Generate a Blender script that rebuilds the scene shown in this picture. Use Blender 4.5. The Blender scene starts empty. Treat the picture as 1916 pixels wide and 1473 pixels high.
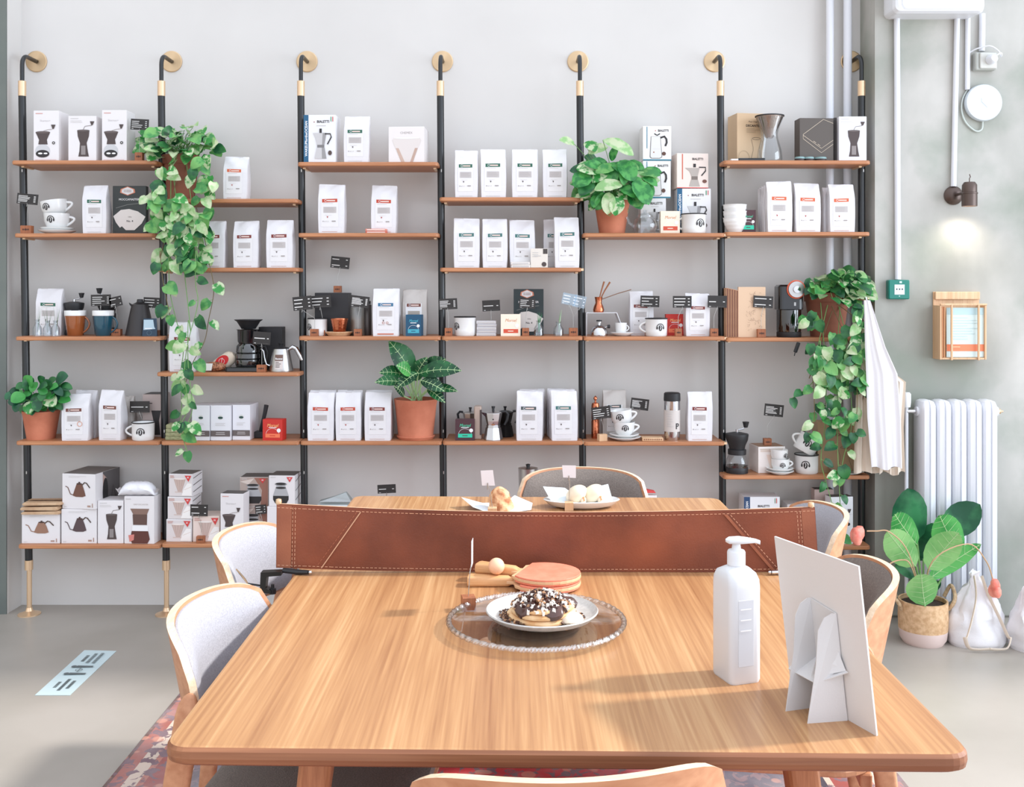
import bpy, math, random
from mathutils import Vector, Matrix, noise, geometry
PI = math.pi
sc = bpy.context.scene
# ---------------------------------------------------------------- camera
F = 1900.0            # focal length in pixels of the 1916 wide frame
EYE = 1.40            # eye height
HX, HY = 959.0, 548.0 # where the horizon and the room's depth axis meet
cam_d = bpy.data.cameras.new('camera'); cam = bpy.data.objects.new('camera', cam_d)
sc.collection.objects.link(cam); sc.camera = cam
cam.location = (0, 0, EYE); cam.rotation_euler = (PI/2, 0, 0)
cam_d.sensor_fit = 'HORIZONTAL'; cam_d.sensor_width = 36.0; cam_d.lens = 36.0*F/1916.0
cam_d.shift_x = -(HX-958.0)/1916.0; cam_d.shift_y = -(736.5-HY)/1916.0
cam_d.clip_start = 0.05; cam_d.clip_end = 60
# ---------------------------------------------------------------- light
def lin(c):
    r = []
    for v in c:
        v = v/255.0
        r.append(v/12.92 if v <= 0.04045 else ((v+0.055)/1.055)**2.4)
    return (r[0], r[1], r[2], 1.0)
world = bpy.data.worlds.new('daylight'); sc.world = world; world.use_nodes = True
wn, wl = world.node_tree.nodes, world.node_tree.links
wn.clear()
w_out = wn.new('ShaderNodeOutputWorld'); w_bg = wn.new('ShaderNodeBackground')
w_tc = wn.new('ShaderNodeTexCoord')
w_d1 = wn.new('ShaderNodeVectorMath'); w_d1.operation = 'DOT_PRODUCT'
w_d1.inputs[1].default_value = Vector((0.50, -0.62, 0.72)).normalized()
w_ramp = wn.new('ShaderNodeValToRGB')
e = w_ramp.color_ramp.elements
e[0].position = 0.0; e[0].color = (0.33, 0.30, 0.27, 1)
e[1].position = 1.0; e[1].color = (1.38, 1.50, 1.72, 1)
m_ = w_ramp.color_ramp.elements.new(0.5); m_.color = (0.84, 0.83, 0.82, 1)
w_mr = wn.new('ShaderNodeMapRange'); w_mr.inputs[1].default_value = -1; w_mr.inputs[2].default_value = 1
wl.new(w_tc.outputs['Generated'], w_d1.inputs[0]); wl.new(w_d1.outputs['Value'], w_mr.inputs[0])
wl.new(w_mr.outputs[0], w_ramp.inputs[0]); wl.new(w_ramp.outputs[0], w_bg.inputs[0])
w_bg.inputs[1].default_value = 1.0
wl.new(w_bg.outputs[0], w_out.inputs[0])
sun_d = bpy.data.lights.new('sun', 'SUN'); sun = bpy.data.objects.new('sun', sun_d); sc.collection.objects.link(sun)
sun_d.energy = 3.3; sun_d.angle = math.radians(4.0); sun_d.color = (1.0, 0.955, 0.91)
sun.rotation_euler = Vector((1.0, 0.17, 0.80)).to_track_quat('Z', 'Y').to_euler()
sun.location = (3, 1, 4)
win_d = bpy.data.lights.new('window_daylight', 'AREA'); win = bpy.data.objects.new('window_daylight', win_d); sc.collection.objects.link(win)
win_d.shape = 'RECTANGLE'; win_d.size = 3.4; win_d.size_y = 2.6; win_d.energy = 100; win_d.color = (0.80, 0.90, 1.0)
win.location = (4.2, 1.9, 1.7); win.rotation_euler = Vector((1, 0, 0.1)).to_track_quat('Z', 'Y').to_euler()
sc.view_settings.view_transform = 'Standard'; sc.view_settings.look = 'None'
sc.view_settings.exposure = 0.29; sc.view_settings.gamma = 1.0
sc.view_settings.use_curve_mapping = False
# ---------------------------------------------------------------- pixel helpers
def PX(x, Y): return (x-HX)*Y/F
def PZ(y, Y): return EYE-(y-HY)*Y/F
def P3(x, y, Y): return Vector((PX(x, Y), Y, PZ(y, Y)))
SF = 4.31             # front edge of the shelves
def SZ(y): return PZ(y, SF)
# ---------------------------------------------------------------- materials
MATS = {}
def mat(name, col=(200,200,200), rough=0.5, metal=0.0, spec=0.5, noise_amt=0.0, noise_scale=20.0, col2=None,
        bump=0.0, bump_scale=60.0, stretch=(1,1,1), coat=0.0, sub=0.0, detail=3.0, lo=0.35, hi=0.65, bump_dist=0.002, sheen=0.0):
    if name in MATS: return MATS[name]
    m = bpy.data.materials.new(name); MATS[name] = m; m.use_nodes = True
    nt = m.node_tree; b = nt.nodes['Principled BSDF']
    b.inputs['Base Color'].default_value = lin(col); b.inputs['Roughness'].default_value = rough
    b.inputs['Metallic'].default_value = metal; b.inputs['Specular IOR Level'].default_value = spec
    b.inputs['Coat Weight'].default_value = coat
    if sheen: b.inputs['Sheen Weight'].default_value = sheen
    if sub:
        b.inputs['Subsurface Weight'].default_value = sub; b.inputs['Subsurface Radius'].default_value = (0.01,0.01,0.008)
        b.inputs['Subsurface Scale'].default_value = 1.0
    tc = mp = None
    if col2 is not None or bump:
        tc = nt.nodes.new('ShaderNodeTexCoord'); mp = nt.nodes.new('ShaderNodeMapping')
        mp.inputs['Scale'].default_value = stretch
        nt.links.new(tc.outputs['Object'], mp.inputs[0])
    if col2 is not None:
        n = nt.nodes.new('ShaderNodeTexNoise'); n.inputs['Scale'].default_value = noise_scale; n.inputs['Detail'].default_value = detail
        nt.links.new(mp.outputs[0], n.inputs['Vector'])
        r = nt.nodes.new('ShaderNodeValToRGB'); r.color_ramp.elements[0].position = lo; r.color_ramp.elements[1].position = hi
        r.color_ramp.elements[0].color = lin(col); r.color_ramp.elements[1].color = lin(col2)
        nt.links.new(n.outputs['Fac'], r.inputs[0]); nt.links.new(r.outputs[0], b.inputs['Base Color'])
    if bump:
        n2 = nt.nodes.new('ShaderNodeTexNoise'); n2.inputs['Scale'].default_value = bump_scale; n2.inputs['Detail'].default_value = 4
        nt.links.new(mp.outputs[0], n2.inputs['Vector'])
        bp = nt.nodes.new('ShaderNodeBump'); bp.inputs['Strength'].default_value = bump; bp.inputs['Distance'].default_value = bump_dist
        nt.links.new(n2.outputs['Fac'], bp.inputs['Height']); nt.links.new(bp.outputs[0], b.inputs['Normal'])
    return m
def glass(name, tint=(245,248,250), gloss=0.10, rough=0.03):
    if name in MATS: return MATS[name]
    m = bpy.data.materials.new(name); MATS[name] = m; m.use_nodes = True
    nt = m.node_tree; nt.nodes.clear()
    o = nt.nodes.new('ShaderNodeOutputMaterial'); mx = nt.nodes.new('ShaderNodeMixShader')
    t = nt.nodes.new('ShaderNodeBsdfTransparent'); t.inputs[0].default_value = lin(tint)
    g = nt.nodes.new('ShaderNodeBsdfGlossy'); g.inputs['Roughness'].default_value = rough
    lw = nt.nodes.new('ShaderNodeLayerWeight'); lw.inputs['Blend'].default_value = 0.35
    mr = nt.nodes.new('ShaderNodeMapRange'); mr.inputs[3].default_value = gloss; mr.inputs[4].default_value = 0.42
    nt.links.new(lw.outputs['Facing'], mr.inputs[0]); nt.links.new(mr.outputs[0], mx.inputs[0])
    nt.links.new(t.outputs[0], mx.inputs[1]); nt.links.new(g.outputs[0], mx.inputs[2]); nt.links.new(mx.outputs[0], o.inputs[0])
    return m
def flat(r, g, b, rough=0.55):
    return mat('ink_%d_%d_%d' % (r,g,b), (r,g,b), rough)
# ---------------------------------------------------------------- mesh builder
class MB:
    def __init__(s):
        s.v=[]; s.f=[]; s.m=[]; s.s=[]; s.mats=[]; s.M=None
    def mi(s, m):
        if m not in s.mats: s.mats.append(m)
        return s.mats.index(m)
    def add(s, vs, fs, m, smooth=False):
        o = len(s.v); k = s.mi(m)
        if s.M is not None: vs = [s.M @ Vector(p) for p in vs]
        s.v.extend([tuple(p) for p in vs])
        for f in fs:
            s.f.append([i+o for i in f]); s.m.append(k); s.s.append(smooth)
    def loops(s, L, m, smooth=True, cap0=True, cap1=True, closed=True, ring=False):
        n = len(L[0]); vs = [p for l in L for p in l]; fs = []
        R = len(L)
        for a in range(R if ring else R-1):
            b = (a+1) % R
            for i in range(n if closed else n-1):
                j = (i+1) % n
                fs.append([a*n+i, a*n+j, b*n+j, b*n+i])
        if cap0 and not ring: fs.append(list(range(n))[::-1])
        if cap1 and not ring: fs.append([(R-1)*n+i for i in range(n)])
        s.add(vs, fs, m, smooth)
    def box(s, x0,x1,y0,y1,z0,z1, m, ch=0.0):
        if ch <= 0:
            vs=[(x0,y0,z0),(x1,y0,z0),(x1,y1,z0),(x0,y1,z0),(x0,y0,z1),(x1,y0,z1),(x1,y1,z1),(x0,y1,z1)]
            s.add(vs,[[0,3,2,1],[4,5,6,7],[0,1,5,4],[1,2,6,5],[2,3,7,6],[3,0,4,7]],m)
        else:
            s.slab(rrect(x0,x1,y0,y1,ch*1.5,2), z0,z1,m,ch)
    def slab(s, out, z0,z1,m, ch=0.002, chb=None, smooth=False):
        chb = ch if chb is None else chb
        L=[]
        for (d,z) in ((chb,z0),(0,z0+chb),(0,z1-ch),(ch,z1)):
            L.append([(p[0],p[1],z) for p in inset(out,d)])
        s.loops(L,m,smooth)
    def lathe(s, prof, m, c=(0,0,0), n=24, smooth=True, sx=1, sy=1, cap=True, ax='z'):
        L=[]
        for (r,z) in prof:
            l=[]
            for i in range(n):
                a=2*PI*i/n
                p=(r*math.cos(a)*sx, r*math.sin(a)*sy, z)
                if ax=='y': p=(p[0],p[2],p[1])
                if ax=='x': p=(p[2],p[0],p[1])
                l.append((c[0]+p[0],c[1]+p[1],c[2]+p[2]))
            L.append(l)
        s.loops(L,m,smooth,cap,cap)
    def tube(s, pts, r, m, n=8, smooth=True, cap=True, sx=1.0):
        pts=[Vector(p) for p in pts]; L=[]
        up=None
        for i,p in enumerate(pts):
            d=(pts[min(i+1,len(pts)-1)]-pts[max(i-1,0)])
            if d.length<1e-9: d=Vector((0,0,1))
            d.normalize()
            if up is None:
                up=Vector((0,0,1)) if abs(d.z)<0.9 else Vector((0,1,0))
            a=d.cross(up)
            if a.length<1e-6: a=d.cross(Vector((1,0,0)))
            a.normalize(); b=a.cross(d).normalized(); up=b
            rr=r[i] if isinstance(r,(list,tuple)) else r
            L.append([p+(a*math.cos(2*PI*k/n)*sx+b*math.sin(2*PI*k/n))*rr for k in range(n)])
        s.loops(L,m,smooth,cap,cap)
    def sphere(s, c, r, m, n=16, sc_=(1,1,1)):
        prof=[]; k=n//2
        L=[]
        for j in range(1,k):
            t=PI*j/k; L.append([(c[0]+r*sc_[0]*math.sin(t)*math.cos(2*PI*i/n), c[1]+r*sc_[1]*math.sin(t)*math.sin(2*PI*i/n), c[2]-r*sc_[2]*math.cos(t)) for i in range(n)])
        s.loops(L,m,True)
    def build(s, name, parent=None, loc=None, fixn=True):
        me=bpy.data.meshes.new(name); me.from_pydata(s.v,[],s.f)
        for m in s.mats: me.materials.append(m)
        me.polygons.foreach_set('material_index', s.m); me.polygons.foreach_set('use_smooth', s.s)
        me.validate(); me.update()
        if any(s.s): me.set_sharp_from_angle(angle=math.radians(42))
        if fixn:
            import bmesh
            bm=bmesh.new(); bm.from_mesh(me); bmesh.ops.recalc_face_normals(bm, faces=bm.faces); bm.to_mesh(me); bm.free()
        o=bpy.data.objects.new(name,me); sc.collection.objects.link(o)
        if parent is not None: o.parent=parent
        if loc is not None: o.location=loc
        return o
def rrect(x0,x1,y0,y1,r,n=4):
    r=min(r,(x1-x0)/2*0.999,(y1-y0)/2*0.999); out=[]
    for (cx,cy,a0) in ((x1-r,y0+r,-PI/2),(x1-r,y1-r,0),(x0+r,y1-r,PI/2),(x0+r,y0+r,PI)):
        for i in range(n+1):
            a=a0+PI/2*i/n; out.append((cx+r*math.cos(a),cy+r*math.sin(a)))
    return out
def smooth(P,k=6):
    P=[Vector(p) for p in P]; S=[]
    for i in range(len(P)-1):
        a,b,c,d=P[max(0,i-1)],P[i],P[i+1],P[min(len(P)-1,i+2)]
        for j in range(k):
            q=j/k; S.append(0.5*((2*b)+(-a+c)*q+(2*a-5*b+4*c-d)*q*q+(-a+3*b-3*c+d)*q**3))
    return S+[P[-1]]
def inset(out,d):
    if d==0: return [tuple(p) for p in out]
    n=len(out); res=[]
    for i in range(n):
        a=Vector(out[i-1][:2]); b=Vector(out[i][:2]); c=Vector(out[(i+1)%n][:2])
        e1=(b-a); e2=(c-b)
        if e1.length<1e-9: e1=e2
        if e2.length<1e-9: e2=e1
        e1=e1.normalized(); e2=e2.normalized()
        n1=Vector((-e1.y,e1.x)); n2=Vector((-e2.y,e2.x)); nn=(n1+n2)
        if nn.length<1e-6: nn=n1
        nn.normalize(); k=max(0.4,nn.dot(n1))
        p=b+nn*(d/k); res.append((p.x,p.y))
    return res
def rotm(rx=0,ry=0,rz=0,loc=(0,0,0)):
    return Matrix.Translation(Vector(loc)) @ Matrix.Rotation(rz,4,'Z') @ Matrix.Rotation(ry,4,'Y') @ Matrix.Rotation(rx,4,'X')
# ---------------------------------------------------------------- printing on a face
TXT={}
def text_geo(t, bold=False):
    k=(t,bold)
    if k in TXT: return TXT[k]
    cu=bpy.data.curves.new('lettering','FONT'); cu.body=t; cu.size=1.0; cu.align_x='CENTER'; cu.resolution_u=2
    if bold: cu.offset=0.022
    ob=bpy.data.objects.new('lettering',cu); me=ob.to_mesh()
    vs=[(v.co.x,v.co.y) for v in me.vertices]; fs=[list(p.vertices) for p in me.polygons]
    ob.to_mesh_clear(); bpy.data.objects.remove(ob); bpy.data.curves.remove(cu)
    xs=[v[0] for v in vs]; cx=(min(xs)+max(xs))/2; W=max(xs)-min(xs)
    TXT[k]=([(v[0]-cx,v[1]) for v in vs],fs,W)
    return TXT[k]
class Face:
    """flat printing on the front of a thing: u,v run 0..1 across its width and height"""
    def __init__(s, mb, w, h, y=0.0, wrap=None, z0=0.0, eps=0.0006, base=None):
        s.mb=mb; s.w=w; s.h=h; s.y=y; s.wrap=wrap; s.z0=z0; s.k=0; s.eps=eps; s.base=base
    def pt(s,u,v):
        x=(u-0.5)*s.w; z=s.z0+v*s.h; e=s.eps+0.00016*s.k
        if s.base is not None: return s.base(x,z,e)
        if s.wrap:
            R=s.wrap(z) if callable(s.wrap) else s.wrap
            return ((R+e)*math.sin(x/R), -(R+e)*math.cos(x/R), z)
        return (x, s.y-e, z)
    def poly(s,pts,m):
        s.k+=1
        v=[s.pt(*p) for p in pts]
        tri=geometry.tessellate_polygon([[Vector((p[0]*s.w,p[1]*s.h,0)) for p in pts]])
        s.mb.add(v,[list(t) for t in tri],m)
    def rect(s,u0,u1,v0,v1,m):
        s.k+=1; n=1 if not s.wrap else 8; vs=[];fs=[]
        for i in range(n+1):
            u=u0+(u1-u0)*i/n; vs += [s.pt(u,v0),s.pt(u,v1)]
        for i in range(n): fs.append([2*i,2*i+2,2*i+3,2*i+1])
        s.mb.add(vs,fs,m)
    def ell(s,cu,cv,ru,rv,m,n=18,a0=0,a1=2*PI):
        s.k+=1
        v=[s.pt(cu,cv)]+[s.pt(cu+ru*math.cos(a0+(a1-a0)*i/n),cv+rv*math.sin(a0+(a1-a0)*i/n)) for i in range(n+1)]
        s.mb.add(v,[[0,i+1,i+2] for i in range(n)],m)
    def circ(s,cu,cv,r,m,n=18): s.ell(cu,cv,r/s.w,r/s.h,m,n)
    def line(s,pts,wd,m):
        s.k+=1; P=[Vector((p[0]*s.w,p[1]*s.h)) for p in pts]; vs=[];fs=[]
        for i,p in enumerate(P):
            d=(P[min(i+1,len(P)-1)]-P[max(i-1,0)]).normalized(); q=Vector((-d.y,d.x))*wd/2
            for t in (p+q,p-q): vs.append(s.pt(t.x/s.w,t.y/s.h))
        for i in range(len(P)-1): fs.append([2*i,2*i+1,2*i+3,2*i+2])
        s.mb.add(vs,fs,m)
    def arc(s,cu,cv,r,a0,a1,wd,m,n=14,sy=1.0):
        s.line([(cu+r*math.cos(a0+(a1-a0)*i/n)/s.w, cv+sy*r*math.sin(a0+(a1-a0)*i/n)/s.h) for i in range(n+1)],wd,m)
    def text(s,t,cu,cv,hm,m,bold=False,rot=0.0,maxw=None,shear=0.0):
        s.k+=1; vs,fs,W=text_geo(t,bold); k=hm/0.7; kx=k
        if maxw and W*k>maxw: kx=maxw/W
        c,sn=math.cos(rot),math.sin(rot); o=[]
        for (x,y) in vs:
            X=x*kx+y*k*shear; Y=y*k-hm/2
            o.append(s.pt(cu+(X*c-Y*sn)/s.w, cv+(X*sn+Y*c)/s.h))
        s.mb.add(o,fs,m)
    def bars(s,u0,u1,v0,v1,n,m,rng,fill=0.5):
        for i in range(n):
            va=v1-(v1-v0)*i/n; dv=(v1-v0)/n*fill
            s.rect(u0,u0+(u1-u0)*rng.uniform(0.55,1.0),va-dv,va,m)
# ---------------------------------------------------------------- naming helpers
def tag(o,label,cat,group=None):
    o['label']=label; o['category']=cat
    if group: o['group']=group
    return o
def thing(name,label,cat,loc=(0,0,0),rz=0.0,group=None):
    o=bpy.data.objects.new(name,None); sc.collection.objects.link(o); o.empty_display_size=0.05
    o.location=loc; o.rotation_euler=(0,0,rz)
    return tag(o,label,cat,group)
def structure(o): o['kind']='structure'; return o
# ================================================================ materials of the place
M_wall = mat('white_plaster', (204,201,197), 0.85, col2=(212,209,205), noise_scale=1.3, bump=0.15, bump_scale=30, detail=5)
def concrete_mat():
    m = mat('grey_green_concrete', (148,148,140), 0.8, col2=(192,189,183), noise_scale=2.0, detail=10, bump=0.25, bump_scale=25, stretch=(1,1,0.7))
    nt=m.node_tree; b=nt.nodes['Principled BSDF']
    base=[l for l in nt.links if l.to_socket==b.inputs['Base Color']][0].from_socket
    tc=nt.nodes.new('ShaderNodeTexCoord'); n=nt.nodes.new('ShaderNodeTexNoise'); n.inputs['Scale'].default_value=3.2; n.inputs['Detail'].default_value=7; n.inputs['Distortion'].default_value=0.15
    nt.links.new(tc.outputs['Object'],n.inputs['Vector'])
    r=nt.nodes.new('ShaderNodeValToRGB'); r.color_ramp.elements[0].position=0.48; r.color_ramp.elements[1].position=0.72
    r.color_ramp.elements[0].color=(0,0,0,1); r.color_ramp.elements[1].color=(0.7,0.7,0.7,1)
    nt.links.new(n.outputs['Fac'],r.inputs[0])
    mx=nt.nodes.new('ShaderNodeMix'); mx.data_type='RGBA'; mx.inputs[7].default_value=lin((132,142,128))
    nt.links.new(r.outputs[0],mx.inputs[0]); nt.links.new(base,mx.inputs[6]); nt.links.new(mx.outputs[2],b.inputs['Base Color'])
    return m
M_conc = concrete_mat()
M_dkconc = mat('dark_grey_paint', (96,102,98), 0.8, col2=(112,118,112), noise_scale=3, detail=6)
M_floor = mat('polished_concrete_floor', (150,143,133), 0.36, col2=(172,165,156), noise_scale=1.1, detail=9, bump=0.05, bump_scale=40, coat=0.0, spec=0.5)
def wood(name, c1, c2, along='x', scale=6.0, rough=0.45, streak=22, contrast=(0.36,0.66), c3=None):
    if name in MATS: return MATS[name]
    m=bpy.data.materials.new(name); MATS[name]=m; m.use_nodes=True; nt=m.node_tree; b=nt.nodes['Principled BSDF']
    tc=nt.nodes.new('ShaderNodeTexCoord'); mp=nt.nodes.new('ShaderNodeMapping')
    s=[streak,streak,streak]; s['xyz'.index(along)]=streak*0.018; mp.inputs['Scale'].default_value=s
    nt.links.new(tc.outputs['Object'],mp.inputs[0])
    n=nt.nodes.new('ShaderNodeTexNoise'); n.inputs['Scale'].default_value=scale/6; n.inputs['Detail'].default_value=5; n.inputs['Distortion'].default_value=0.15
    n2=nt.nodes.new('ShaderNodeTexNoise'); n2.inputs['Scale'].default_value=scale*1.2; n2.inputs['Detail'].default_value=3
    nt.links.new(mp.outputs[0],n.inputs['Vector']); nt.links.new(mp.outputs[0],n2.inputs['Vector'])
    ad=nt.nodes.new('ShaderNodeMix'); ad.data_type='FLOAT'; ad.inputs[0].default_value=0.45
    nt.links.new(n.outputs['Fac'],ad.inputs[2]); nt.links.new(n2.outputs['Fac'],ad.inputs[3])
    r=nt.nodes.new('ShaderNodeValToRGB'); r.color_ramp.elements[0].position=contrast[0]; r.color_ramp.elements[1].position=contrast[1]
    r.color_ramp.elements[0].color=lin(c1); r.color_ramp.elements[1].color=lin(c2)
    if c3: k=r.color_ramp.elements.new((contrast[0]+contrast[1])/2); k.color=lin(c3)
    nt.links.new(ad.outputs[0],r.inputs[0]); nt.links.new(r.outputs[0],b.inputs['Base Color'])
    bp=nt.nodes.new('ShaderNodeBump'); bp.inputs['Strength'].default_value=0.15; bp.inputs['Distance'].default_value=0.001
    nt.links.new(ad.outputs[0],bp.inputs['Height']); nt.links.new(bp.outputs[0],b.inputs['Normal'])
    b.inputs['Roughness'].default_value=rough
    return m
M_shelf = wood('oiled_oak_shelf', (140,84,54), (204,142,98), 'x', 9, 0.45, 34, (0.30,0.70))
M_table = wood('tabletop_wood', (150,102,66), (210,170,124), 'y', 5.5, 0.32, 24, (0.30,0.72), (182,135,92))
M_leg = wood('table_leg_wood', (160,96,58), (200,134,90), 'z', 5, 0.5, 30)
M_ply = wood('beech_plywood', (176,118,82), (210,156,118), 'x', 4, 0.5, 14)
M_plyedge = wood('plywood_edge', (214,184,150), (236,216,190), 'x', 9, 0.5, 90)
M_walnut = wood('block_wood', (132,76,48), (180,112,72), 'z', 5, 0.55, 60)
M_palew = wood('pale_wood', (200,158,118), (226,190,152), 'z', 5, 0.5, 50)
M_steelblk = mat('black_powder_coat', (20,23,25), 0.30, metal=0.0, spec=0.6)
M_brass = mat('brushed_brass', (232,200,164), 0.36, metal=0.75)
def brass_disc_mat():
    m=bpy.data.materials.new('radially_brushed_brass'); m.use_nodes=True; MATS['radially_brushed_brass']=m
    b=m.node_tree.nodes['Principled BSDF']; b.inputs['Base Color'].default_value=lin((206,178,142)); b.inputs['Metallic'].default_value=1; b.inputs['Roughness'].default_value=0.38
    b.inputs['Anisotropic'].default_value=0.85
    t=m.node_tree.nodes.new('ShaderNodeTangent'); t.direction_type='RADIAL'; t.axis='Y'
    m.node_tree.links.new(t.outputs[0],b.inputs['Tangent']); return m
M_brassd = brass_disc_mat()
M_chrome = mat('polished_steel', (205,205,208), 0.14, metal=1.0)
M_steel = mat('brushed_steel', (190,188,186), 0.3, metal=1.0)
M_copper = mat('hammered_copper', (196,116,84), 0.22, metal=1.0, bump=0.5, bump_scale=120)
M_white = mat('white_satin', (226,228,232), 0.45)
M_enamel = mat('white_enamel', (228,228,226), 0.18, coat=0.3)
M_porc = mat('white_porcelain', (230,230,228), 0.2, coat=0.3)
M_blk = mat('matte_black', (34,34,36), 0.5)
M_blkg = mat('gloss_black', (22,22,25), 0.15, coat=0.4)
M_char = mat('charcoal_ink', (58,52,52), 0.6)
M_glass = glass('clear_glass')
M_smoke = glass('smoked_glass', (120,124,128), 0.12)
M_amber = glass('amber_glass', (190,96,44), 0.12)
M_pipe = mat('white_pipe_paint', (224,226,232), 0.4)
M_wire = mat('sign_wire', (190,188,184), 0.3, metal=0.8)
M_terra = mat('terracotta', (182,104,76), 0.8, col2=(206,128,98), noise_scale=9, detail=5, bump=0.1, bump_scale=80)
M_terrad = mat('dark_terracotta', (122,72,54), 0.8, col2=(150,92,70), noise_scale=9, detail=5)
M_soil = mat('potting_soil', (44,34,28), 0.95, col2=(70,54,44), noise_scale=60, bump=1.0, bump_scale=90)

# ================================================================ room shell
WY = 4.555; CY = 4.37; CX = PX(1637,CY); LX = PX(40,WY); LY = 4.42
mb=MB(); mb.box(LX-0.02, CX+0.30, WY, WY+0.12, 0, 3.5, M_wall); structure(mb.build('wall_back'))
mb=MB(); mb.box(LX-3.2, LX, LY, WY+0.12, 0, 3.5, M_dkconc); 
w=mb; mb.add([(LX+0.001,LY+0.004,0),(LX+0.001,WY,0),(LX+0.001,WY,3.5),(LX+0.001,LY+0.004,3.5)],[[0,1,2,3]],M_wall)
structure(w.build('wall_left'))
mb=MB(); mb.slab([(CX,CY),(CX+4.5,CY),(CX+4.5,WY+0.12),(CX,WY+0.12)],0,3.5,M_conc,0.012); structure(mb.build('wall_right'))
mb=MB(); mb.box(-5.5,6.0,-2.0,WY+0.14,-0.08,0,M_floor); structure(mb.build('floor'))

# rug
def rug():
    m=bpy.data.materials.new('worn_persian_rug'); m.use_nodes=True; MATS['rug']=m; nt=m.node_tree; b=nt.nodes['Principled BSDF']; N=nt.nodes.new; L=nt.links.new
    b.inputs['Roughness'].default_value=0.95
    tc=N('ShaderNodeTexCoord'); sp=N('ShaderNodeSeparateXYZ'); L(tc.outputs['Object'],sp.inputs[0])
    ab=N('ShaderNodeMath'); ab.operation='ABSOLUTE'; L(sp.outputs['X'],ab.inputs[0])
    edge=N('ShaderNodeMapRange'); edge.inputs[1].default_value=0.0; edge.inputs[2].default_value=1.14; L(ab.outputs[0],edge.inputs[0])
    bands=N('ShaderNodeValToRGB'); bands.color_ramp.interpolation='CONSTANT'; cr=bands.color_ramp.elements
    cr[0].position=0; cr[0].color=lin((196,34,44)); cr[1].position=0.985; cr[1].color=lin((96,66,58))
    for p,c in ((0.50,(196,170,150)),(0.53,(58,56,78)),(0.78,(60,50,62)),(0.80,(205,180,160)),(0.815,(150,66,56)),(0.90,(176,110,92)),(0.915,(206,186,168)),(0.95,(160,92,80))):
        k=cr.new(p); k.color=lin(c)
    L(edge.outputs[0],bands.inputs[0])
    v=N('ShaderNodeTexVoronoi'); v.inputs['Scale'].default_value=16; v.feature='SMOOTH_F1'; L(tc.outputs['Object'],v.inputs['Vector'])
    n=N('ShaderNodeTexNoise'); n.inputs['Scale'].default_value=26; n.inputs['Detail'].default_value=8; n.inputs['Distortion'].default_value=1.0; L(tc.outputs['Object'],n.inputs['Vector'])
    r1=N('ShaderNodeValToRGB'); r1.color_ramp.elements[0].position=0.52; r1.color_ramp.elements[1].position=0.56; L(n.outputs['Fac'],r1.inputs[0])
    mx=N('ShaderNodeMix'); mx.data_type='RGBA'; L(r1.outputs[0],mx.inputs[0]); L(bands.outputs[0],mx.inputs[6]); mx.inputs[7].default_value=lin((112,84,92))
    r2=N('ShaderNodeValToRGB'); r2.color_ramp.elements[0].position=0.18; r2.color_ramp.elements[1].position=0.24; L(v.outputs['Distance'],r2.inputs[0])
    r2.color_ramp.elements[0].color=(0.55,0.55,0.55,1); r2.color_ramp.elements[1].color=(0,0,0,1)
    mx2=N('ShaderNodeMix'); mx2.data_type='RGBA'; L(r2.outputs[0],mx2.inputs[0]); L(mx.outputs[2],mx2.inputs[6]); mx2.inputs[7].default_value=lin((214,150,124))
    n3=N('ShaderNodeTexNoise'); n3.inputs['Scale'].default_value=3.0; n3.inputs['Detail'].default_value=10; L(tc.outputs['Object'],n3.inputs['Vector'])
    r3=N('ShaderNodeValToRGB'); r3.color_ramp.elements[0].position=0.42; r3.color_ramp.elements[1].position=0.72; r3.color_ramp.elements[0].color=(0.05,0.05,0.05,1); r3.color_ramp.elements[1].color=(0.62,0.62,0.62,1); L(n3.outputs['Fac'],r3.inputs[0])
    mx3=N('ShaderNodeMix'); mx3.data_type='RGBA'; L(r3.outputs[0],mx3.inputs[0]); L(mx2.outputs[2],mx3.inputs[6]); mx3.inputs[7].default_value=lin((200,190,190))
    L(mx3.outputs[2],b.inputs['Base Color'])
    bp=N('ShaderNodeBump'); bp.inputs['Strength'].default_value=0.4; n4=N('ShaderNodeTexNoise'); n4.inputs['Scale'].default_value=260; L(tc.outputs['Object'],n4.inputs['Vector']); L(n4.outputs['Fac'],bp.inputs['Height']); L(bp.outputs[0],b.inputs['Normal'])
    mb=MB(); mb.slab(rrect(-1.14,1.14,-1.45,1.45,0.01,1),0,0.005,m,0.002)
    o=mb.build('rug',loc=(-0.02,2.25,0)); tag(o,'faded red and blue persian style rug under the long wooden table','rug')
rug()

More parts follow.
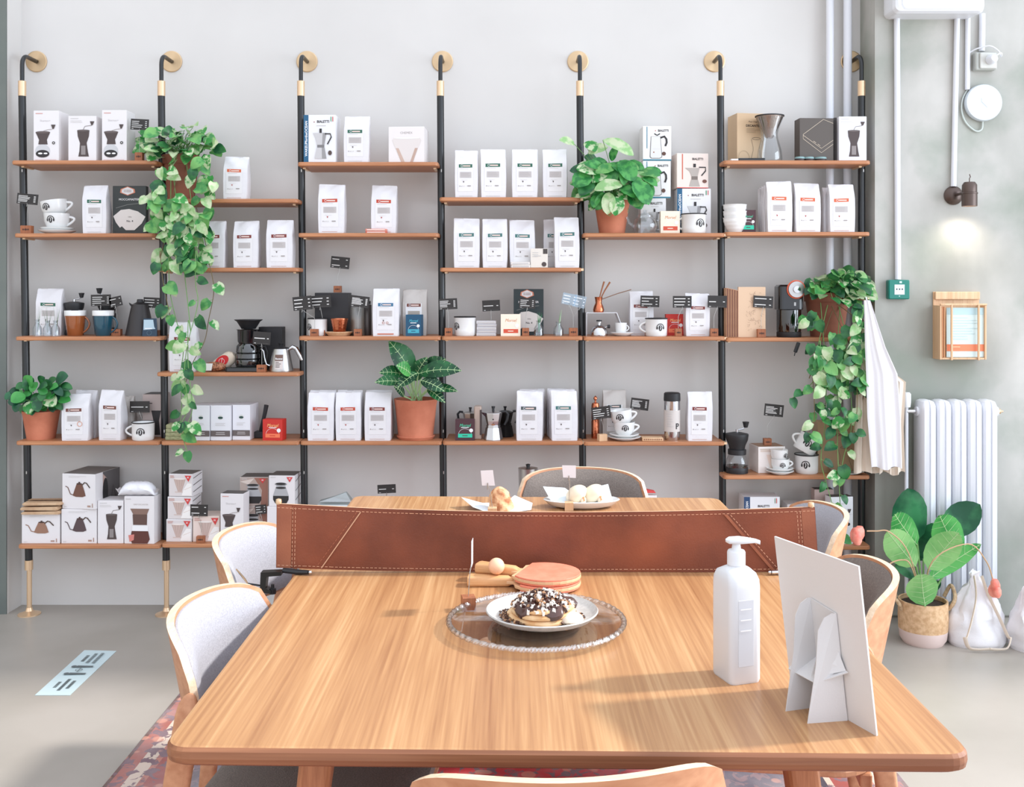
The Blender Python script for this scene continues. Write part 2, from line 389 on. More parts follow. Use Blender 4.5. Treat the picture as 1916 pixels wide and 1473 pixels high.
# ================================================================ rack posts
def post(i, xt, xb, where):
    root=thing('rack_post','black shelf post with round brass wall plate, '+where,'shelf post',(PX(xt,4.42),4.42,0),0,'wall rack posts')
    dx=PX(xb,4.42)-PX(xt,4.42)      # sideways lean of the post over 860 px
    zt=PZ(180,4.42); zb=PZ(1048,4.42)
    def X(z): return dx*(zt-z)/(zt-zb)
    mb=MB(); mb.tube([(X(zb),0,zb),(X(zt),0,zt)],0.0155,M_steelblk,16)
    mb.build('tube',root)
    for z in (0.62,0.80,1.93):  # pale blocks stand in for the bright highlights on the post slots
        mb=MB(); mb.box(X(z)+0.001,X(z)+0.005,-0.0172,-0.013,z-0.006,z+0.006,M_wire); mb.build('slot_highlight',root)
    mb=MB(); mb.lathe([(0.0165,zt),(0.0165,PZ(152,4.42))],M_brass,(0,0,0),20); mb.build('collar',root)
    mb=MB(); mb.lathe([(0.017,PZ(1066,4.42)),(0.017,zb)],M_brass,(X(zb),0,0),20); mb.build('collar',root)
    mb=MB(); za=PZ(152,4.42); ztop=2.437
    pts=[(0,0,za-0.005),(0,0,ztop-0.045)]
    for k in range(1,8):
        a=PI/2*k/7; pts.append((0,0.045*(1-math.cos(a)),ztop-0.045+0.045*math.sin(a)))
    pts+=[(0.0,WY-4.42-0.012,ztop)]
    mb.tube(pts,0.0092,M_steelblk,12); arm=mb.build('bracket_arm',root)
    mb=MB(); mb.lathe([(0.0,0.0),(0.044,0.0),(0.0475,0.0015),(0.0475,0.0055)],M_brassd,(0,0,0),40,smooth=False,ax='y'); mb.build('wall_plate',arm,loc=(0,0.1290,ztop))
    mb=MB(); mb.lathe([(0.0105,0.016),(0.0105,PZ(1066,4.42)+0.01)],M_brass,(X(0.1),0,0),16); rod=mb.build('foot_rod',root)
    mb=MB(); mb.lathe([(0.047,0.0),(0.047,0.004),(0.030,0.008),(0.016,0.016),(0.012,0.03)],M_brass,(X(0.1),0,0),28); mb.build('foot_plate',rod)
pn=['first from the left','second from the left','third from the left','fourth, in the middle of the rack','fifth from the left','sixth from the left','last at the right']
for i,(a,b_) in enumerate(((41.5,54),(302,311),(563,570.5),(824,830.5),(1085,1091.5),(1348,1352.5),(1612,1612))): post(i,a,b_,pn[i])

# ================================================================ shelves
def shelf(x0,x1,y,where,back=4.545,cut=(1,1)):
    z=SZ(y); X0=PX(x0,SF); X1=PX(x1,SF)
    # plan outline with rounded front corners and slots where the posts pass at the ends
    o=[]; r=0.018
    for k in range(5):
        a=PI+PI/2*k/4; o.append((X0+r+r*math.cos(a),SF+r+r*math.sin(a)))
    for k in range(5):
        a=-PI/2+PI/2*k/4; o.append((X1-r+r*math.cos(a),SF+r+r*math.sin(a)))
    def post_x(side):
        best=None
        for (xt,xb) in ((41.5,54),(302,311),(563,570.5),(824,830.5),(1085,1091.5),(1348,1352.5),(1612,1612)):
            t=(z-PZ(180,4.42))/(PZ(1048,4.42)-PZ(180,4.42)); px=PX(xt+(xb-xt)*t,4.42)
            d=abs(px-(X1 if side else X0))
            if best is None or d<best[0]: best=(d,px)
        return best[1]
    g=0.0165
    pr=post_x(1); pl=post_x(0)
    yb=back
    # right end
    xr=min(X1,pr-g) if X1<pr+g else None
    if X1>=pr+g: o+= [(X1,4.40),(pr+g,4.40),(pr+g,4.437),(X1,4.437),(X1,yb)]if False else [(X1,4.398),(X1-0.006,4.402),(pr-g,4.402),(pr-g,yb)]
    elif X1>pr-g: o+=[(X1,4.402),(pr-g,4.402),(pr-g,yb)]
    else: o+=[(X1,yb)]
    if X0<=pl-g: o+=[(pl+g,yb),(pl+g,4.402),(X0+0.006,4.402),(X0,4.398)]
    elif X0<pl+g: o+=[(pl+g,yb),(pl+g,4.402),(X0,4.402)]
    else: o+=[(X0,yb)]
    cx=(X0+X1)/2
    root=thing('wall_shelf','oak wall shelf, '+where,'shelf',(cx,SF,z),0,'oak shelves of the wall rack')
    out=[(p[0]-cx,p[1]-SF) for p in o]
    mb=MB()
    n=len(out); L=[]
    for (d,zz) in ((0.003,-0.017),(0,-0.014),(0,-0.003),(0.003,0)):
        L.append([(p[0],p[1],zz) for p in inset(out,d)])
    vs=[p for l in L for p in l]; fs=[]
    for a in range(3):
        for i in range(n):
            j=(i+1)%n; fs.append([a*n+i,a*n+j,(a+1)*n+j,(a+1)*n+i])
    tri=geometry.tessellate_polygon([[Vector((p[0],p[1],0)) for p in L[3]]])
    fs+=[[3*n+i for i in t] for t in tri]+[[i for i in t][::-1] for t in tri]
    mb.add(vs,fs,M_shelf); mb.build('board',root)
    for (side,xx,on) in ((1,pr-cx-g,cut[1]),(0,pl-cx+g,cut[0])):
        if on:
            s=-1 if side else 1; mb=MB()
            mb.box(min(xx,xx+s*0.012),max(xx,xx+s*0.012),0.06,0.15,-0.023,-0.0172,M_brass); mb.build('bracket',root)
            if side and X1<pr-0.004:
                mb=MB(); mb.box((X1-cx)-0.002,(X1-cx)+0.010,0.012,0.05,-0.013,-0.003,M_brass); mb.build('end_clip',root)
    return root
BAYS=['leftmost bay','second bay from the left','third bay from the left','fourth bay from the left','fifth bay from the left','rightmost bay']
SH=[ [(20,292,300,'top'),(25,290,436.5,'second from top'),(27,299,630,'third from top'),(28,298,826,'fourth from top'),(32,300,1020,'lowest')],
     [(304,557,372,'top'),(292,559,501,'second from top'),(292,560,697,'third from top'),(300,560,826,'fourth from top'),(301,566,1018,'lowest')],
     [(556,820,303,'top'),(557,821,436,'second from top'),(558,825,629.5,'third from top'),(561,826.5,826,'fourth from top'),(567,829,1018,'lowest, mostly hidden by the table')],
     [(822,1087,369,'top'),(823,1088,501,'second from top'),(826,1091,629.5,'third from top'),(828,1091,826,'fourth from top'),(830,1092,1018,'lowest, mostly hidden by the table')],
     [(1091,1357,436,'top'),(1092,1357.5,630,'second from top'),(1092,1357,827,'third from top'),(1093,1354,1018,'lowest, mostly hidden by the table')],
     [(1354,1630,300,'top'),(1358,1629,434,'second from top'),(1358.5,1618,632,'third from top'),(1354,1629,890,'fourth from top'),(1356,1630,1022,'lowest')] ]
for bi,b_ in enumerate(SH):
    for (x0,x1,y,w_) in b_:
        shelf(x0,x1,y,w_+' in the '+BAYS[bi], back=4.465 if bi==5 else 4.545)

# ================================================================ pipes by the shelf wall
mb=MB(); mb.tube([(PX(1553,4.505),4.505,0),(PX(1553,4.505),4.505,3.4)],0.017,M_pipe,14); tag(mb.build('riser_pipe'),'thin white riser pipe behind the right bay, the one nearer the middle','pipe','white riser pipes behind the shelves')
mb=MB(); mb.tube([(PX(1586,4.505),4.505,0),(PX(1586,4.505),4.505,3.4)],0.0185,M_pipe,14); tag(mb.build('riser_pipe'),'white riser pipe passing in front of the last brass wall plate','pipe','white riser pipes behind the shelves')

# ================================================================ the long table
TZ=0.74
def TP(x,y,z=TZ):       # a pixel on the table top -> a point of the table top
    Y=F*(EYE-z)/(y-HY); return Vector((PX(x,Y),Y,z))
c=[TP(297,1400),TP(1829,1414),TP(1345,931),TP(662,927)]
def round_poly(c,r,n=7):
    out=[]
    for i in range(len(c)):
        a=Vector(c[i-1][:2]); b=Vector(c[i][:2]); d=Vector(c[(i+1)%len(c)][:2])
        p=b+(a-b).normalized()*r; q=b+(d-b).normalized()*r
        for k in range(n+1):
            t=k/n; out.append(tuple(p*(1-t)**2+b*2*t*(1-t)+q*t*t))
    return out
tc_=Vector(((c[0].x+c[1].x+c[2].x+c[3].x)/4,(c[0].y+c[1].y+c[2].y+c[3].y)/4,0))
tab=thing('dining_table','long orange-brown wooden table with rounded corners and a leather net across its middle','table',tc_)
out=[(p[0]-tc_.x,p[1]-tc_.y) for p in round_poly(c,0.045)]
mb=MB(); L=[]
for (d,z) in ((0.055,TZ-0.040),(0.014,TZ-0.031),(0.002,TZ-0.024),(0,TZ-0.016),(0.001,TZ-0.006),(0.005,TZ-0.001),(0.010,TZ)):
    L.append([(p[0],p[1],z) for p in inset(out,d)])
M_tedge=wood('table_edge_wood', (128,78,50), (168,112,76), 'x', 5, 0.5, 20)  # darker wood for the rim and underside of the top
mb.loops(L[:6],M_tedge,False,True,False); mb.loops(L[5:],M_table,False,False,True); mb.build('tabletop',tab)
for (sx,sy) in ((-1,-1),(1,-1),(1,1),(-1,1)):
    mb=MB(); x=sx*0.385; y=sy*0.72
    L=[]
    for (z,w_,k) in ((0.0055,0.030,1.0),(0.35,0.044,0.55),(TZ-0.042,0.056,0.0)):
        cx=x+sx*0.07*k; cy=y+sy*0.07*k
        L.append([(cx+p[0],cy+p[1],z) for p in rrect(-w_/2,w_/2,-w_/2,w_/2,0.012,3)])
    mb.loops(L,M_leg,False); mb.build('leg',tab)
mb=MB()
for y in (-0.72,0.72): mb=MB(); mb.box(-0.36,0.36,y-0.012,y+0.012,TZ-0.10,TZ-0.041,M_leg,0.002); mb.build('apron',tab)
for x in (-0.385,0.385): mb=MB(); mb.box(x-0.011,x+0.011,-0.69,0.69,TZ-0.10,TZ-0.041,M_leg,0.002); mb.build('apron',tab)

# ================================================================ chairs
M_fabw=mat('light_grey_wool', (160,160,167), 0.95, col2=(176,176,183), noise_scale=300, bump=0.5, bump_scale=700)
M_fabg=mat('taupe_wool', (112,102,96), 0.95, col2=(138,128,120), noise_scale=320, bump=0.6, bump_scale=700, lo=0.3, hi=0.7)
def chair(label, bx, by, rz, pad):
    fx=Matrix.Rotation(rz,2); off=fx@Vector((0,0.25))
    root=thing('dining_chair',label,'chair',(bx+off.x,by+off.y,0),rz,'plywood chairs around the long table')
    R=0.30; HA=math.radians(46); zc=0.695; hh=0.098
    def shell(r0,r1,ha,hh_,zc_,m,medge,name,par,nu=24,nv=8,tilt=0.02):
        # closed curved plate
        L=[]
        for side,r in ((0,r0),(1,r1)):
            pass
        mb=MB(); g={}
        def P(u,v,r):
            f=max(0.0,1-abs(u)**5.0)**(1/2.6); a=u*ha; z=zc_+hh_*(2*v-1)*(0.34+0.66*f)-0.012*(u*u)
            rr=r; y=-0.25+R-rr*math.cos(a)-tilt*(z-zc_)/hh_; return (rr*math.sin(a),y,z)
        outer=[P(-1+2*i/nu,1.0,0) for i in range(nu+1)]
        ring=[(-1+2*i/nu,0.0) for i in range(nu+1)]+[(1,j/nv) for j in range(1,nv)]+[(1-2*i/nu,1.0) for i in range(nu+1)]+[(-1,1-j/nv) for j in range(1,nv)]
        for r in (r0,r1):
            vs=[];fs=[]
            for j in range(nv+1):
                for i in range(nu+1): vs.append(P(-1+2*i/nu,j/nv,r))
            for j in range(nv):
                for i in range(nu):
                    a=j*(nu+1)+i; fs.append([a,a+1,a+nu+2,a+nu+1])
            mb.add(vs,fs,m,True)
        vs=[P(u,v,r0) for u,v in ring]+[P(u,v,r1) for u,v in ring]; n=len(ring)
        mb.add(vs,[[i,(i+1)%n,n+(i+1)%n,n+i] for i in range(n)],medge,False)
        return mb.build(name,par)
    shell(R+0.008,R-0.006,HA,hh,zc,M_ply,M_plyedge,'backrest',root)
    # cushion, bulging towards the sitter
    mb=MB(); nu,nv=24,8
    def Q(u,v,t):
        f=max(0.0,1-abs(u)**5.0)**(1/2.6); a=u*(HA-0.035); z=zc+(hh-0.006)*(2*v-1)*(0.34+0.66*f)-0.012*u*u
        r=R-0.0065-t*0.024*(1-abs(u)**6)*(1-abs(2*v-1)**5)-t*0.004
        return (r*math.sin(a),-0.25+R-r*math.cos(a)-0.02*(z-zc)/hh,z)
    for t in (0,1):
        vs=[Q(-1+2*i/nu,j/nv,t) for j in range(nv+1) for i in range(nu+1)]; fs=[]
        for j in range(nv):
            for i in range(nu):
                a=j*(nu+1)+i; fs.append([a,a+1,a+nu+2,a+nu+1])
        mb.add(vs,fs,pad,True)
    ring=[(-1+2*i/nu,0.0) for i in range(nu+1)]+[(1,j/nv) for j in range(1,nv)]+[(1-2*i/nu,1.0) for i in range(nu+1)]+[(-1,1-j/nv) for j in range(1,nv)]; n=len(ring)
    mb.add([Q(u,v,0) for u,v in ring]+[Q(u,v,1) for u,v in ring],[[i,(i+1)%n,n+(i+1)%n,n+i] for i in range(n)],pad,False)
    mb.build('back_cushion',root)
    mb=MB(); o=rrect(-0.22,0.22,-0.20,0.22,0.09,6)
    mb.slab(o,0.425,0.441,M_ply,0.004); mb.build('seat_shell',root)
    mb=MB(); L=[]
    for (d,z) in ((0.006,0.441),(0.0,0.452),(0.003,0.466),(0.016,0.474),(0.06,0.478)): L.append([(p[0],p[1],z) for p in inset(o,d)])
    mb.loops(L,pad if pad is M_fabg else M_fabg,True); mb.build('seat_cushion',root)
    for sx in (-1,1):
        mb=MB(); mb.tube([(sx*0.225,0.215,0.0055),(sx*0.200,0.175,0.425)],[0.012,0.019],M_leg,12); mb.build('leg',root)
        mb=MB(); L=[]
        for (z,x,y,wx,wy) in ((0.0055,0.225,-0.275,0.020,0.024),(0.22,0.212,-0.232,0.024,0.036),(0.43,0.212,-0.210,0.024,0.044),(0.55,0.220,-0.188,0.020,0.048),(0.63,0.225,-0.172,0.017,0.048),(0.665,0.227,-0.168,0.015,0.042),(0.685,0.226,-0.166,0.012,0.034),(0.698,0.225,-0.164,0.008,0.020),(0.702,0.225,-0.163,0.004,0.008)):
            L.append([(sx*x+p[0],y+p[1],z) for p in rrect(-wx/2,wx/2,-wy/2,wy/2,min(wx,wy)*0.4,3)])
        mb.loops(L,M_ply,True); mb.build('leg',root)
    for yy in (-0.19,0.15):
        mb=MB(); mb.box(-0.19,0.19,yy,yy+0.025,0.395,0.424,M_ply,0.003); mb.build('seat_rail',root)
    return root
chair('plywood chair with grey cushion at the near end of the table, seen from behind', 0.080,1.285,math.radians(5),M_fabg)
chair('plywood chair with sunlit pale cushion on the left side, nearest of the two there', -0.628,2.00,-PI/2-math.radians(5),M_fabw)
chair('plywood chair with pale cushion on the left side, beyond the net clamp', -0.715,2.58,-PI/2-math.radians(5),M_fabw)
chair('plywood chair with taupe cushion at the right, behind the white card', 0.815,2.235,PI/2-math.radians(8),M_fabg)
chair('chair on the right side peeking out behind the right end of the leather net', 0.905,2.86,PI/2,M_fabw)
chair('grey cushioned chair at the far end of the table facing the camera', 0.245,3.52,PI+math.radians(-6),M_fabg)
# ================================================================ box artwork
rn=random.Random(5)
I_blk=flat(38,34,34); I_dk=flat(74,62,60); I_br=flat(112,84,74); I_gr=flat(196,192,190); I_lg=flat(212,208,206); I_red=flat(206,60,58); I_wh=flat(236,236,236)
I_band={'green':flat(44,98,78),'red':flat(186,70,48),'maroon':flat(122,52,46),'brown':flat(112,64,54),'orange':flat(206,98,60),'teal':flat(64,112,108),'blue':flat(56,110,144),'dark':flat(74,84,84)}
def logo(f,u,v,r):            # coffee bean wearing headphones in a ring
    pass
    f.arc(u,v,r*0.80,math.radians(15),math.radians(165),r*0.16,I_blk,14)
    f.ell(u,v-0.02,r*0.40/f.w,r*0.66/f.h,I_blk)
    f.line([(u-0.06*r/f.w,v+0.45*r/f.h),(u+0.09*r/f.w,v+0.05*r/f.h),(u-0.05*r/f.w,v-0.45*r/f.h)],r*0.12,I_wh)
    for s in (-1,1): f.ell(u+s*r*0.74/f.w,v-0.02,r*0.17/f.w,r*0.34/f.h,I_blk,12)
def a_skerton(f):
    f.text('Skerton+',0.46,0.80,0.0085,I_gr,maxw=0.075)
    f.rect(0.08,0.36,0.935,0.95,flat(206,150,140)); f.rect(0.06,0.9,0.02,0.028,flat(214,170,160))
    c=0.36
    f.poly([(c-0.28,0.57),(c+0.30,0.57),(c+0.17,0.42),(c+0.2,0.33),(c-0.17,0.33),(c-0.14,0.42)],I_dk)
    f.ell(c+0.01,0.57,0.29,0.022,flat(96,84,82))
    f.ell(c,0.20,0.29,0.13,flat(196,196,198)); f.ell(c,0.145,0.27,0.075,I_blk); f.ell(c-0.09,0.15,0.09,0.018,I_wh); f.ell(c+0.12,0.15,0.08,0.016,I_wh)
    f.line([(c+0.02,0.59),(c+0.2,0.62),(0.74,0.63)],0.0022,flat(160,150,146))
    f.poly([(0.70,0.72),(0.88,0.72),(0.81,0.64),(0.76,0.63)],I_dk); f.circ(0.80,0.36,0.0062,I_blk); f.circ(0.80,0.36,0.003,I_gr)
def a_slim(f):
    f.rect(0.08,0.36,0.935,0.95,I_gr); f.bars(0.08,0.55,0.84,0.90,2,I_lg,rn)
    f.poly([(0.32,0.68),(0.76,0.68),(0.74,0.55),(0.66,0.40),(0.70,0.22),(0.74,0.10),(0.36,0.10),(0.40,0.22),(0.42,0.40),(0.34,0.55)],I_dk)
    f.ell(0.54,0.68,0.22,0.018,flat(104,94,92)); f.rect(0.46,0.62,0.14,0.34,flat(138,130,128))
    f.line([(0.54,0.70),(0.60,0.77),(0.84,0.79)],0.0022,flat(130,122,120)); f.poly([(0.78,0.88),(0.94,0.88),(0.88,0.80),(0.83,0.79)],I_dk)
def a_kettle(f,col=(104,72,62)):
    c=flat(*col)
    f.bars(0.2,0.75,0.88,0.94,2,I_lg,rn); f.rect(0.76,0.86,0.06,0.11,flat(170,140,126)); f.rect(0.90,0.925,0.05,0.17,flat(170,140,126)); f.rect(0.05,0.14,0.05,0.065,I_gr)
    f.poly([(0.44,0.72),(0.60,0.72),(0.66,0.56),(0.71,0.38),(0.62,0.345),(0.42,0.345),(0.32,0.38),(0.38,0.56)],c)
    f.ell(0.52,0.72,0.085,0.025,flat(70,48,42)); f.ell(0.52,0.76,0.028,0.018,flat(70,48,42))
    f.line([(0.34,0.40),(0.25,0.42),(0.21,0.52),(0.17,0.61),(0.10,0.64)],0.0035,c); f.line([(0.60,0.68),(0.68,0.76),(0.74,0.74),(0.84,0.61)],0.0048,flat(78,62,54))
def a_dripper(f,n='01',warm=False):
    b=flat(226,206,196) if warm else flat(216,208,206); c=flat(190,166,156)
    f.rect(0.02,0.98,0.02,0.95,b); f.poly([(0.20,0.78),(0.72,0.78),(0.55,0.22),(0.38,0.22)],c); f.rect(0.26,0.66,0.17,0.22,flat(205,186,178)); f.ell(0.46,0.78,0.26,0.035,flat(232,222,216))
    for k in range(4): f.line([(0.28+0.12*k,0.74),(0.40+0.04*k,0.26)],0.0012,flat(218,198,190))
    f.poly([(0.55,0.05),(0.98,0.05),(0.98,0.58),(0.80,0.60),(0.64,0.34)],flat(238,234,230)); f.line([(0.66,0.30),(0.96,0.44)],0.001,flat(196,160,140))
    f.bars(0.06,0.34,0.80,0.92,2,flat(196,150,140),rn)
    f.poly([(0.68,0.93),(0.96,0.93),(0.84,0.66)],I_red); f.text(n,0.82,0.85,0.0065,I_wh,True)
def a_server(f,n='01',photo=False):
    if photo:
        f.rect(0.01,0.99,0.01,0.98,flat(178,160,150)); f.poly([(0.5,0.98),(0.99,0.98),(0.99,0.02),(0.72,0.02),(0.78,0.55)],flat(150,104,88)); f.poly([(0.0,0.85),(0.5,0.95),(0.3,0.75)],flat(214,200,190))
    c=0.46
    f.poly([(c-0.16,0.70),(c+0.16,0.70),(c+0.30,0.36),(c+0.30,0.22),(c+0.22,0.10),(c-0.22,0.10),(c-0.30,0.22),(c-0.30,0.36)],flat(172,172,174))
    f.poly([(c-0.30,0.34),(c+0.30,0.34),(c+0.30,0.22),(c+0.22,0.10),(c-0.22,0.10),(c-0.30,0.22)],I_blk)
    f.ell(c,0.60,0.20,0.035,I_blk); f.ell(c,0.72,0.24,0.055,flat(150,150,152)); f.ell(c,0.73,0.20,0.04,I_blk)
    f.poly([(0.68,0.95),(0.92,0.95),(0.80,0.78)],I_red); f.text(n,0.80,0.90,0.006,I_wh,True); f.rect(0.06,0.26,0.93,0.95,I_gr)
def a_drip(f):
    f.text('DRIP DECANTER',0.56,0.83,0.006,flat(190,178,172),maxw=0.09); f.rect(0.05,0.22,0.93,0.95,I_gr)
    br=flat(94,70,62)
    f.poly([(0.20,0.74),(0.84,0.74),(0.76,0.62),(0.76,0.40),(0.30,0.40),(0.30,0.62)],flat(132,104,92)); f.poly([(0.28,0.62),(0.77,0.62),(0.76,0.40),(0.30,0.40)],br)
    f.rect(0.27,0.80,0.27,0.38,I_wh); f.poly([(0.25,0.27),(0.80,0.27),(0.86,0.10),(0.78,0.01),(0.26,0.01),(0.20,0.10)],flat(92,50,42)); f.poly([(0.14,0.18),(0.34,0.20),(0.32,0.08),(0.18,0.04)],flat(208,128,118))
def a_moka(f,k='classic',ocean=True,txt=True):
    if ocean:
        f.rect(0.0,0.15,0.0,1.0,flat(30,92,128)); t='WAKEUPfortheOCEAN'
        f.text(t,0.078,0.5,0.0105*min(1,f.h/0.19),I_wh,True,rot=PI/2,maxw=f.h*0.95)
    o=0.55 if ocean else 0.56
    f.text('BIALETTI',o+0.06,0.86,0.0105,I_blk,True,maxw=0.052); f.circ(o-0.22,0.85,0.0022,flat(150,60,40)); f.rect(o-0.15,o+0.15,0.765,0.778,I_gr)
    if ocean:
        for q,c in enumerate(((60,140,90),(230,230,230),(200,60,50))): f.rect(0.85+0.028*q,0.872+0.028*q,0.86,0.96,flat(*c))
    s1=flat(196,194,194); s2=flat(150,148,148)
    f.poly([(o-0.25,0.62),(o+0.17,0.62),(o+0.10,0.37),(o-0.13,0.37),(o-0.17,0.50)],s1); f.poly([(o+0.05,0.62),(o+0.17,0.62),(o+0.10,0.37),(o+0.03,0.37)],s2)
    f.rect(o-0.12,o+0.10,0.31,0.37,flat(120,118,118)); f.poly([(o-0.13,0.31),(o+0.11,0.31),(o+0.17,0.08),(o-0.20,0.08)],s1); f.poly([(o+0.02,0.31),(o+0.11,0.31),(o+0.17,0.08),(o+0.03,0.08)],s2)
    f.rect(o-0.05,o+0.02,0.62,0.71,I_blk); f.line([(o+0.12,0.60),(o+0.29,0.60),(o+0.32,0.53),(o+0.20,0.38)],0.005,I_blk); f.ell(o+0.28,0.20,0.06,0.05,flat(80,64,58))
def a_moka_photo(f): a_moka(f,ocean=False)
def a_kitty(f):       # pan-shaped moka on a teal-edged box
    t=flat(40,120,142); f.rect(0.0,1.0,0.0,0.035,t); f.rect(0.13,0.155,0.35,0.98,t)
    f.text('BIALETTI',0.72,0.87,0.0095,I_blk,True,maxw=0.046); f.circ(0.44,0.865,0.0022,flat(170,80,60))
    s1=flat(218,216,214); f.poly([(0.28,0.70),(0.62,0.70),(0.68,0.10),(0.60,0.06),(0.30,0.06),(0.24,0.10)],flat(96,92,90)); f.poly([(0.295,0.695),(0.605,0.695),(0.66,0.11),(0.59,0.075),(0.31,0.075),(0.26,0.11)],s1)
    f.rect(0.36,0.60,0.33,0.337,I_gr); f.ell(0.38,0.24,0.022,0.02,flat(150,90,50)); f.line([(0.40,0.78),(0.50,0.73),(0.60,0.78)],0.0045,I_blk)
    f.line([(0.62,0.66),(0.76,0.70),(0.83,0.62),(0.84,0.52),(0.79,0.42)],0.008,I_blk); f.ell(0.74,0.20,0.07,0.055,flat(90,60,48))
def a_redmoka(f):
    f.rect(0.0,1.0,0.0,0.02,I_red); f.rect(0.16,0.19,0.25,0.98,flat(200,96,70)); f.text('BIALETTI',0.66,0.84,0.0095,I_blk,True,maxw=0.048)
    s1=flat(176,166,158); o=0.58
    f.poly([(o-0.33,0.58),(o+0.14,0.58),(o+0.08,0.34),(o-0.12,0.34),(o-0.18,0.48)],s1); f.rect(o-0.12,o+0.08,0.24,0.34,flat(120,108,100)); f.poly([(o-0.13,0.24),(o+0.09,0.24),(o+0.15,0.05),(o-0.19,0.05)],s1)
    f.rect(o-0.06,o+0.02,0.60,0.70,I_blk); f.line([(o+0.12,0.60),(o+0.33,0.60),(o+0.33,0.50),(o+0.20,0.36)],0.005,I_blk); f.ell(o+0.30,0.20,0.07,0.05,flat(110,70,58))
def a_chemex(f):
    f.text('CHEMEX',0.50,0.83,0.0095,flat(176,168,166),maxw=0.085)
    f.poly([(0.10,0.62),(0.14,0.68),(0.88,0.68),(0.92,0.62),(0.66,0.0),(0.36,0.0)],flat(218,210,206)); f.poly([(0.20,0.40),(0.28,0.40),(0.46,0.0),(0.36,0.0)],flat(196,170,156)); f.poly([(0.82,0.40),(0.74,0.40),(0.60,0.0),(0.68,0.0)],flat(186,158,144)); f.ell(0.51,0.68,0.36,0.02,I_wh)
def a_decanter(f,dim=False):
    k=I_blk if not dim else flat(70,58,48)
    f.text('Pour Over',0.60,0.835,0.0065,k,maxw=0.055,shear=0.2); f.text('DECANTER',0.62,0.755,0.0095,k,True,maxw=0.072); f.bars(0.35,0.9,0.60,0.70,4,flat(170,148,120),rn,0.3)
    f.arc(0.72,0.50,0.019,0,2*PI,0.0012,k,18,0.25); f.line([(0.53,0.49),(0.60,0.33),(0.60,0.26),(0.50,0.04)],0.001,k); f.line([(0.91,0.49),(0.84,0.33),(0.84,0.26),(0.94,0.04)],0.001,k)
    f.arc(0.25,0.10,0.026,0,PI,0.001,flat(160,140,110),12,1.3)
def a_scale(f):
    w=flat(206,190,168); f.line([(0.10,0.62),(0.70,0.97),(0.99,0.88)],0.0016,w); f.line([(0.10,0.62),(0.10,0.52),(0.64,0.20),(0.99,0.40)],0.0016,w); f.line([(0.10,0.60),(0.64,0.30),(0.99,0.49)],0.0016,w)
    f.line([(0.40,0.47),(0.48,0.425)],0.0018,w); f.line([(0.53,0.40),(0.60,0.36)],0.0018,w)
def a_filter(f,n='No. 4',top=True):
    if top:
        f.poly([(0.22,0.86),(0.24,0.935),(0.45,0.99),(0.66,0.935),(0.68,0.86),(0.45,0.80)],flat(196,120,92)); f.poly([(0.27,0.865),(0.28,0.925),(0.45,0.975),(0.62,0.925),(0.63,0.865),(0.45,0.815)],I_lg)
        f.text('THE ORIGINAL',0.45,0.91,0.0035,flat(120,70,60),True,maxw=0.04); f.text('THE ORIGINAL',0.45,0.88,0.0035,flat(120,70,60),True,maxw=0.04)
        f.text('MOCCAMASTER',0.50,0.72,0.0085,I_lg,True,maxw=f.w*0.93); f.line([(0.1,0.54),(0.45,0.61),(0.85,0.64)],0.0022,flat(120,120,116))
    f.poly([(0.02,0.37),(0.25,0.50),(0.50,0.52),(0.76,0.47),(0.99,0.36),(0.88,0.22),(0.66,0.08),(0.40,0.08),(0.28,0.16),(0.22,0.13),(0.10,0.24)],flat(214,206,200))
    f.text('100x',0.52,0.355,0.006,flat(90,84,80)); f.text(n,0.52,0.27,0.0085,I_blk,True,maxw=0.04)
def a_morsel(bg,acc,txt):
    def art(f):
        f.rect(0.0,1.0,0.0,1.0,bg); f.text('Morsel',0.50,0.72,0.014*min(1,f.w/0.085),txt,False,shear=0.25,maxw=f.w*0.55); f.rect(0.30,0.70,0.60,0.63,I_wh)
        f.arc(0.50,0.30,f.w*0.33,0.1,PI-0.1,0.001,I_wh,16,0.85); f.rect(0.14,0.88,0.14,0.32,acc); f.rect(0.36,0.64,0.21,0.245,bg); f.circ(0.82,0.48,f.w*0.10,I_wh)
    return art
a_mred=a_morsel(flat(196,44,34),flat(236,120,80),flat(246,190,120)); a_mblue=a_morsel(flat(26,78,108),flat(66,166,186),flat(80,190,205)); a_mdk=a_morsel(flat(74,44,50),flat(48,196,160),flat(60,206,160)); a_mcr=a_morsel(flat(238,226,206),flat(206,80,54),flat(196,110,50))
def a_rosebox(f):
    f.circ(0.5,0.66,0.0105,flat(206,206,202)); f.ell(0.5,0.65,0.13,0.035,flat(40,70,64)); f.bars(0.24,0.76,0.40,0.50,3,I_gr,rn,0.3); f.rect(0,1,0.12,0.285,flat(98,88,86)); f.rect(0.28,0.72,0.22,0.235,I_gr); f.rect(0.26,0.74,0.17,0.185,I_gr)
def a_plain(f): pass
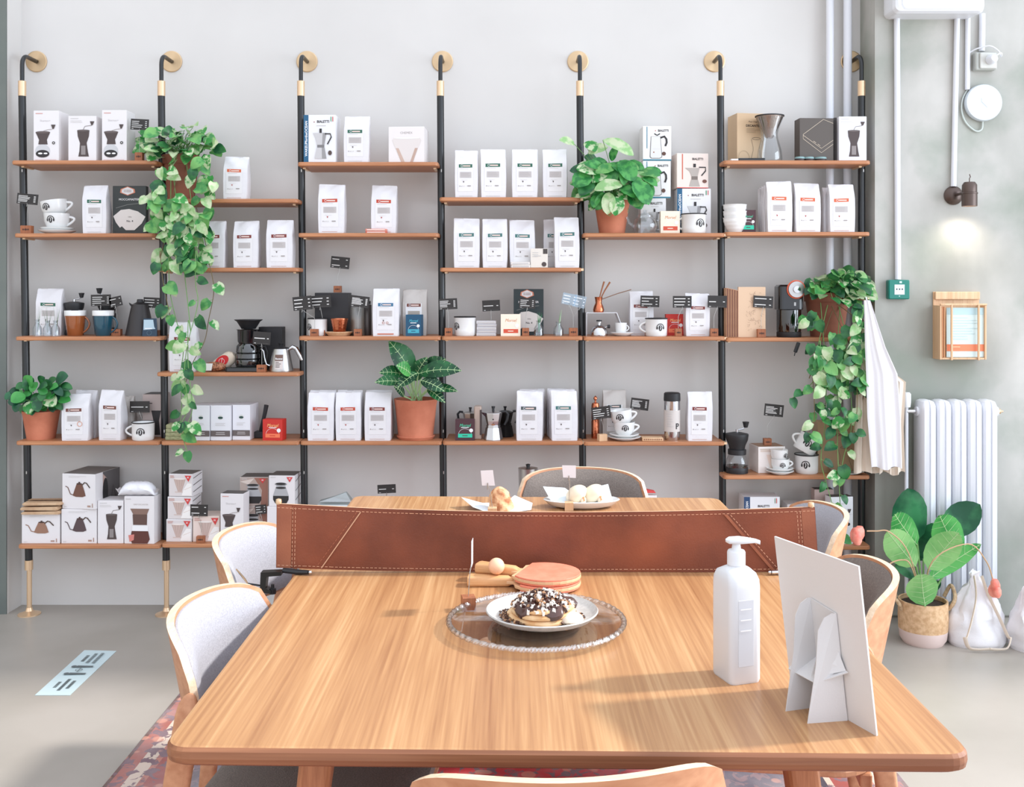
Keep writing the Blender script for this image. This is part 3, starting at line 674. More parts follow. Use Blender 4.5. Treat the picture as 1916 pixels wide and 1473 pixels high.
# ================================================================ cartons
def carton(name,label,cat,x0,x1,yt,s,col,art,d=0.12,Y=4.335,rz=0.0,group=None,base=None,side=None,top=None,artname='front_print',topcol=None):
    z0=SZ(s) if base is None else base
    X0,X1=PX(x0,Y),PX(x1,Y); w=X1-X0; h=PZ(yt,Y)-z0
    root=thing(name,label,cat,((X0+X1)/2,Y,z0),rz,group)
    mb=MB(); m=mat('card_%d_%d_%d'%col,col,0.5,bump=0.05,bump_scale=40); mb.slab([(-w/2,0),(w/2,0),(w/2,d),(-w/2,d)],0,h,m,0.0012)
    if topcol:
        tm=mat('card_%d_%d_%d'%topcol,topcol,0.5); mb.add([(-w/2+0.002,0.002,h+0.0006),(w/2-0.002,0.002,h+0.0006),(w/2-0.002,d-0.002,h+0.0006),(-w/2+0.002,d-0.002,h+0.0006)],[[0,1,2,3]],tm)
    mb.build('carton',root)
    if art is not a_plain:
        mb=MB(); f=Face(mb,w,h); art(f); mb.build(artname,root,fixn=False)
    if side:      # printing on the right flank
        mb=MB(); mb.M=Matrix.Translation(Vector((w/2,d/2,0)))@Matrix.Rotation(PI/2,4,'Z'); f=Face(mb,d,h); side(f); mb.build('side_print',root,fixn=False)
    return root
WB=(226,222,222); KB=(206,176,140)
def sd_dark(f):
    f.rect(0.30,1.0,0.0,1.0,flat(92,88,88)); f.poly([(0.30,0.95),(0.45,0.8),(0.30,0.6)],flat(190,160,150)); f.ell(0.40,0.42,0.11,0.40,flat(40,38,40)); f.line([(0.62,0.05),(0.72,0.55),(0.85,0.1)],0.004,I_blk)
def sd_bars(f):
    for k in range(3): f.line([(0.08,0.80-k*0.3),(0.92,0.92-k*0.3)],0.003,I_dk)
def sd_txt(f): f.bars(0.3,0.9,0.35,0.9,6,I_lg,rn,0.25)
G1='boxed hand grinders'
hg='box picturing a hand grinder with glass jar, '
sg='white box picturing a slim hand grinder, '
carton('grinder_box',hg+'leftmost on the top left shelf','box',63,110,207,300,WB,a_skerton,0.10,rz=0.0,group=G1,top=None)
carton('grinder_box',sg+'second on the top left shelf','box',128,180,217,300,WB,a_slim,0.09,group=G1)
carton('grinder_box',hg+'third on the top left shelf','box',191,237,206,300,WB,a_skerton,0.10,group=G1)
carton('grinder_box',sg+'at the right end of the top right shelf','box',1570,1621,218,300,(226,226,232),a_slim,0.06,rz=-0.03,group=G1)
carton('grinder_box',sg+'lowest left shelf, right of kettle box','box',183,231,937,1020,WB,a_slim,0.10,group=G1)
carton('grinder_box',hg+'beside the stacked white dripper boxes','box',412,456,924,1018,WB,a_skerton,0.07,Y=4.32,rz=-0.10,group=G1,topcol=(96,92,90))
GK='boxed kettles'
carton('kettle_box','small white box picturing a silver-brown gooseneck kettle, under the kraft envelopes','box',41,112,962,1020,WB,lambda f:a_kettle(f,(150,112,92)),0.065,group=GK)
r_=carton('kettle_box','white box picturing a dark gooseneck kettle, under another kettle box','box',115,181,953,1020,WB,lambda f:a_kettle(f,(84,66,68)),0.19,group=GK)
zk=PZ(953,4.335)+0.0008
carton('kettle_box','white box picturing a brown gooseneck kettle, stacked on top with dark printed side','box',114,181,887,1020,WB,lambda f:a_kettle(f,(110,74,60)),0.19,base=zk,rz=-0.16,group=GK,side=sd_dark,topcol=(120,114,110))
carton('coffee_maker_box','tall white box picturing a drip decanter, right end of lowest left shelf','box',232,289,929,1020,WB,a_drip,0.07,Y=4.33,rz=-0.06)
# envelopes on the small kettle box
zb=PZ(962,4.335)+0.0008
for k,(dx,hh,rz,lb) in enumerate(((0.0,0.012,0.02,'lowest of three'),(-0.006,0.016,-0.04,'middle of three'),(0.006,0.014,0.05,'topmost of three'))):
    t=thing('paper_envelope','padded kraft envelope lying on the small kettle box, '+lb,'envelope',(PX(77,4.33)+dx,4.33,zb),rz,'stacked kraft envelopes')
    mb=MB(); w=0.166; L=[]
    for (sx,z) in ((0.97,0),(1.0,hh*0.35),(1.0,hh*0.6),(0.90,hh)):
        L.append([(p[0]*sx,p[1]*sx+0.0,z+0.003*math.sin(p[0]*30+k)*(z>0)) for p in rrect(-w/2,w/2,-0.01,0.065,0.006,2)])
    mb.loops(L,mat('kraft_paper',(186,150,116),0.7,col2=(202,170,136),noise_scale=30),False); mb.build('pouch',t)
    mb=MB(); mb.add([(-w*0.44,0.02,hh+0.004),(w*0.44,0.02,hh+0.004),(w*0.40,0.05,hh+0.0045),(-w*0.40,0.05,hh+0.0045)],[[0,1,2,3]],mat('kraft_flap',(168,132,100),0.7)); mb.build('flap',t)
    zb+=hh+0.0052
# white plastic package on the drip box
zt=PZ(929,4.33)+0.001
t=thing('plastic_package','white plastic wrapped package lying on the tall drip decanter box','package',(PX(256,4.34),4.32,zt))
mb=MB(); L=[]
for i in range(15):
    u=-1+2*i/14; w=0.155; hh=0.058*(1-abs(u)**5*0.85); 
    L.append([(u*w/2,0.038+0.038*math.cos(a)*(1-0.3*abs(u)**6)*(1+0.05*math.sin(9*a+i)),max(0.0,hh/2+hh/2*math.sin(a)*(1+0.06*math.sin(7*a+2*i)))) for a in [2*PI*k/16 for k in range(16)]])
mb.loops(L,mat('white_film',(232,232,236),0.3,bump=0.5,bump_scale=60),True); mb.build('wrap',t)
mb=MB(); 
for s in (-1,1): 
    mb=MB(); mb.add([(s*0.0775,0.02,0.01),(s*0.0775,0.06,0.01),(s*0.088,0.065,0.03),(s*0.09,0.04,0.024),(s*0.088,0.01,0.034)],[[0,1,2,3,4]],mat('white_film2',(220,214,212),0.3)); mb.build('sealed_end',t)
# dripper boxes
GD='dripper boxes'
z0=SZ(1018); z1=PZ(972,4.345)+0.0006; z2=PZ(929.5,4.345)+0.0006
dl='small white dripper box with red 01 triangle, '
carton('dripper_box',dl+'bottom of the stack of three','box',311,359,972,1018,WB,a_dripper,0.10,Y=4.345,rz=-0.04,group=GD)
carton('dripper_box',dl+'middle of the stack of three','box',313,360,930,1018,WB,a_dripper,0.10,Y=4.345,base=z1,rz=-0.09,group=GD,side=sd_bars)
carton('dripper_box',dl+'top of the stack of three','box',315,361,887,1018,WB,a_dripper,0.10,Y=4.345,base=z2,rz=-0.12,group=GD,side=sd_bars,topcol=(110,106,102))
carton('dripper_box','cream dripper box with red 02 triangle behind the black sign','box',361,411,966,1018,(226,208,196),lambda f:a_dripper(f,'02',True),0.11,Y=4.345,group=GD)
GS='glass server boxes'
carton('server_box','server box with photo print and red 05 triangle, upper one','box',449,502,948,1018,(206,196,190),lambda f:a_server(f,'05',True),0.10,Y=4.40,group=GS)
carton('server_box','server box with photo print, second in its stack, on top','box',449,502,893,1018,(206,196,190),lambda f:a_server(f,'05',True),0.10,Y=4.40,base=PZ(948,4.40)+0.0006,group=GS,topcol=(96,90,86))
carton('server_box','plain white server box standing behind the net end','box',500,555,948,1018,WB,a_plain,0.11,Y=4.37,group=GS)
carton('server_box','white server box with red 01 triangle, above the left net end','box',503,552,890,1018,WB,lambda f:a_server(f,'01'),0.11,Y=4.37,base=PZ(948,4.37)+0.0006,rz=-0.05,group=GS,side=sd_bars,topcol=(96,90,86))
bpy.data.objects['server_box']['label']='server box with photo print standing behind the tilted black sign, lower in its stack'
bpy.data.objects['server_box.001']['label']='server box with photo print and red 05 triangle, upper in its stack'
# moka and coffee maker cartons
GM='boxed stovetop coffee makers'
carton('coffee_maker_box','stovetop coffee maker box with blue spine lettering, on top shelf of third bay','box',568,628,215,303,(228,228,230),a_moka,0.10,Y=4.33,rz=-0.04,group=GM)
carton('coffee_maker_box','stovetop coffee maker box with blue spine, under the red-edged box','box',1267,1330,353,436,(228,226,226),a_moka,0.10,Y=4.425,group=GM)
carton('coffee_maker_box','red-edged coffee maker box on top of the blue-spined one','box',1266,1326,287,436,(230,214,204),lambda f:a_redmoka(f),0.09,Y=4.43,base=PZ(353,4.425)+0.0025,rz=0.10,group=GM,side=sd_txt)
carton('coffee_maker_box','white coffee maker box behind the glass teapot, lowest of three','box',1199,1246,371,436,(228,226,226),a_moka_photo,0.10,Y=4.425,group=GM)
zq=PZ(371,4.425)+0.0008
carton('coffee_maker_box','teal-edged coffee maker box, middle of the stack of three','box',1203,1255,301,436,(230,228,226),a_kitty,0.10,Y=4.425,base=zq,rz=0.04,group=GM)
carton('coffee_maker_box','teal-edged coffee maker box, top of the stack of three','box',1203,1256,236,436,(230,228,226),a_kitty,0.10,Y=4.425,base=PZ(301,4.425)+0.0012,rz=0.03,group=GM)
carton('coffee_maker_box','white box lettered in grey with a glass coffee carafe print','box',727,794,237,303,(228,222,220),a_chemex,0.13,Y=4.33,rz=-0.06)
carton('decanter_box','kraft box for a pour over decanter, top right shelf beside the carafe','box',1378,1430,212,300,KB,a_decanter,0.11,Y=4.425,rz=0.16,group='kraft decanter boxes')
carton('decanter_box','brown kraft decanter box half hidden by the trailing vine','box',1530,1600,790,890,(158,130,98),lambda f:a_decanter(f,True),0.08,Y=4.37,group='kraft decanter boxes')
carton('scale_box','dark grey box with thin outline drawing of a scale','box',1496,1560,221,300,(84,76,70),a_scale,0.07,Y=4.345,rz=0.05)
carton('book_box','thin dark carton wedged between scale box and grinder box','box',1561,1567,220,300,(60,54,52),a_plain,0.08,Y=4.37)
GF='black paper filter packs'
carton('filter_pack','black filter paper pack beside the white bag, second left shelf','filter pack',211,273,348,436.5,(46,50,48),a_filter,0.03,Y=4.37,group=GF)
carton('filter_pack','black filter paper pack behind signs and cream box','filter pack',961,1017,541,629.5,(36,48,50),a_filter,0.03,Y=4.42,group=GF)
carton('kettle_carton','grey white carton with black lid edge behind the enamel mug','box',267,303,738,826,(176,160,154),lambda f:(f.rect(0.05,0.5,0.78,0.80,I_dk),f.poly([(0.45,0.62),(0.95,0.62),(0.85,0.38),(0.92,0.05),(0.5,0.05),(0.56,0.38)],I_blk)),0.10,Y=4.44,rz=0.0,topcol=(50,46,46))
carton('black_box','plain black carton with a price sign standing on its top','box',589,652,548,629.5,(44,42,44),a_plain,0.08,Y=4.45)
carton('black_box','plain black carton behind the drip coffee maker','box',484,528,612,697,(36,34,36),a_plain,0.06,Y=4.46)
G3='white tea cartons with a grey band'
for (a,b_,yt,Y,lb) in ((359,392.5,757,4.33,'leftmost'),(394,431,757,4.33,'middle'),(435,468,756,4.345,'rightmost')):
    carton('tea_box','tall white carton with dark grey band, '+lb+' of three','box',a,b_,yt+2,826,(222,222,226),a_rosebox,0.12,Y=Y,rz=-0.05,group=G3)
GO='small gift chocolate boxes'
gb='box'
def mors(x0,x1,yt,s,col,art,lb,Y=4.335,d=0.035,rz=0.0): return carton('chocolate_box',lb,'box',x0,x1,yt,s,col,art,d,Y=Y,rz=rz,group=GO)
mors(491,529,785,826,(196,44,34),a_mred,'bright red small box right of the banded white cartons',rz=-0.12,d=0.05)
mors(759,788,589,629.5,(26,78,108),a_mblue,'navy blue small box in front of the grey bag',rz=-0.10,d=0.05)
mors(852,888,785,826,(74,44,50),a_mdk,'dark maroon small box with turquoise band, fourth bay')
mors(937,974,588,629.5,(238,226,206),a_mcr,'cream small box in front of the black filter pack')
mors(1236,1272,395,436,(238,226,206),a_mcr,'cream small box between teapot and enamel mug',Y=4.35)
mors(1246,1280,588,630,(178,66,44),a_mred,'rust red small box right of the enamel mug',Y=4.42)
mors(1386,1414,393,434,(70,46,44),a_mdk,'dark small box half behind the ribbed white cups',Y=4.36)
carton('patterned_box','small cream patterned box leaning in front of green banded bags','box',993,1025,465,501,(222,214,204),lambda f:(f.rect(0.72,0.98,0.72,0.98,flat(70,62,60)),f.bars(0.1,0.65,0.5,0.8,3,I_gr,rn,0.3),f.circ(0.78,0.18,0.010,I_dk),f.rect(0.2,0.6,0.60,0.63,I_gr)),0.02,Y=4.32)
G5='boxes on the lowest right shelf'
carton('coffee_maker_box','flat box with navy corner lettering, above the net at the right','box',1392,1459,930,1022,(226,226,228),lambda f:(f.rect(0,0.17,0,1,flat(36,66,104)),f.text('OCEAN',0.085,0.80,0.010,I_wh,True,rot=PI/2,maxw=0.04),f.text('BIALETTI',0.55,0.80,0.009,I_blk,True,maxw=0.05),f.rect(0.86,0.875,0.86,0.97,flat(60,140,90)),f.rect(0.90,0.92,0.86,0.97,flat(200,60,50))),0.10,Y=4.37,group=G5)
carton('coffee_maker_box','low grey white box just above the right end of the net','box',1473,1513,944,1022,(206,200,198),a_plain,0.09,Y=4.40,group=G5)
carton('grinder_box','tall box with dark lid and grinder photo, under the vine','box',1553,1597,930,1022,(228,228,232),lambda f:(f.text('Skerton+',0.45,0.86,0.0085,I_gr,maxw=0.06),f.poly([(0.2,0.60),(0.68,0.60),(0.55,0.36),(0.35,0.36)],I_dk),f.poly([(0.75,0.74),(0.92,0.74),(0.86,0.66),(0.81,0.66)],I_dk),f.circ(0.8,0.42,0.007,I_blk),f.rect(0.03,0.97,0.63,0.634,I_gr)),0.055,Y=4.34,rz=0.12,group=G5,topcol=(90,84,82))
carton('coffee_maker_box','box with black kettle edge right behind the net corner','box',1520,1544,952,1022,(222,216,212),lambda f:(f.text('BIALETTI',0.5,0.72,0.010,flat(130,90,60),True,maxw=0.045),f.ell(0.95,0.6,0.12,0.25,I_blk)),0.08,Y=4.34,group=G5)
carton('server_box','dark topped carton behind the tall grinder box at lower right','box',1524,1560,916,1022,(190,170,164),a_plain,0.05,Y=4.42,group=G5,topcol=(60,56,54))
carton('dripper_box','pale box with brown top under a sign, right bay','box',1418,1470,836,890,(232,224,218),lambda f:(f.bars(0.08,0.6,0.78,0.88,2,flat(206,180,160),rn,0.4),f.poly([(0.3,0.7),(0.8,0.7),(0.65,0.15),(0.45,0.15)],flat(226,206,192)),f.rect(0.06,0.94,0.90,0.92,flat(190,170,150))),0.11,Y=4.37,rz=0.12,topcol=(150,112,84))
# ================================================================ coffee bags
M_bagw=mat('white_foil_bag',(222,220,222),0.34,bump=0.8,bump_scale=16,bump_dist=0.004,spec=0.5)
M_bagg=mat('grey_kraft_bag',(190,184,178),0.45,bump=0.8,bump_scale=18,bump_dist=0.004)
M_lab=mat('paper_label',(226,224,224),0.5)
GB='white coffee bags on the shelves'
def bag(x0,x1,yt,s,band,where,Y=4.335,grey=False,rz=0.0,d=0.062,plain=False,lean=0.0,label=None,extra=None,seed=None):
    w=PX(x1,Y)-PX(x0,Y); h=PZ(yt,Y)-SZ(s)
    lab=label or ('%s coffee bag with %s band, %s'%('grey' if grey else 'white',band,where))
    root=thing('coffee_bag',lab,'coffee bag',((PX(x0,Y)+PX(x1,Y))/2,Y,SZ(s)),rz,GB)
    rg=random.Random((seed or 0)+int(x0*7+yt)); M=M_bagg if grey else M_bagw
    kk=[rg.uniform(-1,1) for _ in range(8)]
    def yf(z):              # how far the front leans back with height
        t=z/h; return 0.0 if t<0.70 else (t-0.70)/0.30*d*0.42*(0.6+0.4*(t-0.7)/0.3)+lean*0
    def yb(z):
        t=z/h; return d if t<0.5 else d-(t-0.5)/0.5*(d*0.58-0.004)
    mb=MB(); L=[]
    for t in (0.0,0.012,0.05,0.15,0.3,0.45,0.6,0.70,0.78,0.85,0.91,0.955,0.985,1.0):
        z=t*h; ww=w*(0.955+0.045*math.sin(min(1,t*2.2)*PI/2)) if t<0.5 else w*(1.0-0.028*(t-0.5)/0.5)
        if t>0.99: ww*=0.95
        if t<0.01: ww*=0.985
        a=yf(z); b=max(a+0.0035,yb(z)); q=0.15 if t<0.8 else 0.0
        r=min((b-a)*0.30,0.007)
        loop=[]
        gus=(b-a)*0.0+ww*0.035*(1 if 0.1<t<0.8 else 0)
        # front edge points
        nfx=8
        for i in range(nfx+1):
            u=-1+2*i/nfx; x=u*(ww/2-r*0.4); cr=0.0
            if t>=0.78 and t<0.99: cr=0.0034*math.sin(u*3.1+kk[0]*3+t*22*kk[1])+0.0018*math.sin(u*7+kk[2]*5-t*30)
            loop.append((x,a+cr*(1 if 0<i<nfx else 0),z))
        m_=(a+b)/2
        loop.append((ww/2,a+r,z)); loop.append((ww/2-gus,m_,z)); loop.append((ww/2,b-r,z))
        for i in range(nfx+1):
            u=1-2*i/nfx; loop.append((u*(ww/2-r*0.4),b,z))
        loop.append((-ww/2,b-r,z)); loop.append((-ww/2+gus,m_,z)); loop.append((-ww/2,a+r,z))
        dx=0.0022*kk[3]*t*t*1.5
        L.append([(p[0]+dx,p[1],p[2]+(0.002*kk[4]*p[0]/w*2 if t>0.9 else 0)) for p in loop])
    mb.loops(L,M,True); mb.build('pouch',root)
    if plain: return root
    def base(x,z,e): return (x,-e+yf(z),z)
    mb=MB(); f=Face(mb,w,h,base=base)
    bc=I_band[band]; du=rg.uniform(-0.03,0.03); l,r_=0.20+du,0.76+du; tl=rg.uniform(-0.006,0.006)
    f.rect(l-0.04,r_+0.04,0.13,0.70,M_lab)
    f.poly([(l,0.625-tl),(r_,0.625+tl),(r_,0.695+tl),(l,0.695-tl)],bc)
    f.arc(l+0.125,0.66,h*0.021,0,2*PI,0.0012,I_wh,12); f.rect(l+0.18,r_-0.08,0.646+tl*0.3,0.672+tl*0.3,flat(226,200,190))
    f.rect(l+0.03,l+0.40,0.598,0.605,I_gr)
    f.rect(l+0.05,r_-0.04,0.415,0.535,flat(188,182,180) if not grey else flat(170,160,148))
    for k in range(4): f.rect(l+0.08,r_-0.07-rg.uniform(0,0.1),0.43+0.026*k,0.435+0.026*k,flat(166,160,158))
    f.poly([(l+0.17,0.345),(l+0.23,0.34),(l+0.20,0.305)],I_dk if band not in('red','orange') else flat(170,60,50)); f.rect(l+0.1,l+0.36,0.365,0.371,I_lg)
    for k in range(4): f.rect(l+0.03+0.06*k,l+0.055+0.06*k,0.232,0.25 if k!=1 else 0.242,flat(120,110,106) if k<2 else I_gr)
    f.rect(l+0.36,r_-0.06,0.236,0.254,flat(150,142,138))
    if band in ('red','orange','maroon') : f.rect(l,r_,0.030,0.037,flat(190,140,120))
    else: f.rect(l+0.02,r_,0.030,0.037,flat(190,186,180))
    if extra: extra(f)
    mb.build('label',root,fixn=False)
    return root
sL='second left shelf'; 
bag(153,200,346,436.5,'green','second shelf of the leftmost bay')
bag(66,116,540,630,'green','behind the small grass vases',Y=4.42)
bag(114,166,738,826,'brown','in front, beside the potted plant at left',Y=4.33,rz=0.04,extra=lambda f:f.arc(0.68,0.36,0.010,0,2*PI,0.002,flat(206,130,90),14))
bag(138,180,731,826,'brown','behind another bag beside the left pot',Y=4.41,plain=True,label='plain white bag standing behind the brown banded bag at left')
bag(182,228,731,826,'brown','left of the enamel mug',Y=4.34,rz=-0.12)
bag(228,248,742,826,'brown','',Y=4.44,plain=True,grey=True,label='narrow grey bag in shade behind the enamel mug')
bag(416,463,292,372,'orange','alone right of the high trailing plant')
bag(378,420,413,501,'maroon','half hidden by vine leaves, second bay')
bag(435,483,413,501,'maroon','middle of three, second bay',grey=False)
bag(497,548,411,501,'maroon','rightmost of three, second bay')
bag(315,368,603,697,'maroon','behind hanging vine stems, left of the coffee maker',Y=4.36)
bag(642,691,216,303,'green','between coffee maker box and carafe box')
bag(594,645,344,436,'red','left one of two, third bay')
bag(693,742,346,436,'red','right one of two, behind sugar packets',Y=4.36)
bag(696,747,540,629.5,'blue','right of the tilted list sign',Y=4.33,extra=lambda f:(f.arc(0.42,0.28,0.0045,0,2*PI,0.0016,flat(170,90,60),10),f.arc(0.56,0.28,0.0045,0,2*PI,0.0016,flat(170,90,60),10),f.rect(0.2,0.8,0.035,0.055,flat(196,96,60))))
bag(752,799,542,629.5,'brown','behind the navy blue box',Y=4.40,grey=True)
for (a,b_,bd,lb) in ((574,625,'red','leftmost'),(627,676,'red','middle'),(681,732,'maroon','rightmost')):
    bag(a,b_,735,826,bd,lb+' of three left of the striped plant',Y=4.33)
    bag(a+3,b_+3,731,826,bd,'',Y=4.40,plain=True,label='plain backed white bag standing behind the %s of three bags'%lb)
for (a,b_,yt,lb) in ((850,895,280,'leftmost'),(899,948,278,'second'),(957,1007,278,'third'),(1015,1062,278,'rightmost')):
    bag(a,b_,yt,369,'green',lb+' on top shelf of the fourth bay',rz=0.05 if lb=='second' else 0)
bag(848,898,408,501,'teal','far left under the row of four')
bag(902,950,409,501,'teal','second under the row of four')
bag(953,1002,411,501,'teal','third, slightly darker, behind the white bars',Y=4.36,grey=False)
bag(1016,1058,410,501,'teal','mostly hidden behind its right neighbour',Y=4.42)
bag(1037,1085,406,501,'teal','front right, under the row of four',Y=4.33)
for k in range(3):
    bag(965+k*3,1016+k*2,733-k*2,826,'dark','fourth bay low shelf, left stack, front',Y=4.33+0.066*k,plain=k>0,d=0.06,label=None if k==0 else 'plain white bag, %s behind the dark banded bag'%('first' if k==1 else 'second'))
for k in range(3):
    bag(1031-k*4,1082-k*4,732-k*2,826,'teal','low shelf, right stack beside the fifth post, front',Y=4.33+0.064*k,plain=k>0,d=0.058,rz=0.04,label=None if k==0 else 'plain white bag, %s behind the tilted teal banded bag'%('first' if k==1 else 'second'))
bag(1178,1224,545,630,'maroon','behind porcelain cup and sign, fifth bay',Y=4.43)
bag(1282,1329,549,630,'maroon','right of the rust red box',Y=4.36)
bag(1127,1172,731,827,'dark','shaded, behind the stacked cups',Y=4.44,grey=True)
bag(1286,1334,734,827,'maroon','right of the steel tumbler')
for k in range(4):
    bag(1420-k*3+8,1462-k*3+8,347+k*2,434,'orange','',Y=4.37+0.018*k,plain=True,d=0.016,label='thin white pouch in the row behind the orange banded bag, %s'%('nearest','second nearest','third nearest','farthest')[k])
bag(1435,1484,339,434,'orange','tallest of three on the right bay',Y=4.33,rz=0.02,d=0.035)
bag(1488,1537,342,434,'orange','middle of three on the right bay',Y=4.34)
bag(1540,1556,350,434,'maroon','',Y=4.40,plain=True,label='narrow white bag edge between two orange banded bags')
bag(1552,1601,344,434,'orange','rightmost of three on the right bay',Y=4.34,rz=-0.03)
# ================================================================ price signs on wooden blocks
M_card=mat('black_card',(40,36,34),0.5); M_cardw=mat('white_card',(228,224,226),0.6); M_clear=glass('clear_acrylic',(214,232,244),0.22,0.06)
M_ink=mat('white_print',(222,220,216),0.6)
def sign(cx0,cx1,cy0,cy1,bx0,bx1,by0,s,label,Y=4.325,tilt=0.0,lines=3,col='black',base=None,brz=0.0,bd=0.026,price=True,clear=False,rows=None,name='price_sign',wood_=None,cY=None):
    z0=SZ(s) if base is None else base
    bw=PX(bx1,Y)-PX(bx0,Y); bh=max(0.02,PZ(by0,Y)-z0); bx=(PX(bx0,Y)+PX(bx1,Y))/2
    root=thing(name,label,'price sign',(bx,Y,z0),0,'signs clipped on wooden blocks')
    rg=random.Random(int(cx0*3+cy0))
    mb=MB(); mb.M=Matrix.Rotation(brz,4,'Z'); mb.slab([(-bw/2,0),(bw/2,0),(bw/2,bd),(-bw/2,bd)],0,bh,wood_ or M_walnut,0.001)
    f=Face(mb,bw,bh); 
    if wood_ is None:
        logo_=flat(70,40,28); f.ell(0.5,0.5,0.13,0.13,logo_,10); f.ell(0.27,0.5,0.07,0.12,logo_,8); f.ell(0.73,0.5,0.07,0.12,logo_,8)
    mb.build('base_block',root)
    cY_=Y+bd*0.5 if cY is None else cY
    ccx=(PX(cx0,cY_)+PX(cx1,cY_))/2-bx; W=PX(cx1,cY_)-PX(cx0,cY_); H=PZ(cy0,cY_)-PZ(cy1,cY_); ccz=(PZ(cy0,cY_)+PZ(cy1,cY_))/2-z0
    c,sn=abs(math.cos(tilt)),abs(math.sin(tilt)); den=c*c-sn*sn
    w=(W*c-H*sn)/den; h=(H*c-W*sn)/den
    mb=MB(); y=cY_-Y
    zc=ccz-h/2-0.004
    mb.tube([(0,bd/2,bh-0.003),(0,bd/2,bh+(zc-bh)*0.6),(ccx*0.9,y+0.002,zc),(ccx,y+0.002,ccz-h*0.30)],0.0009,M_wire,6); wr=mb.build('wire',root)
    mb=MB(); mb.tube([(ccx-0.002,y-0.003,zc-0.006),(ccx,y-0.003,zc+0.010),(ccx+0.002,y-0.003,zc-0.001)],0.0011,M_wire,6); mb.build('clip',wr)
    mb=MB(); mb.M=Matrix.Translation(Vector((ccx,y,ccz)))@Matrix.Rotation(tilt,4,'Y')@Matrix.Translation(Vector((0,0,-h/2)))
    m=M_clear if clear else (M_card if col=='black' else M_cardw)
    mb.box(-w/2,w/2,-0.0006,0.0006,0,h,m)
    f=Face(mb,w,h,y=-0.0006,eps=0.0004)
    if col=='black':
        ink=M_ink if not clear else flat(236,240,242)
        n=lines; 
        for k in range(n):
            v=0.80-k*(0.52/max(1,n-1)) if n>1 else 0.52
            t=0.055 if n>3 else 0.07
            f.rect(0.07,0.07+rg.uniform(0.36,0.62),v-t,v,ink)
            if price: f.rect(0.80,0.90,v-t,v,ink)
        f.rect(0.07,0.18,0.07,0.11,ink); f.rect(0.22,0.9,0.085,0.095,flat(120,116,112))
    mb.build('card',root,fixn=False)
    return root
S=sign
S(244,279,222,244,252,266,285,300,'black sign on a wood block beside the third grinder box',tilt=0.05,lines=4)
S(31,72,361,384,38,58,422,436.5,'black sign in front of the leftmost post',tilt=0.09,lines=5)
S(170,208,551,573,178,190,618,630,'black sign sticking up behind the blue mug',tilt=-0.02,lines=4,Y=4.40)
S(203,230,553,576,208,225,616,630,'tilted black sign right of the blue mug',tilt=-0.22,lines=2,Y=4.40)
S(268,301,556,577,282,296,618,630,'black sign above the black gooseneck pot',tilt=0.05,lines=3,Y=4.42)
S(243,280,751,772,259,270,814,826,'black sign above the white enamel mug, low left shelf',tilt=0.0,lines=1,Y=4.40)
S(473,507,620,646,480,497,683,697,'black sign in front of the drip coffee maker',tilt=0.07,lines=1)
S(356,389,944,966,367,382,1004,1018,'black sign in front of the cream dripper box',tilt=0.02,lines=2)
S(477,499,944,963,484,496,1006,1018,'small black sign between server boxes',tilt=-0.08,lines=3,Y=4.36)
S(618,655,479,504,624,638,535,629.5,'black sign standing on top of the plain black carton',tilt=0.10,lines=2,Y=4.46,base=PZ(548,4.45)+0.001)
S(547,585,553,582,580,595,616,629.5,'wide black sign overlapping the third post',tilt=-0.10,lines=3)
S(579,620,552,577,596,608,618,629.5,'black sign behind the wide sign beside the third post',tilt=-0.06,lines=3,Y=4.36)
S(655,692,552,577,662,676,616,629.5,'black list sign left of the blue banded bag',tilt=0.12,lines=6)
S(706,741,906,924,715,730,1004,1018,'black sign just showing over the far table edge',tilt=-0.05,lines=1)
S(820,856,558,580,832,846,614,629.5,'black sign beside the fourth post, left of a plain enamel mug',tilt=-0.05,lines=5)
S(902,936,561,583,912,926,616,629.5,'black sign above the stack of small tablets',tilt=-0.05,lines=1,Y=4.39)
S(971,1002,557,578,977,990,614,629.5,'black sign in front of the black filter pack',tilt=0.06,lines=4)
S(1050,1080,547,573,1065,1081,614,629.5,'glare-bright clear sign, left one of the two beside the fifth post',tilt=0.20,lines=3,clear=True)
S(1071,1098,551,578,1066,1080,617,629.5,'glare-bright clear sign, right one of the two beside the fifth post',tilt=0.22,lines=3,clear=True,Y=4.36)
S(1198,1234,553,575,1208,1220,618,630,'black sign above the enamel mug with headphones logo',tilt=0.03,lines=3,Y=4.39)
S(1259,1294,554,576,1264,1276,615,630,'black sign in front of the rust red box',tilt=0.0,lines=3)
S(1324,1360,553,576,1330,1344,615,630,'black sign in front of the sixth post',tilt=0.02,lines=1)
S(1409,1447,553,577,1418,1433,616,632,'black sign in front of the kraft notebook',tilt=0.06,lines=2)
S(1106,1144,759,786,1121,1137,813,827,'tilted black sign leaning left of the stacked cups',tilt=-0.13,lines=4,wood_=M_palew,brz=0.3)
S(1179,1215,744,769,1182,1194,815,827,'tilted black sign right above the stacked cups',tilt=0.12,lines=6,Y=4.42)
S(1429,1467,755,781,1430,1444,821,890,'black sign on the pale box of the right bay',tilt=0.10,lines=6,Y=4.40,base=PZ(836,4.37)+0.001)

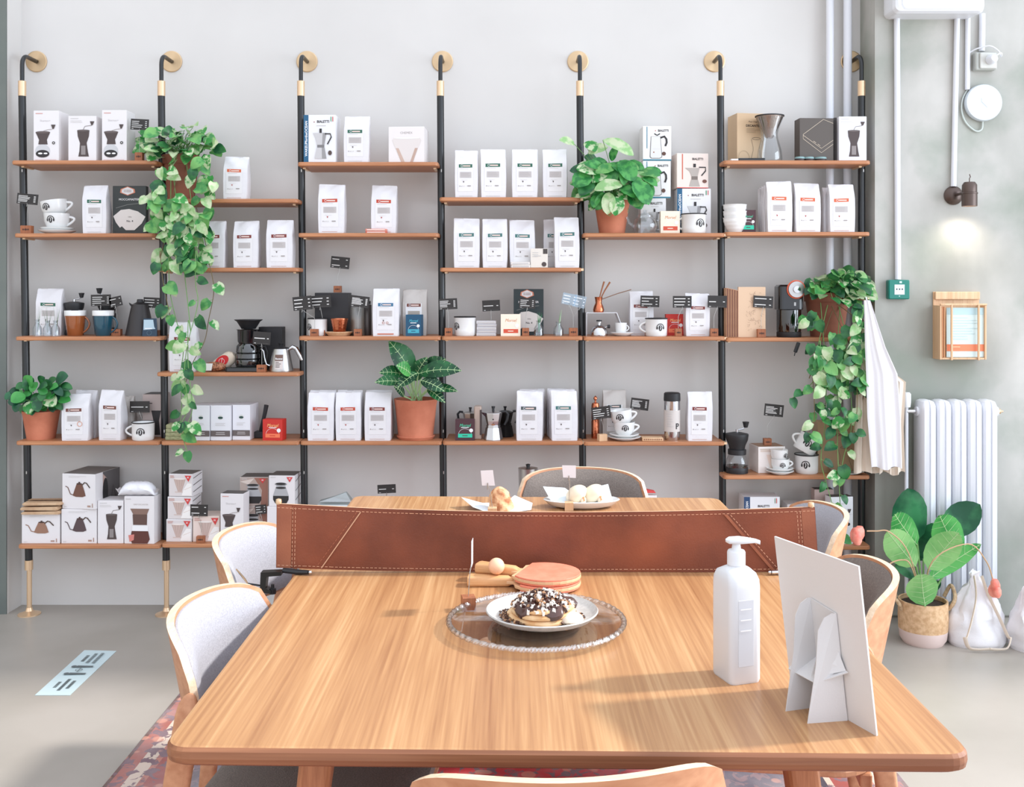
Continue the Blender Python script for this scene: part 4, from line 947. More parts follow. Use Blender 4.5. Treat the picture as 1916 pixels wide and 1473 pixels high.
# ================================================================ cups, mugs and pots
def wrapr(R0,R1,h): return lambda z:R0+(R1-R0)*z/h
def mug(cx,w_px,yt,s,label,Y=4.37,side=1,hr=0.0,shape='enamel',r_scale=1.0,base=None,col=None,rim=None,logo_at=0.0,tilt=None,group=None,name='mug',hsize=1.0,lg=True):
    z0=SZ(s) if base is None else base
    R=(w_px/2)*Y/F; h=PZ(yt,Y)-z0; 
    root=thing(name,label,'cup' if name=='cup' else 'mug',(PX(cx,Y),Y,z0),0,group)
    M=col or M_enamel
    mb=MB()
    if shape=='enamel': prof=[(0.0,0.0),(R*0.90,0.0),(R*0.97,h*0.05),(R*0.99,h*0.3),(R,h*0.97),(R*1.03,h),(R*0.97,h),(R*0.94,h*0.97),(R*0.90,h*0.08),(0.0,h*0.07)]
    elif shape=='cup': prof=[(0.0,0.0),(R*0.52,0.0),(R*0.55,h*0.05),(R*0.78,h*0.22),(R*0.93,h*0.5),(R,h),(R*0.95,h),(R*0.86,h*0.5),(R*0.5,h*0.12),(0.0,h*0.10)]
    elif shape=='espresso': prof=[(0.0,0.0),(R*0.70,0.0),(R*0.82,h*0.1),(R*0.97,h*0.5),(R,h),(R*0.95,h),(R*0.9,h*0.5),(R*0.6,h*0.12),(0.0,h*0.10)]
    elif shape=='tall': prof=[(0.0,0.0),(R*0.68,0.0),(R*0.74,h*0.03),(R*0.90,h*0.5),(R*0.99,h*0.8),(R,h*0.80)]
    mb.lathe(prof,M,n=32,cap=False)
    body=mb.build('cup_body',root)
    if shape=='enamel':
        mb=MB(); mb.lathe([(R*0.96,h-0.001),(R*1.0,h-0.003),(R*1.045,h-0.001),(R*1.045,h+0.0012),(R*0.99,h+0.0022),(R*0.95,h+0.001)],M_blk,n=32,cap=False); mb.build('rim',root)
    if shape=='tall':
        mb=MB(); mb.lathe([(R*0.985,h*0.79),(R*1.01,h*0.80),(R*1.02,h*0.985),(R*0.99,h),(R*0.90,h),(R*0.90,h*0.9),(0,h*0.88)],M_enamel,n=32,cap=False); mb.build('lid_collar',root)
    if side:
        mb=MB(); a=hr
        d=Vector((math.cos(a)*side,-math.sin(a),0)); pts=[]
        z1,z2=(h*0.80,h*0.22) if shape!='tall' else (h*0.74,h*0.12)
        ext=R*0.62*hsize
        rr0=R*0.93 if shape!='cup' else R*0.90
        for k in range(11):
            t=k/10; z=z1+(z2-z1)*t; o=math.sin(PI*t)**0.75*ext
            rb=rr0 if shape in('enamel',) else (R*(0.96-0.42*t) if shape!='tall' else R*(0.98-0.22*t))
            pts.append(d*(rb-0.002+o)+Vector((0,0,z+ (0.10*h*math.sin(PI*t) if shape=='cup' else 0))))
        mb.tube(pts,R*0.10 if shape!='tall' else R*0.09,M,10,sx=1.0); mb.build('handle',root)
    if lg:
        mb=MB(); Rb=lambda z: R*(0.975+0.02*z/h) if shape=='enamel' else (R*(0.86+0.10*min(1,z/h)) if shape=='cup' else R)
        rf=Rb(h*0.48)+0.0012
        def cupR(z):
            q=z/h; P=((0,0.52),(0.05,0.55),(0.22,0.78),(0.5,0.93),(1,1.0))
            for a,b in zip(P,P[1:]):
                if q<=b[0]: return R*(a[1]+(b[1]-a[1])*(q-a[0])/(b[0]-a[0]))+0.0008
            return R
        f=Face(mb,2*R,h,wrap=rf if shape!='cup' else cupR)
        logo(f,0.5+logo_at,0.50 if shape!='cup' else 0.60,min(R*0.42,h*0.27)); mb.build('logo',root,fixn=False)
    return root
def saucer(cx,w_px,yb,s,label,Y=4.38,base=None,n=0):
    z0=SZ(s) if base is None else base
    R=w_px/2*Y/F; root=thing('saucer',label,'saucer',(PX(cx,Y),Y,z0),0,'white porcelain saucers')
    mb=MB(); mb.lathe([(0,0.0),(R*0.55,0.0),(R*0.62,0.003),(R*0.98,0.013),(R,0.0155),(R*0.96,0.0165),(R*0.62,0.0075),(0,0.0045)],M_porc,n=36,cap=False); mb.build('dish',root)
    return z0
GE='white enamel mugs'; GC='white porcelain cups with headphones logo'
zs=SZ(436.5)
saucer(107,66,0,436.5,'white saucer at the bottom under two cups, second left shelf')
saucer(107,60,0,436.5,'white saucer directly under two cups, second left shelf',base=zs+0.0115)
mug(107,48,400,436.5,'lower white cup of two, second left shelf',Y=4.38,side=1,shape='cup',base=zs+0.017,group=GC,name='cup',logo_at=-0.05)
c2=mug(105,50,377,436.5,'upper tilted white cup of two, second left shelf',Y=4.38,side=1,shape='cup',base=PZ(407,4.38),group=GC,name='cup',logo_at=-0.12)
c2.rotation_euler=(0,-0.16,0)
bpy.data.objects[c2.name].location.z=PZ(406,4.38)
mug(143-2,38,581,630,'amber glass mug with white collar and handle','' or 4.40,side=1,shape='tall',col=mat('amber_glaze',(150,84,44),0.12,coat=0.6),group='tall glazed mugs with white collars',lg=False,hsize=0.9)
mug(193,38,581,630,'dark teal mug with white collar on the left shelf',4.40,side=1,shape='tall',col=mat('teal_glaze',(28,78,96),0.15,coat=0.6),group='tall glazed mugs with white collars',lg=False,hsize=0.9)
mug(268,41,790,826,'enamel mug with headphones logo, low left shelf',4.36,side=-1,group=GE,logo_at=0.05,hsize=1.1)
mug(594,36,596,629.5,'enamel mug behind a wooden block beside the third post',4.385,side=-1,hr=-1.2,group=GE,logo_at=-0.42)
mug(870,40,593,629.5,'enamel mug seen mostly plain, between sign and tablets',4.37,side=1,hr=-1.3,group=GE,logo_at=-0.44)
mug(1228,41,596,630,'enamel mug with large logo on the third shelf of the fifth bay',4.36,side=-1,group=GE,logo_at=0.12,hsize=1.0)
mug(1298,46,401,436,'enamel mug in front of the blue spined box',4.368,side=-1,group=GE,logo_at=0.20,hsize=0.95)
mug(1509,43,850,890,'lower enamel mug under a tilted one, right bay',4.38,side=1,hr=-1.0,group=GE,logo_at=-0.18)
m2=mug(1513,42,815,890,'upper enamel mug tipped over onto another, right bay',4.38,side=-1,hr=0.1,group=GE,logo_at=-0.15,base=PZ(849,4.38))
m2.rotation_euler=(0,0.52,0); m2.location=(PX(1502,4.38),4.38,PZ(845,4.38)); 
# cups and saucers, other places
z8=SZ(827)
saucer(1168,62,0,827,'bottom saucer under the two stacked cups, fifth bay',Y=4.37); saucer(1168,56,0,827,'upper saucer under the two stacked cups, fifth bay',Y=4.37,base=z8+0.0115)
mug(1168,40,789,827,'lower white cup of two, fifth bay low shelf',4.37,side=1,shape='cup',base=z8+0.017,group=GC,name='cup')
c3=mug(1165,42,767,827,'upper tilted white cup of two, fifth bay low shelf',4.37,side=1,shape='cup',base=PZ(796,4.37),group=GC,name='cup',logo_at=-0.12); c3.rotation_euler=(0,-0.14,0)
saucer(1157+7,45,0,630,'small saucer under the plain espresso cup',Y=4.38)
mug(1162,22,604,630,'plain white espresso cup on a saucer, fifth bay',4.38,side=1,shape='espresso',base=SZ(630)+0.005,group='small espresso cups',name='cup',lg=False)
z9=SZ(890)
saucer(1459,52,0,890,'bottom saucer in front of the pale box, right bay',Y=4.35); saucer(1459,50,0,890,'upper saucer in front of the pale box, right bay',Y=4.35,base=z9+0.0115)
mug(1460,34,858,890,'lower espresso cup with logo in front of the pale box',4.35,side=1,shape='espresso',base=z9+0.017,group='small espresso cups',name='cup')
mug(1458,32,841,890,'upper espresso cup of two in front of the pale box',4.35,side=0,shape='espresso',base=PZ(862,4.35),group='small espresso cups',name='cup',logo_at=0.3)
# ribbed cups stack (right bay)
zc=SZ(434)
for k in range(3):
    t=thing('ribbed_cup','white ribbed cup, %s of the stack of three beside the sixth post'%('lowest','middle','topmost')[k],'cup',(PX(1375,4.37),4.37,zc+0.028*k),0,'stacked ribbed cups')
    mb=MB(); h=0.064; pr=[(0,0),(0.028,0)]
    for j in range(1,13):
        q=j/12; pr.append((0.028+0.022*math.sin(q*PI/2)+(0.0010 if j%3==0 else -0.0004),h*q))
    pr+=[(0.047,h),(0.026,0.006),(0,0.005)]
    mb.lathe(pr,M_porc,n=32,cap=False); mb.build('cup_body',t)

# hand grinders (funnel top, crank, jar)
def grinder(cx,yt,s,label,Y,k=1.0,jar=True,crank=1):
    t=thing('hand_grinder',label,'coffee grinder',(PX(cx,Y),Y,SZ(s)),0,'black hand grinders'); H=(PZ(yt,Y)-SZ(s))
    u=H/0.21
    if jar:
        mb=MB(); mb.lathe([(0,0),(0.044*u,0),(0.045*u,0.01*u),(0.044*u,0.022*u),(0.043*u,0.024*u)],M_blk,n=24); mb.build('base_cup',t)
        mb=MB(); mb.lathe([(0.042*u,0.020*u),(0.046*u,0.032*u),(0.043*u,0.055*u),(0.034*u,0.075*u),(0.032*u,0.078*u)],M_glass,n=24,cap=False); mb.build('jar',t)
        mb=MB(); mb.lathe([(0,0.0245*u),(0.040*u,0.0245*u),(0.043*u,0.030*u),(0,0.034*u)],mat('ground_coffee',(40,26,20),0.9),n=20); mb.build('coffee_grounds',t)
    mb=MB(); mb.lathe([(0,0.076*u),(0.037*u,0.076*u),(0.037*u,0.096*u),(0.031*u,0.098*u),(0.034*u,0.112*u),(0.044*u,0.135*u),(0.047*u,0.155*u),(0.046*u,0.160*u),(0.02*u,0.166*u),(0,0.167*u)],M_blk,n=28); mb.build('hopper',t)
    mb=MB(); mb.lathe([(0,0.165*u),(0.006*u,0.165*u),(0.006*u,0.178*u),(0,0.179*u)],M_chrome,n=10); mb.build('axle',t)
    mb=MB(); mb.tube([(0,0,0.176*u),(crank*0.022*u,0,0.179*u),(crank*0.036*u,0,0.187*u)],0.0022*u,M_chrome,6); ca=mb.build('crank_arm',t)
    mb=MB(); mb.lathe([(0,0.184*u),(0.008*u,0.186*u),(0.014*u,0.209*u),(0,0.21*u)],M_blk,(crank*0.036*u,0,0),14); mb.build('crank_knob',ca)
grinder(1379,789,890,'black hand grinder with glass jar at the left of the right bay shelf',4.38)
grinder(139,548,630,'black hand grinder behind the amber mug',4.46,crank=1)
grinder(201,539,630,'black hand grinder behind the teal mug and sign',4.48,crank=-1)

# moka pots
def moka(cx,yt,s,label,Y,mt,flip=1,dark=False,tall=False,base=None):
    t=thing('moka_pot',label,'moka pot',(PX(cx,Y),Y,SZ(s)),0,'stovetop moka pots'); H=PZ(yt,Y)-SZ(s); u=H/0.15
    ur=u if not tall else 1.15
    def oct_(prof,name,m):
        mb=MB(); mb.lathe([(r*ur,z*u) for r,z in prof],m,n=8 if not tall else 28,smooth=tall); mb.build(name,t)
    if not tall:
        oct_([(0,0),(0.043,0),(0.043,0.004),(0.034,0.055),(0,0.055)],'boiler',mt); oct_([(0,0.055),(0.031,0.055),(0.031,0.066),(0,0.066)],'collar',mt)
        oct_([(0,0.066),(0.028,0.066),(0.033,0.085),(0.040,0.118),(0.040,0.121),(0.02,0.128),(0,0.130)],'pitcher',mt)
        mb=MB(); mb.loops([[(-flip*0.030*u,-0.012*u,0.100*u),(-flip*0.030*u,0.012*u,0.100*u),(-flip*0.036*u,0.014*u,0.121*u),(-flip*0.036*u,-0.014*u,0.121*u)],[(-flip*0.046*u,-0.003*u,0.112*u),(-flip*0.046*u,0.003*u,0.112*u),(-flip*0.054*u,0.005*u,0.123*u),(-flip*0.054*u,-0.005*u,0.123*u)]],mt,False); mb.build('spout',t)
    else:
        oct_([(0,0),(0.036,0),(0.037,0.004),(0.030,0.050),(0.030,0.062),(0,0.062)],'boiler',mt); oct_([(0,0.062),(0.033,0.062),(0.036,0.13),(0.037,0.136),(0,0.138)],'pitcher',mt)
    mb=MB(); mb.lathe([(0,0.128*u),(0.006*ur,0.128*u),(0.005*ur,0.136*u),(0.009*ur,(0.149 if not tall else 0.143)*u),(0,(0.15 if not tall else 0.144)*u)],M_blk,n=8); mb.build('lid_knob',t)
    mb=MB(); mb.tube([(flip*0.038*ur,0,0.124*u),(flip*0.055*ur,0,0.126*u),(flip*0.066*ur,0,0.114*u),(flip*0.062*ur,0,0.088*u),(flip*0.050*ur,0,0.066*u)],[0.006*ur,0.006*ur,0.0065*ur,0.006*ur,0.004*ur],M_blk,8); mb.build('handle',t)
    if not dark and not tall:
        mb=MB(); f=Face(mb,0.03*u,0.15*u,y=-0.0345*u); f.ell(0.5,0.63,0.12,0.022,I_blk,10); f.rect(0.25,0.75,0.45,0.50,flat(150,100,70)); mb.build('emblem',t,fixn=False)
moka(923,760,826,'polished aluminium moka pot beside the maroon box, fourth bay',4.36,M_chrome,flip=1)
moka(945,760,826,'dark moka pot behind the polished one',4.46,mat('dark_metal',(60,58,58),0.3,metal=0.9),flip=1,dark=True)
moka(880,762,826,'steel moka pot turned sideways behind the maroon box',4.48,M_steel,flip=-1,dark=True)
moka(988,862,1018,'tall steel moka pot behind the far chair on the hidden low shelf',4.38,M_steel,flip=1,tall=True)
# espresso machine shaped steel box behind the maroon chocolate box
t=thing('toaster_rack','beige steel coffee gadget standing behind the maroon box','coffee gadget',(PX(899,4.42),4.37,SZ(826)))
mb=MB(); w=0.045; mb.slab(rrect(-0.026,0.006,-0.01,0.05,0.006),0.0,0.142,mat('beige_metal',(180,160,146),0.4),0.004); mb.build('housing',t)
mb=MB(); mb.slab(rrect(-0.001,0.008,-0.012,-0.0102,0.0008,1),0.02,0.128,I_dk,0.0004); mb.build('dark_slot',t)

# kettles
def kettle_steel(cx,yt,s,label,Y):
    t=thing('gooseneck_kettle',label,'kettle',(PX(cx,Y),Y,SZ(s)),0); u=(PZ(yt,Y)-SZ(s))/0.125
    mb=MB(); mb.lathe([(0,0),(0.052*u,0),(0.053*u,0.006*u),(0.048*u,0.03*u),(0.045*u,0.05*u),(0.040*u,0.075*u),(0.035*u,0.098*u),(0,0.100*u)],M_steel,n=32); mb.build('body',t)
    mb=MB(); mb.lathe([(0,0.098*u),(0.033*u,0.099*u),(0.034*u,0.103*u),(0.012*u,0.108*u),(0.008*u,0.112*u),(0.012*u,0.122*u),(0,0.124*u)],M_blk,n=20); mb.build('lid',t)
    mb=MB(); mb.tube([(-0.046*u,0,0.022*u),(-0.064*u,0,0.03*u),(-0.072*u,0,0.06*u),(-0.076*u,0,0.088*u),(-0.088*u,0,0.098*u)],[0.006*u,0.005*u,0.004*u,0.0036*u,0.003*u],M_chrome,8); mb.build('spout',t)
    mb=MB(); mb.tube([(0.034*u,0,0.096*u),(0.050*u,0,0.106*u),(0.066*u,0,0.098*u),(0.082*u,0,0.066*u),(0.090*u,0,0.048*u)],[0.007*u,0.010*u,0.010*u,0.009*u,0.006*u],M_chrome,10); mb.build('handle',t)
    mb=MB(); f=Face(mb,0.06*u,0.12*u,wrap=lambda z:(0.053*u-(z/(0.1*u))*0.016*u)+0.0012); f.rect(0.22,0.80,0.10,0.62,flat(206,196,190)); f.rect(0.22,0.80,0.40,0.62,flat(110,84,74)); f.text('Buono',0.51,0.48,0.008,I_wh,True,maxw=0.030); f.bars(0.28,0.72,0.14,0.36,4,I_dk,rn,0.35); mb.build('paper_tag',t,fixn=False)
kettle_steel(526,641,697,'brushed steel gooseneck kettle with paper tag at the second post',4.37)
t=thing('gooseneck_pot','matte black tapered pot beside the second post','kettle',(PX(262,4.42),4.42,SZ(630)))
u=1.0; mb=MB(); mb.lathe([(0,0),(0.062,0),(0.060,0.01),(0.040,0.11),(0.034,0.136),(0,0.138)],mat('soft_black',(46,42,42),0.45),n=32); mb.build('body',t)
mb=MB(); mb.lathe([(0,0.137),(0.030,0.138),(0.014,0.145),(0.012,0.158),(0,0.159)],M_blk,n=20); mb.build('lid',t)
mb=MB(); mb.loops([[(-0.030,-0.008,0.118),(-0.030,0.008,0.118),(-0.034,0.008,0.134),(-0.034,-0.008,0.134)],[(-0.044,-0.003,0.134),(-0.044,0.003,0.134),(-0.048,0.003,0.143),(-0.048,-0.003,0.143)]],M_blk,False); mb.build('spout',t)
t=thing('drip_pouch','navy and silver drip coffee pouch leaning in front of the black pot','pouch',(PX(279,4.345),4.345,SZ(630)))
mb=MB(); L=[]
for q in (0,0.1,0.5,0.85,1.0):
    z=q*0.076; w=0.062-0.006*q; d=0.016*(1-q)+0.002; L.append([(p[0],p[1]+0.012*q,z) for p in rrect(-w/2,w/2,0,d,0.0008,1)])
mb.loops(L,mat('navy_foil',(38,58,76),0.3,metal=0.3),False); mb.build('pouch',t)
mb=MB(); f=Face(mb,0.056,0.074,base=lambda x,z,e:(x,-e+0.012*z/0.076,z)); f.poly([(0.02,0.95),(0.75,0.95),(0.85,0.55),(0.95,0.42),(0.05,0.36)],flat(176,200,212)); f.rect(0.15,0.7,0.42,0.47,I_wh); f.arc(0.5,0.2,0.010,0,2*PI,0.0008,flat(110,140,155),12); mb.build('label',t,fixn=False)
t=thing('camping_kettle','small polished steel burner kettle at the fifth post','kettle',(PX(1121,4.36),4.36,SZ(630)))
mb=MB(); mb.lathe([(0,0),(0.036,0),(0.037,0.004),(0.036,0.02),(0.030,0.034),(0.018,0.044),(0.007,0.048),(0.006,0.056),(0,0.056)],M_chrome,n=28); mb.build('body',t)
mb=MB(); mb.lathe([(0,0.055),(0.010,0.056),(0.010,0.062),(0,0.063)],M_steel,n=16); mb.lathe([(0,0.063),(0.012,0.064),(0.012,0.069),(0,0.070)],M_blk,n=16); mb.build('valve_cap',t)
mb=MB(); mb.tube([(0.024,0,0.036),(0.036,0,0.040)],0.003,M_steel,8); mb.build('valve_stem',t)
mb=MB(); mb.lathe([(0,0.036),(0.008,0.037),(0.008,0.047),(0,0.048)],M_blk,c=(0,0,0.0),n=12); mb2=MB(); mb2.lathe([(0,0.034),(0.007,0.035),(0.008,0.046),(0,0.048)],M_blk,c=(0,0,0.0411),n=12,ax='x'); mb2.build('knob',t)

# drip coffee maker
t=thing('drip_coffee_maker','black drip coffee maker with glass server on a black tray, second bay','coffee maker',(PX(465,4.40),4.40,SZ(697)))
mb=MB(); mb.slab(rrect(-0.085,0.075,-0.07,0.06,0.012),0,0.020,M_blkg,0.003); mb.build('tray',t)
mb=MB(); mb.lathe([(0,0.021),(0.052,0.021),(0.056,0.03),(0.055,0.05),(0.050,0.052),(0.055,0.056),(0.054,0.075),(0.049,0.078),(0.053,0.082),(0.050,0.108),(0.040,0.120)],M_smoke,n=32,cap=False); mb.build('server',t)
mb=MB(); mb.tube([(0.050,-0.006,0.104),(0.075,-0.006,0.106),(0.084,-0.006,0.08),(0.080,-0.006,0.045),(0.066,-0.006,0.034)],0.006,M_blk,8); mb.build('handle',t)
mb=MB(); mb.lathe([(0,0.120),(0.042,0.120),(0.046,0.128),(0.048,0.175),(0.052,0.180),(0,0.181)],M_blkg,n=30); mb.build('dripper_body',t)
mb=MB(); mb.lathe([(0.020,0.181),(0.030,0.182),(0.050,0.214),(0.060,0.220),(0.060,0.222),(0.048,0.221),(0.026,0.186)],M_blk,n=30,cap=False); mb.build('funnel',t)
# bean bag with red oval, and coffee basket
t=thing('bean_bag','white bean bag with red oval lying tilted by the coffee maker','coffee bag',(PX(419,4.40),4.40,SZ(697)+0.0))
mb=MB(); mb.M=Matrix.Translation(Vector((0,0,0.038)))@Matrix.Rotation(-0.62,4,'Y'); L=[]
for i in range(11):
    q=-1+2*i/10; w=0.062*(1-abs(q)**6*0.6); L.append([(q*0.056,0.0+0.020*math.sin(a),w/2*math.cos(a)*1.0) for a in [2*PI*k/16 for k in range(16)]])
mb.loops(L,mat('cream_bag',(222,206,186),0.5,bump=0.5,bump_scale=40),True); mb.build('sack',t)
mb=MB(); mb.M=Matrix.Translation(Vector((0,-0.0215,0.038)))@Matrix.Rotation(-0.62,4,'Y'); f=Face(mb,0.11,0.06,z0=-0.03); f.ell(0.50,0.60,0.30,0.36,flat(196,30,34),24); f.line([(0.34,0.66),(0.44,0.50),(0.60,0.78)],0.0016,I_wh); f.arc(0.5,0.6,0.012,0,2*PI,0.0012,I_wh,16); mb.build('oval_label',t,fixn=False)
t=thing('coffee_bean_packet','small bag of roasted beans with white tag lying at the shelf front','packet',(PX(399,4.34),4.34,SZ(697)))
mb=MB(); mb.sphere((0,0.02,0.021),0.021,mat('roasted_beans',(112,66,44),0.6,col2=(176,118,84),noise_scale=130,lo=0.42,hi=0.55,bump=1.0,bump_scale=160),18,(2.4,1.0,1.0)); mb.build('bean_pouch',t)
mb=MB(); mb.add([(-0.052,-0.004,0.006),(-0.006,-0.006,0.006),(-0.002,0.0,0.036),(-0.040,0.002,0.036)],[[0,1,2,3]],flat(226,222,218)); mb.build('white_tag',t)
# black stand in second bay
t=thing('brush_stand','black angled cleaning brush right of the banded cartons','brush',(PX(483,4.42),4.42,SZ(826)))
mb=MB(); mb.box(-0.02,0.035,-0.02,0.03,0,0.028,M_blk,0.003); mb.build('base',t); mb=MB(); mb.tube([(0.010,0,0.026),(0.030,0,0.110),(0.036,0,0.142)],[0.007,0.009,0.010],M_blk,8); mb.build('handle',t)
# fibrous block stack
gm=mat('dry_moss_fibre',(126,128,92),0.95,col2=(166,166,128),noise_scale=60,bump=1.0,bump_scale=120,stretch=(1,1,3))
zz=SZ(826)
for k in range(4):
    t=thing('fibre_coaster','grey green fibrous coaster, %s of the stack under the vine tip'%('bottom','second','third','top')[k],'coaster',(PX(329,4.36)+0.001*k,4.36,zz),0.03*k,'stacked fibrous coasters')
    mb=MB(); mb.slab(rrect(-0.041,0.041,-0.02,0.06,0.006),0,0.0165,gm,0.003); mb.build('pad',t); zz+=0.0168
# small glass vases with grass
M_grass=mat('grass_blade',(84,120,72),0.6); M_succ=mat('succulent_green',(44,142,84),0.5)
def vase(cx,w_px,yg,yt,s,label,Y,m,n=4,sp=0.006,wide=0.003):
    h=PZ(yg,Y)-SZ(s); R=w_px/2*Y/F; t=thing('glass_vase',label,'vase',(PX(cx,Y),Y,SZ(s)),0,'tiny glass vases with sprouts')
    mb=MB(); mb.lathe([(0,0.001),(R,0.001),(R*1.02,h*0.15),(R,h*0.5),(R*0.5,h*0.75),(R*0.45,h*0.9),(R*0.6,h),(R*0.5,h),(R*0.38,h*0.9),(R*0.42,h*0.75),(R*0.9,h*0.5),(R*0.92,h*0.1),(0,h*0.06)],M_glass,n=20,cap=False); mb.build('glass',t)
    H=PZ(yt,Y)-SZ(s); rg=random.Random(int(cx))
    mb=MB()
    for k in range(n):
        a=rg.uniform(-1,1); dx=sp*3*a; mb.tube([(dx*0.1,0,h*0.25),(dx*0.35,0.001*k,h*0.9),(dx,0.002*k-0.004,h+(H-h)*rg.uniform(0.7,1.0))],[wide*0.5,wide,0.0003],m,5,sx=0.4)
    mb.build('sprout',t)
vase(70,16,598,570,630,'tiny glass vase with thin grass, leftmost of three',4.34,M_grass,4,0.006,0.0012)
vase(89,17,600,574,630,'tiny glass vase with thin grass, middle of three',4.35,M_grass,5,0.008,0.0012)
vase(104,16,600,572,630,'tiny glass vase with thin grass, rightmost of three',4.34,M_grass,4,0.008,0.0012)
vase(1008,18,600,583,629.5,'tiny glass vase with a succulent beside the black filter pack',4.34,M_succ,5,0.006,0.004)
vase(1045,19,602,577,629.5,'tiny glass vase with pale pointed leaves left of the clear signs',4.34,mat('pale_leaf_blade',(170,200,160),0.5),4,0.005,0.004)
# sugar packets, tablets, small bars
def stackbars(x0,x1,s,n,th,mats_,label,Y,grp,name,cat,rzs=0.03,d=0.05,print_=None):
    z=SZ(s)
    for k in range(n):
        w=PX(x1,Y)-PX(x0,Y); rg=random.Random(k+int(x0))
        t=thing(name,label%(('bottom','second from bottom','third from bottom','fourth from bottom','topmost','sixth')[k] if n>2 else ('lower','upper')[k]),cat,((PX(x0,Y)+PX(x1,Y))/2+rg.uniform(-1,1)*0.003,Y,z),rg.uniform(-1,1)*rzs,grp)
        mb=MB(); mb.slab(rrect(-w/2,w/2,0,d,0.002,1),0,th,mats_[k%len(mats_)],0.0008); mb.build('wrapper',t)
        mb=MB(); f=Face(mb,w,th); f.rect(0.08,0.92,0.25,0.72,print_ or I_gr); mb.build('edge_print',t,fixn=False)
        z+=th+0.0006
stackbars(684,724,436,2,0.009,[flat(206,110,90),flat(214,140,122)],'red and white sugar packet, %s of two in front of the red banded bag',4.325,'sugar packets','sugar_packet','packet',print_=flat(236,214,206))
stackbars(892,929,629.5,5,0.0125,[flat(206,204,206),flat(190,188,192)],'grey wrapped tablet, %s in the stack beside the plain enamel mug',4.35,'stacked wrapped tablets','wrapped_tablet','packet')
stackbars(956,992,501,2,0.012,[flat(226,220,214)],'white wrapped bar, %s of two in front of the darker bag',4.32,'white wrapped bars','wrapped_bar','packet')
t=thing('wooden_coaster','square light wood coaster beside the steel tumbler','coaster',(PX(1221,4.34),4.34,SZ(827))); mb=MB(); mb.box(-0.045,0.045,-0.01,0.05,0,0.014,M_palew,0.0012); f=Face(mb,0.09,0.014,y=-0.01); [f.ell(0.1+0.1*k,0.5,0.03,0.2,flat(130,80,56),8) for k in range(9)]; mb.build('board',t)
# copper cup, tray, frosted canister, dark cylinder
t=thing('copper_cup','ribbed copper cup in front of the plain black carton','cup',(PX(635,4.37),4.37,SZ(629.5)+0.0125))
mb=MB(); pr=[(0,0),(0.024,0)]
for j in range(1,11): pr.append((0.024+0.014*(j/10)**0.8+(0.0007 if j%2 else -0.0004),0.062*j/10))
pr+=[(0.0365,0.062),(0.023,0.005),(0,0.004)]; mb.lathe(pr,M_copper,n=32,cap=False); mb.build('cup_body',t)
t=thing('wooden_tray','oval wooden tray under the copper cup','tray',(PX(634,4.37),4.37,SZ(629.5))); mb=MB(); mb.lathe([(0,0),(0.044,0),(0.060,0.016),(0.057,0.018),(0.042,0.007),(0,0.006)],M_palew,n=32,sx=1.0,sy=0.75,cap=False); mb.build('dish',t)
t=thing('frosted_canister','frosted clear canister behind the list sign','canister',(PX(670,4.42),4.42,SZ(629.5))); mb=MB(); mb.lathe([(0,0.001),(0.033,0.001),(0.034,0.004),(0.034,0.118),(0.031,0.122),(0,0.123)],glass('frosted_plastic',(206,206,200),0.25,0.5),n=28); mb.build('jar',t)
mb=MB(); mb.lathe([(0,0.002),(0.0325,0.002),(0.0325,0.075),(0,0.076)],flat(176,158,142),n=24); mb.build('contents',t)
t=thing('dark_flask','slim dark flask left of the blue banded bag','bottle',(PX(688,4.42),4.42,SZ(629.5))); mb=MB(); mb.lathe([(0,0),(0.0155,0),(0.0165,0.003),(0.0165,0.13),(0.014,0.134),(0,0.135)],mat('gunmetal',(78,72,70),0.35,metal=0.6),n=24); mb.build('body',t)
mb=MB(); mb.lathe([(0,0.1352),(0.013,0.1352),(0.013,0.149),(0,0.150)],M_blk,n=20); mb.build('cap',t)
# glass teapot
t=thing('glass_teapot','clear glass teapot beside the pot of the holey leaved plant','teapot',(PX(1207,4.36),4.36,SZ(436)))
mb=MB(); mb.lathe([(0,0.001),(0.040,0.001),(0.050,0.015),(0.055,0.035),(0.048,0.060),(0.034,0.070),(0.033,0.078)],M_glass,n=32,cap=False); mb.build('bowl',t)
mb=MB(); mb.lathe([(0.034,0.078),(0.030,0.084),(0.010,0.088),(0.006,0.092),(0.009,0.100),(0,0.102)],M_glass,n=24,cap=False); mb.build('lid',t)
mb=MB(); mb.tube([(-0.046,0,0.03),(-0.068,0,0.045),(-0.078,0,0.072)],[0.010,0.007,0.005],M_glass,10); mb.build('spout',t)
mb=MB(); mb.tube([(0.050,0,0.056),(0.070,0,0.060),(0.078,0,0.040),(0.066,0,0.018),(0.050,0,0.016)],0.004,M_glass,8); mb.build('handle',t)
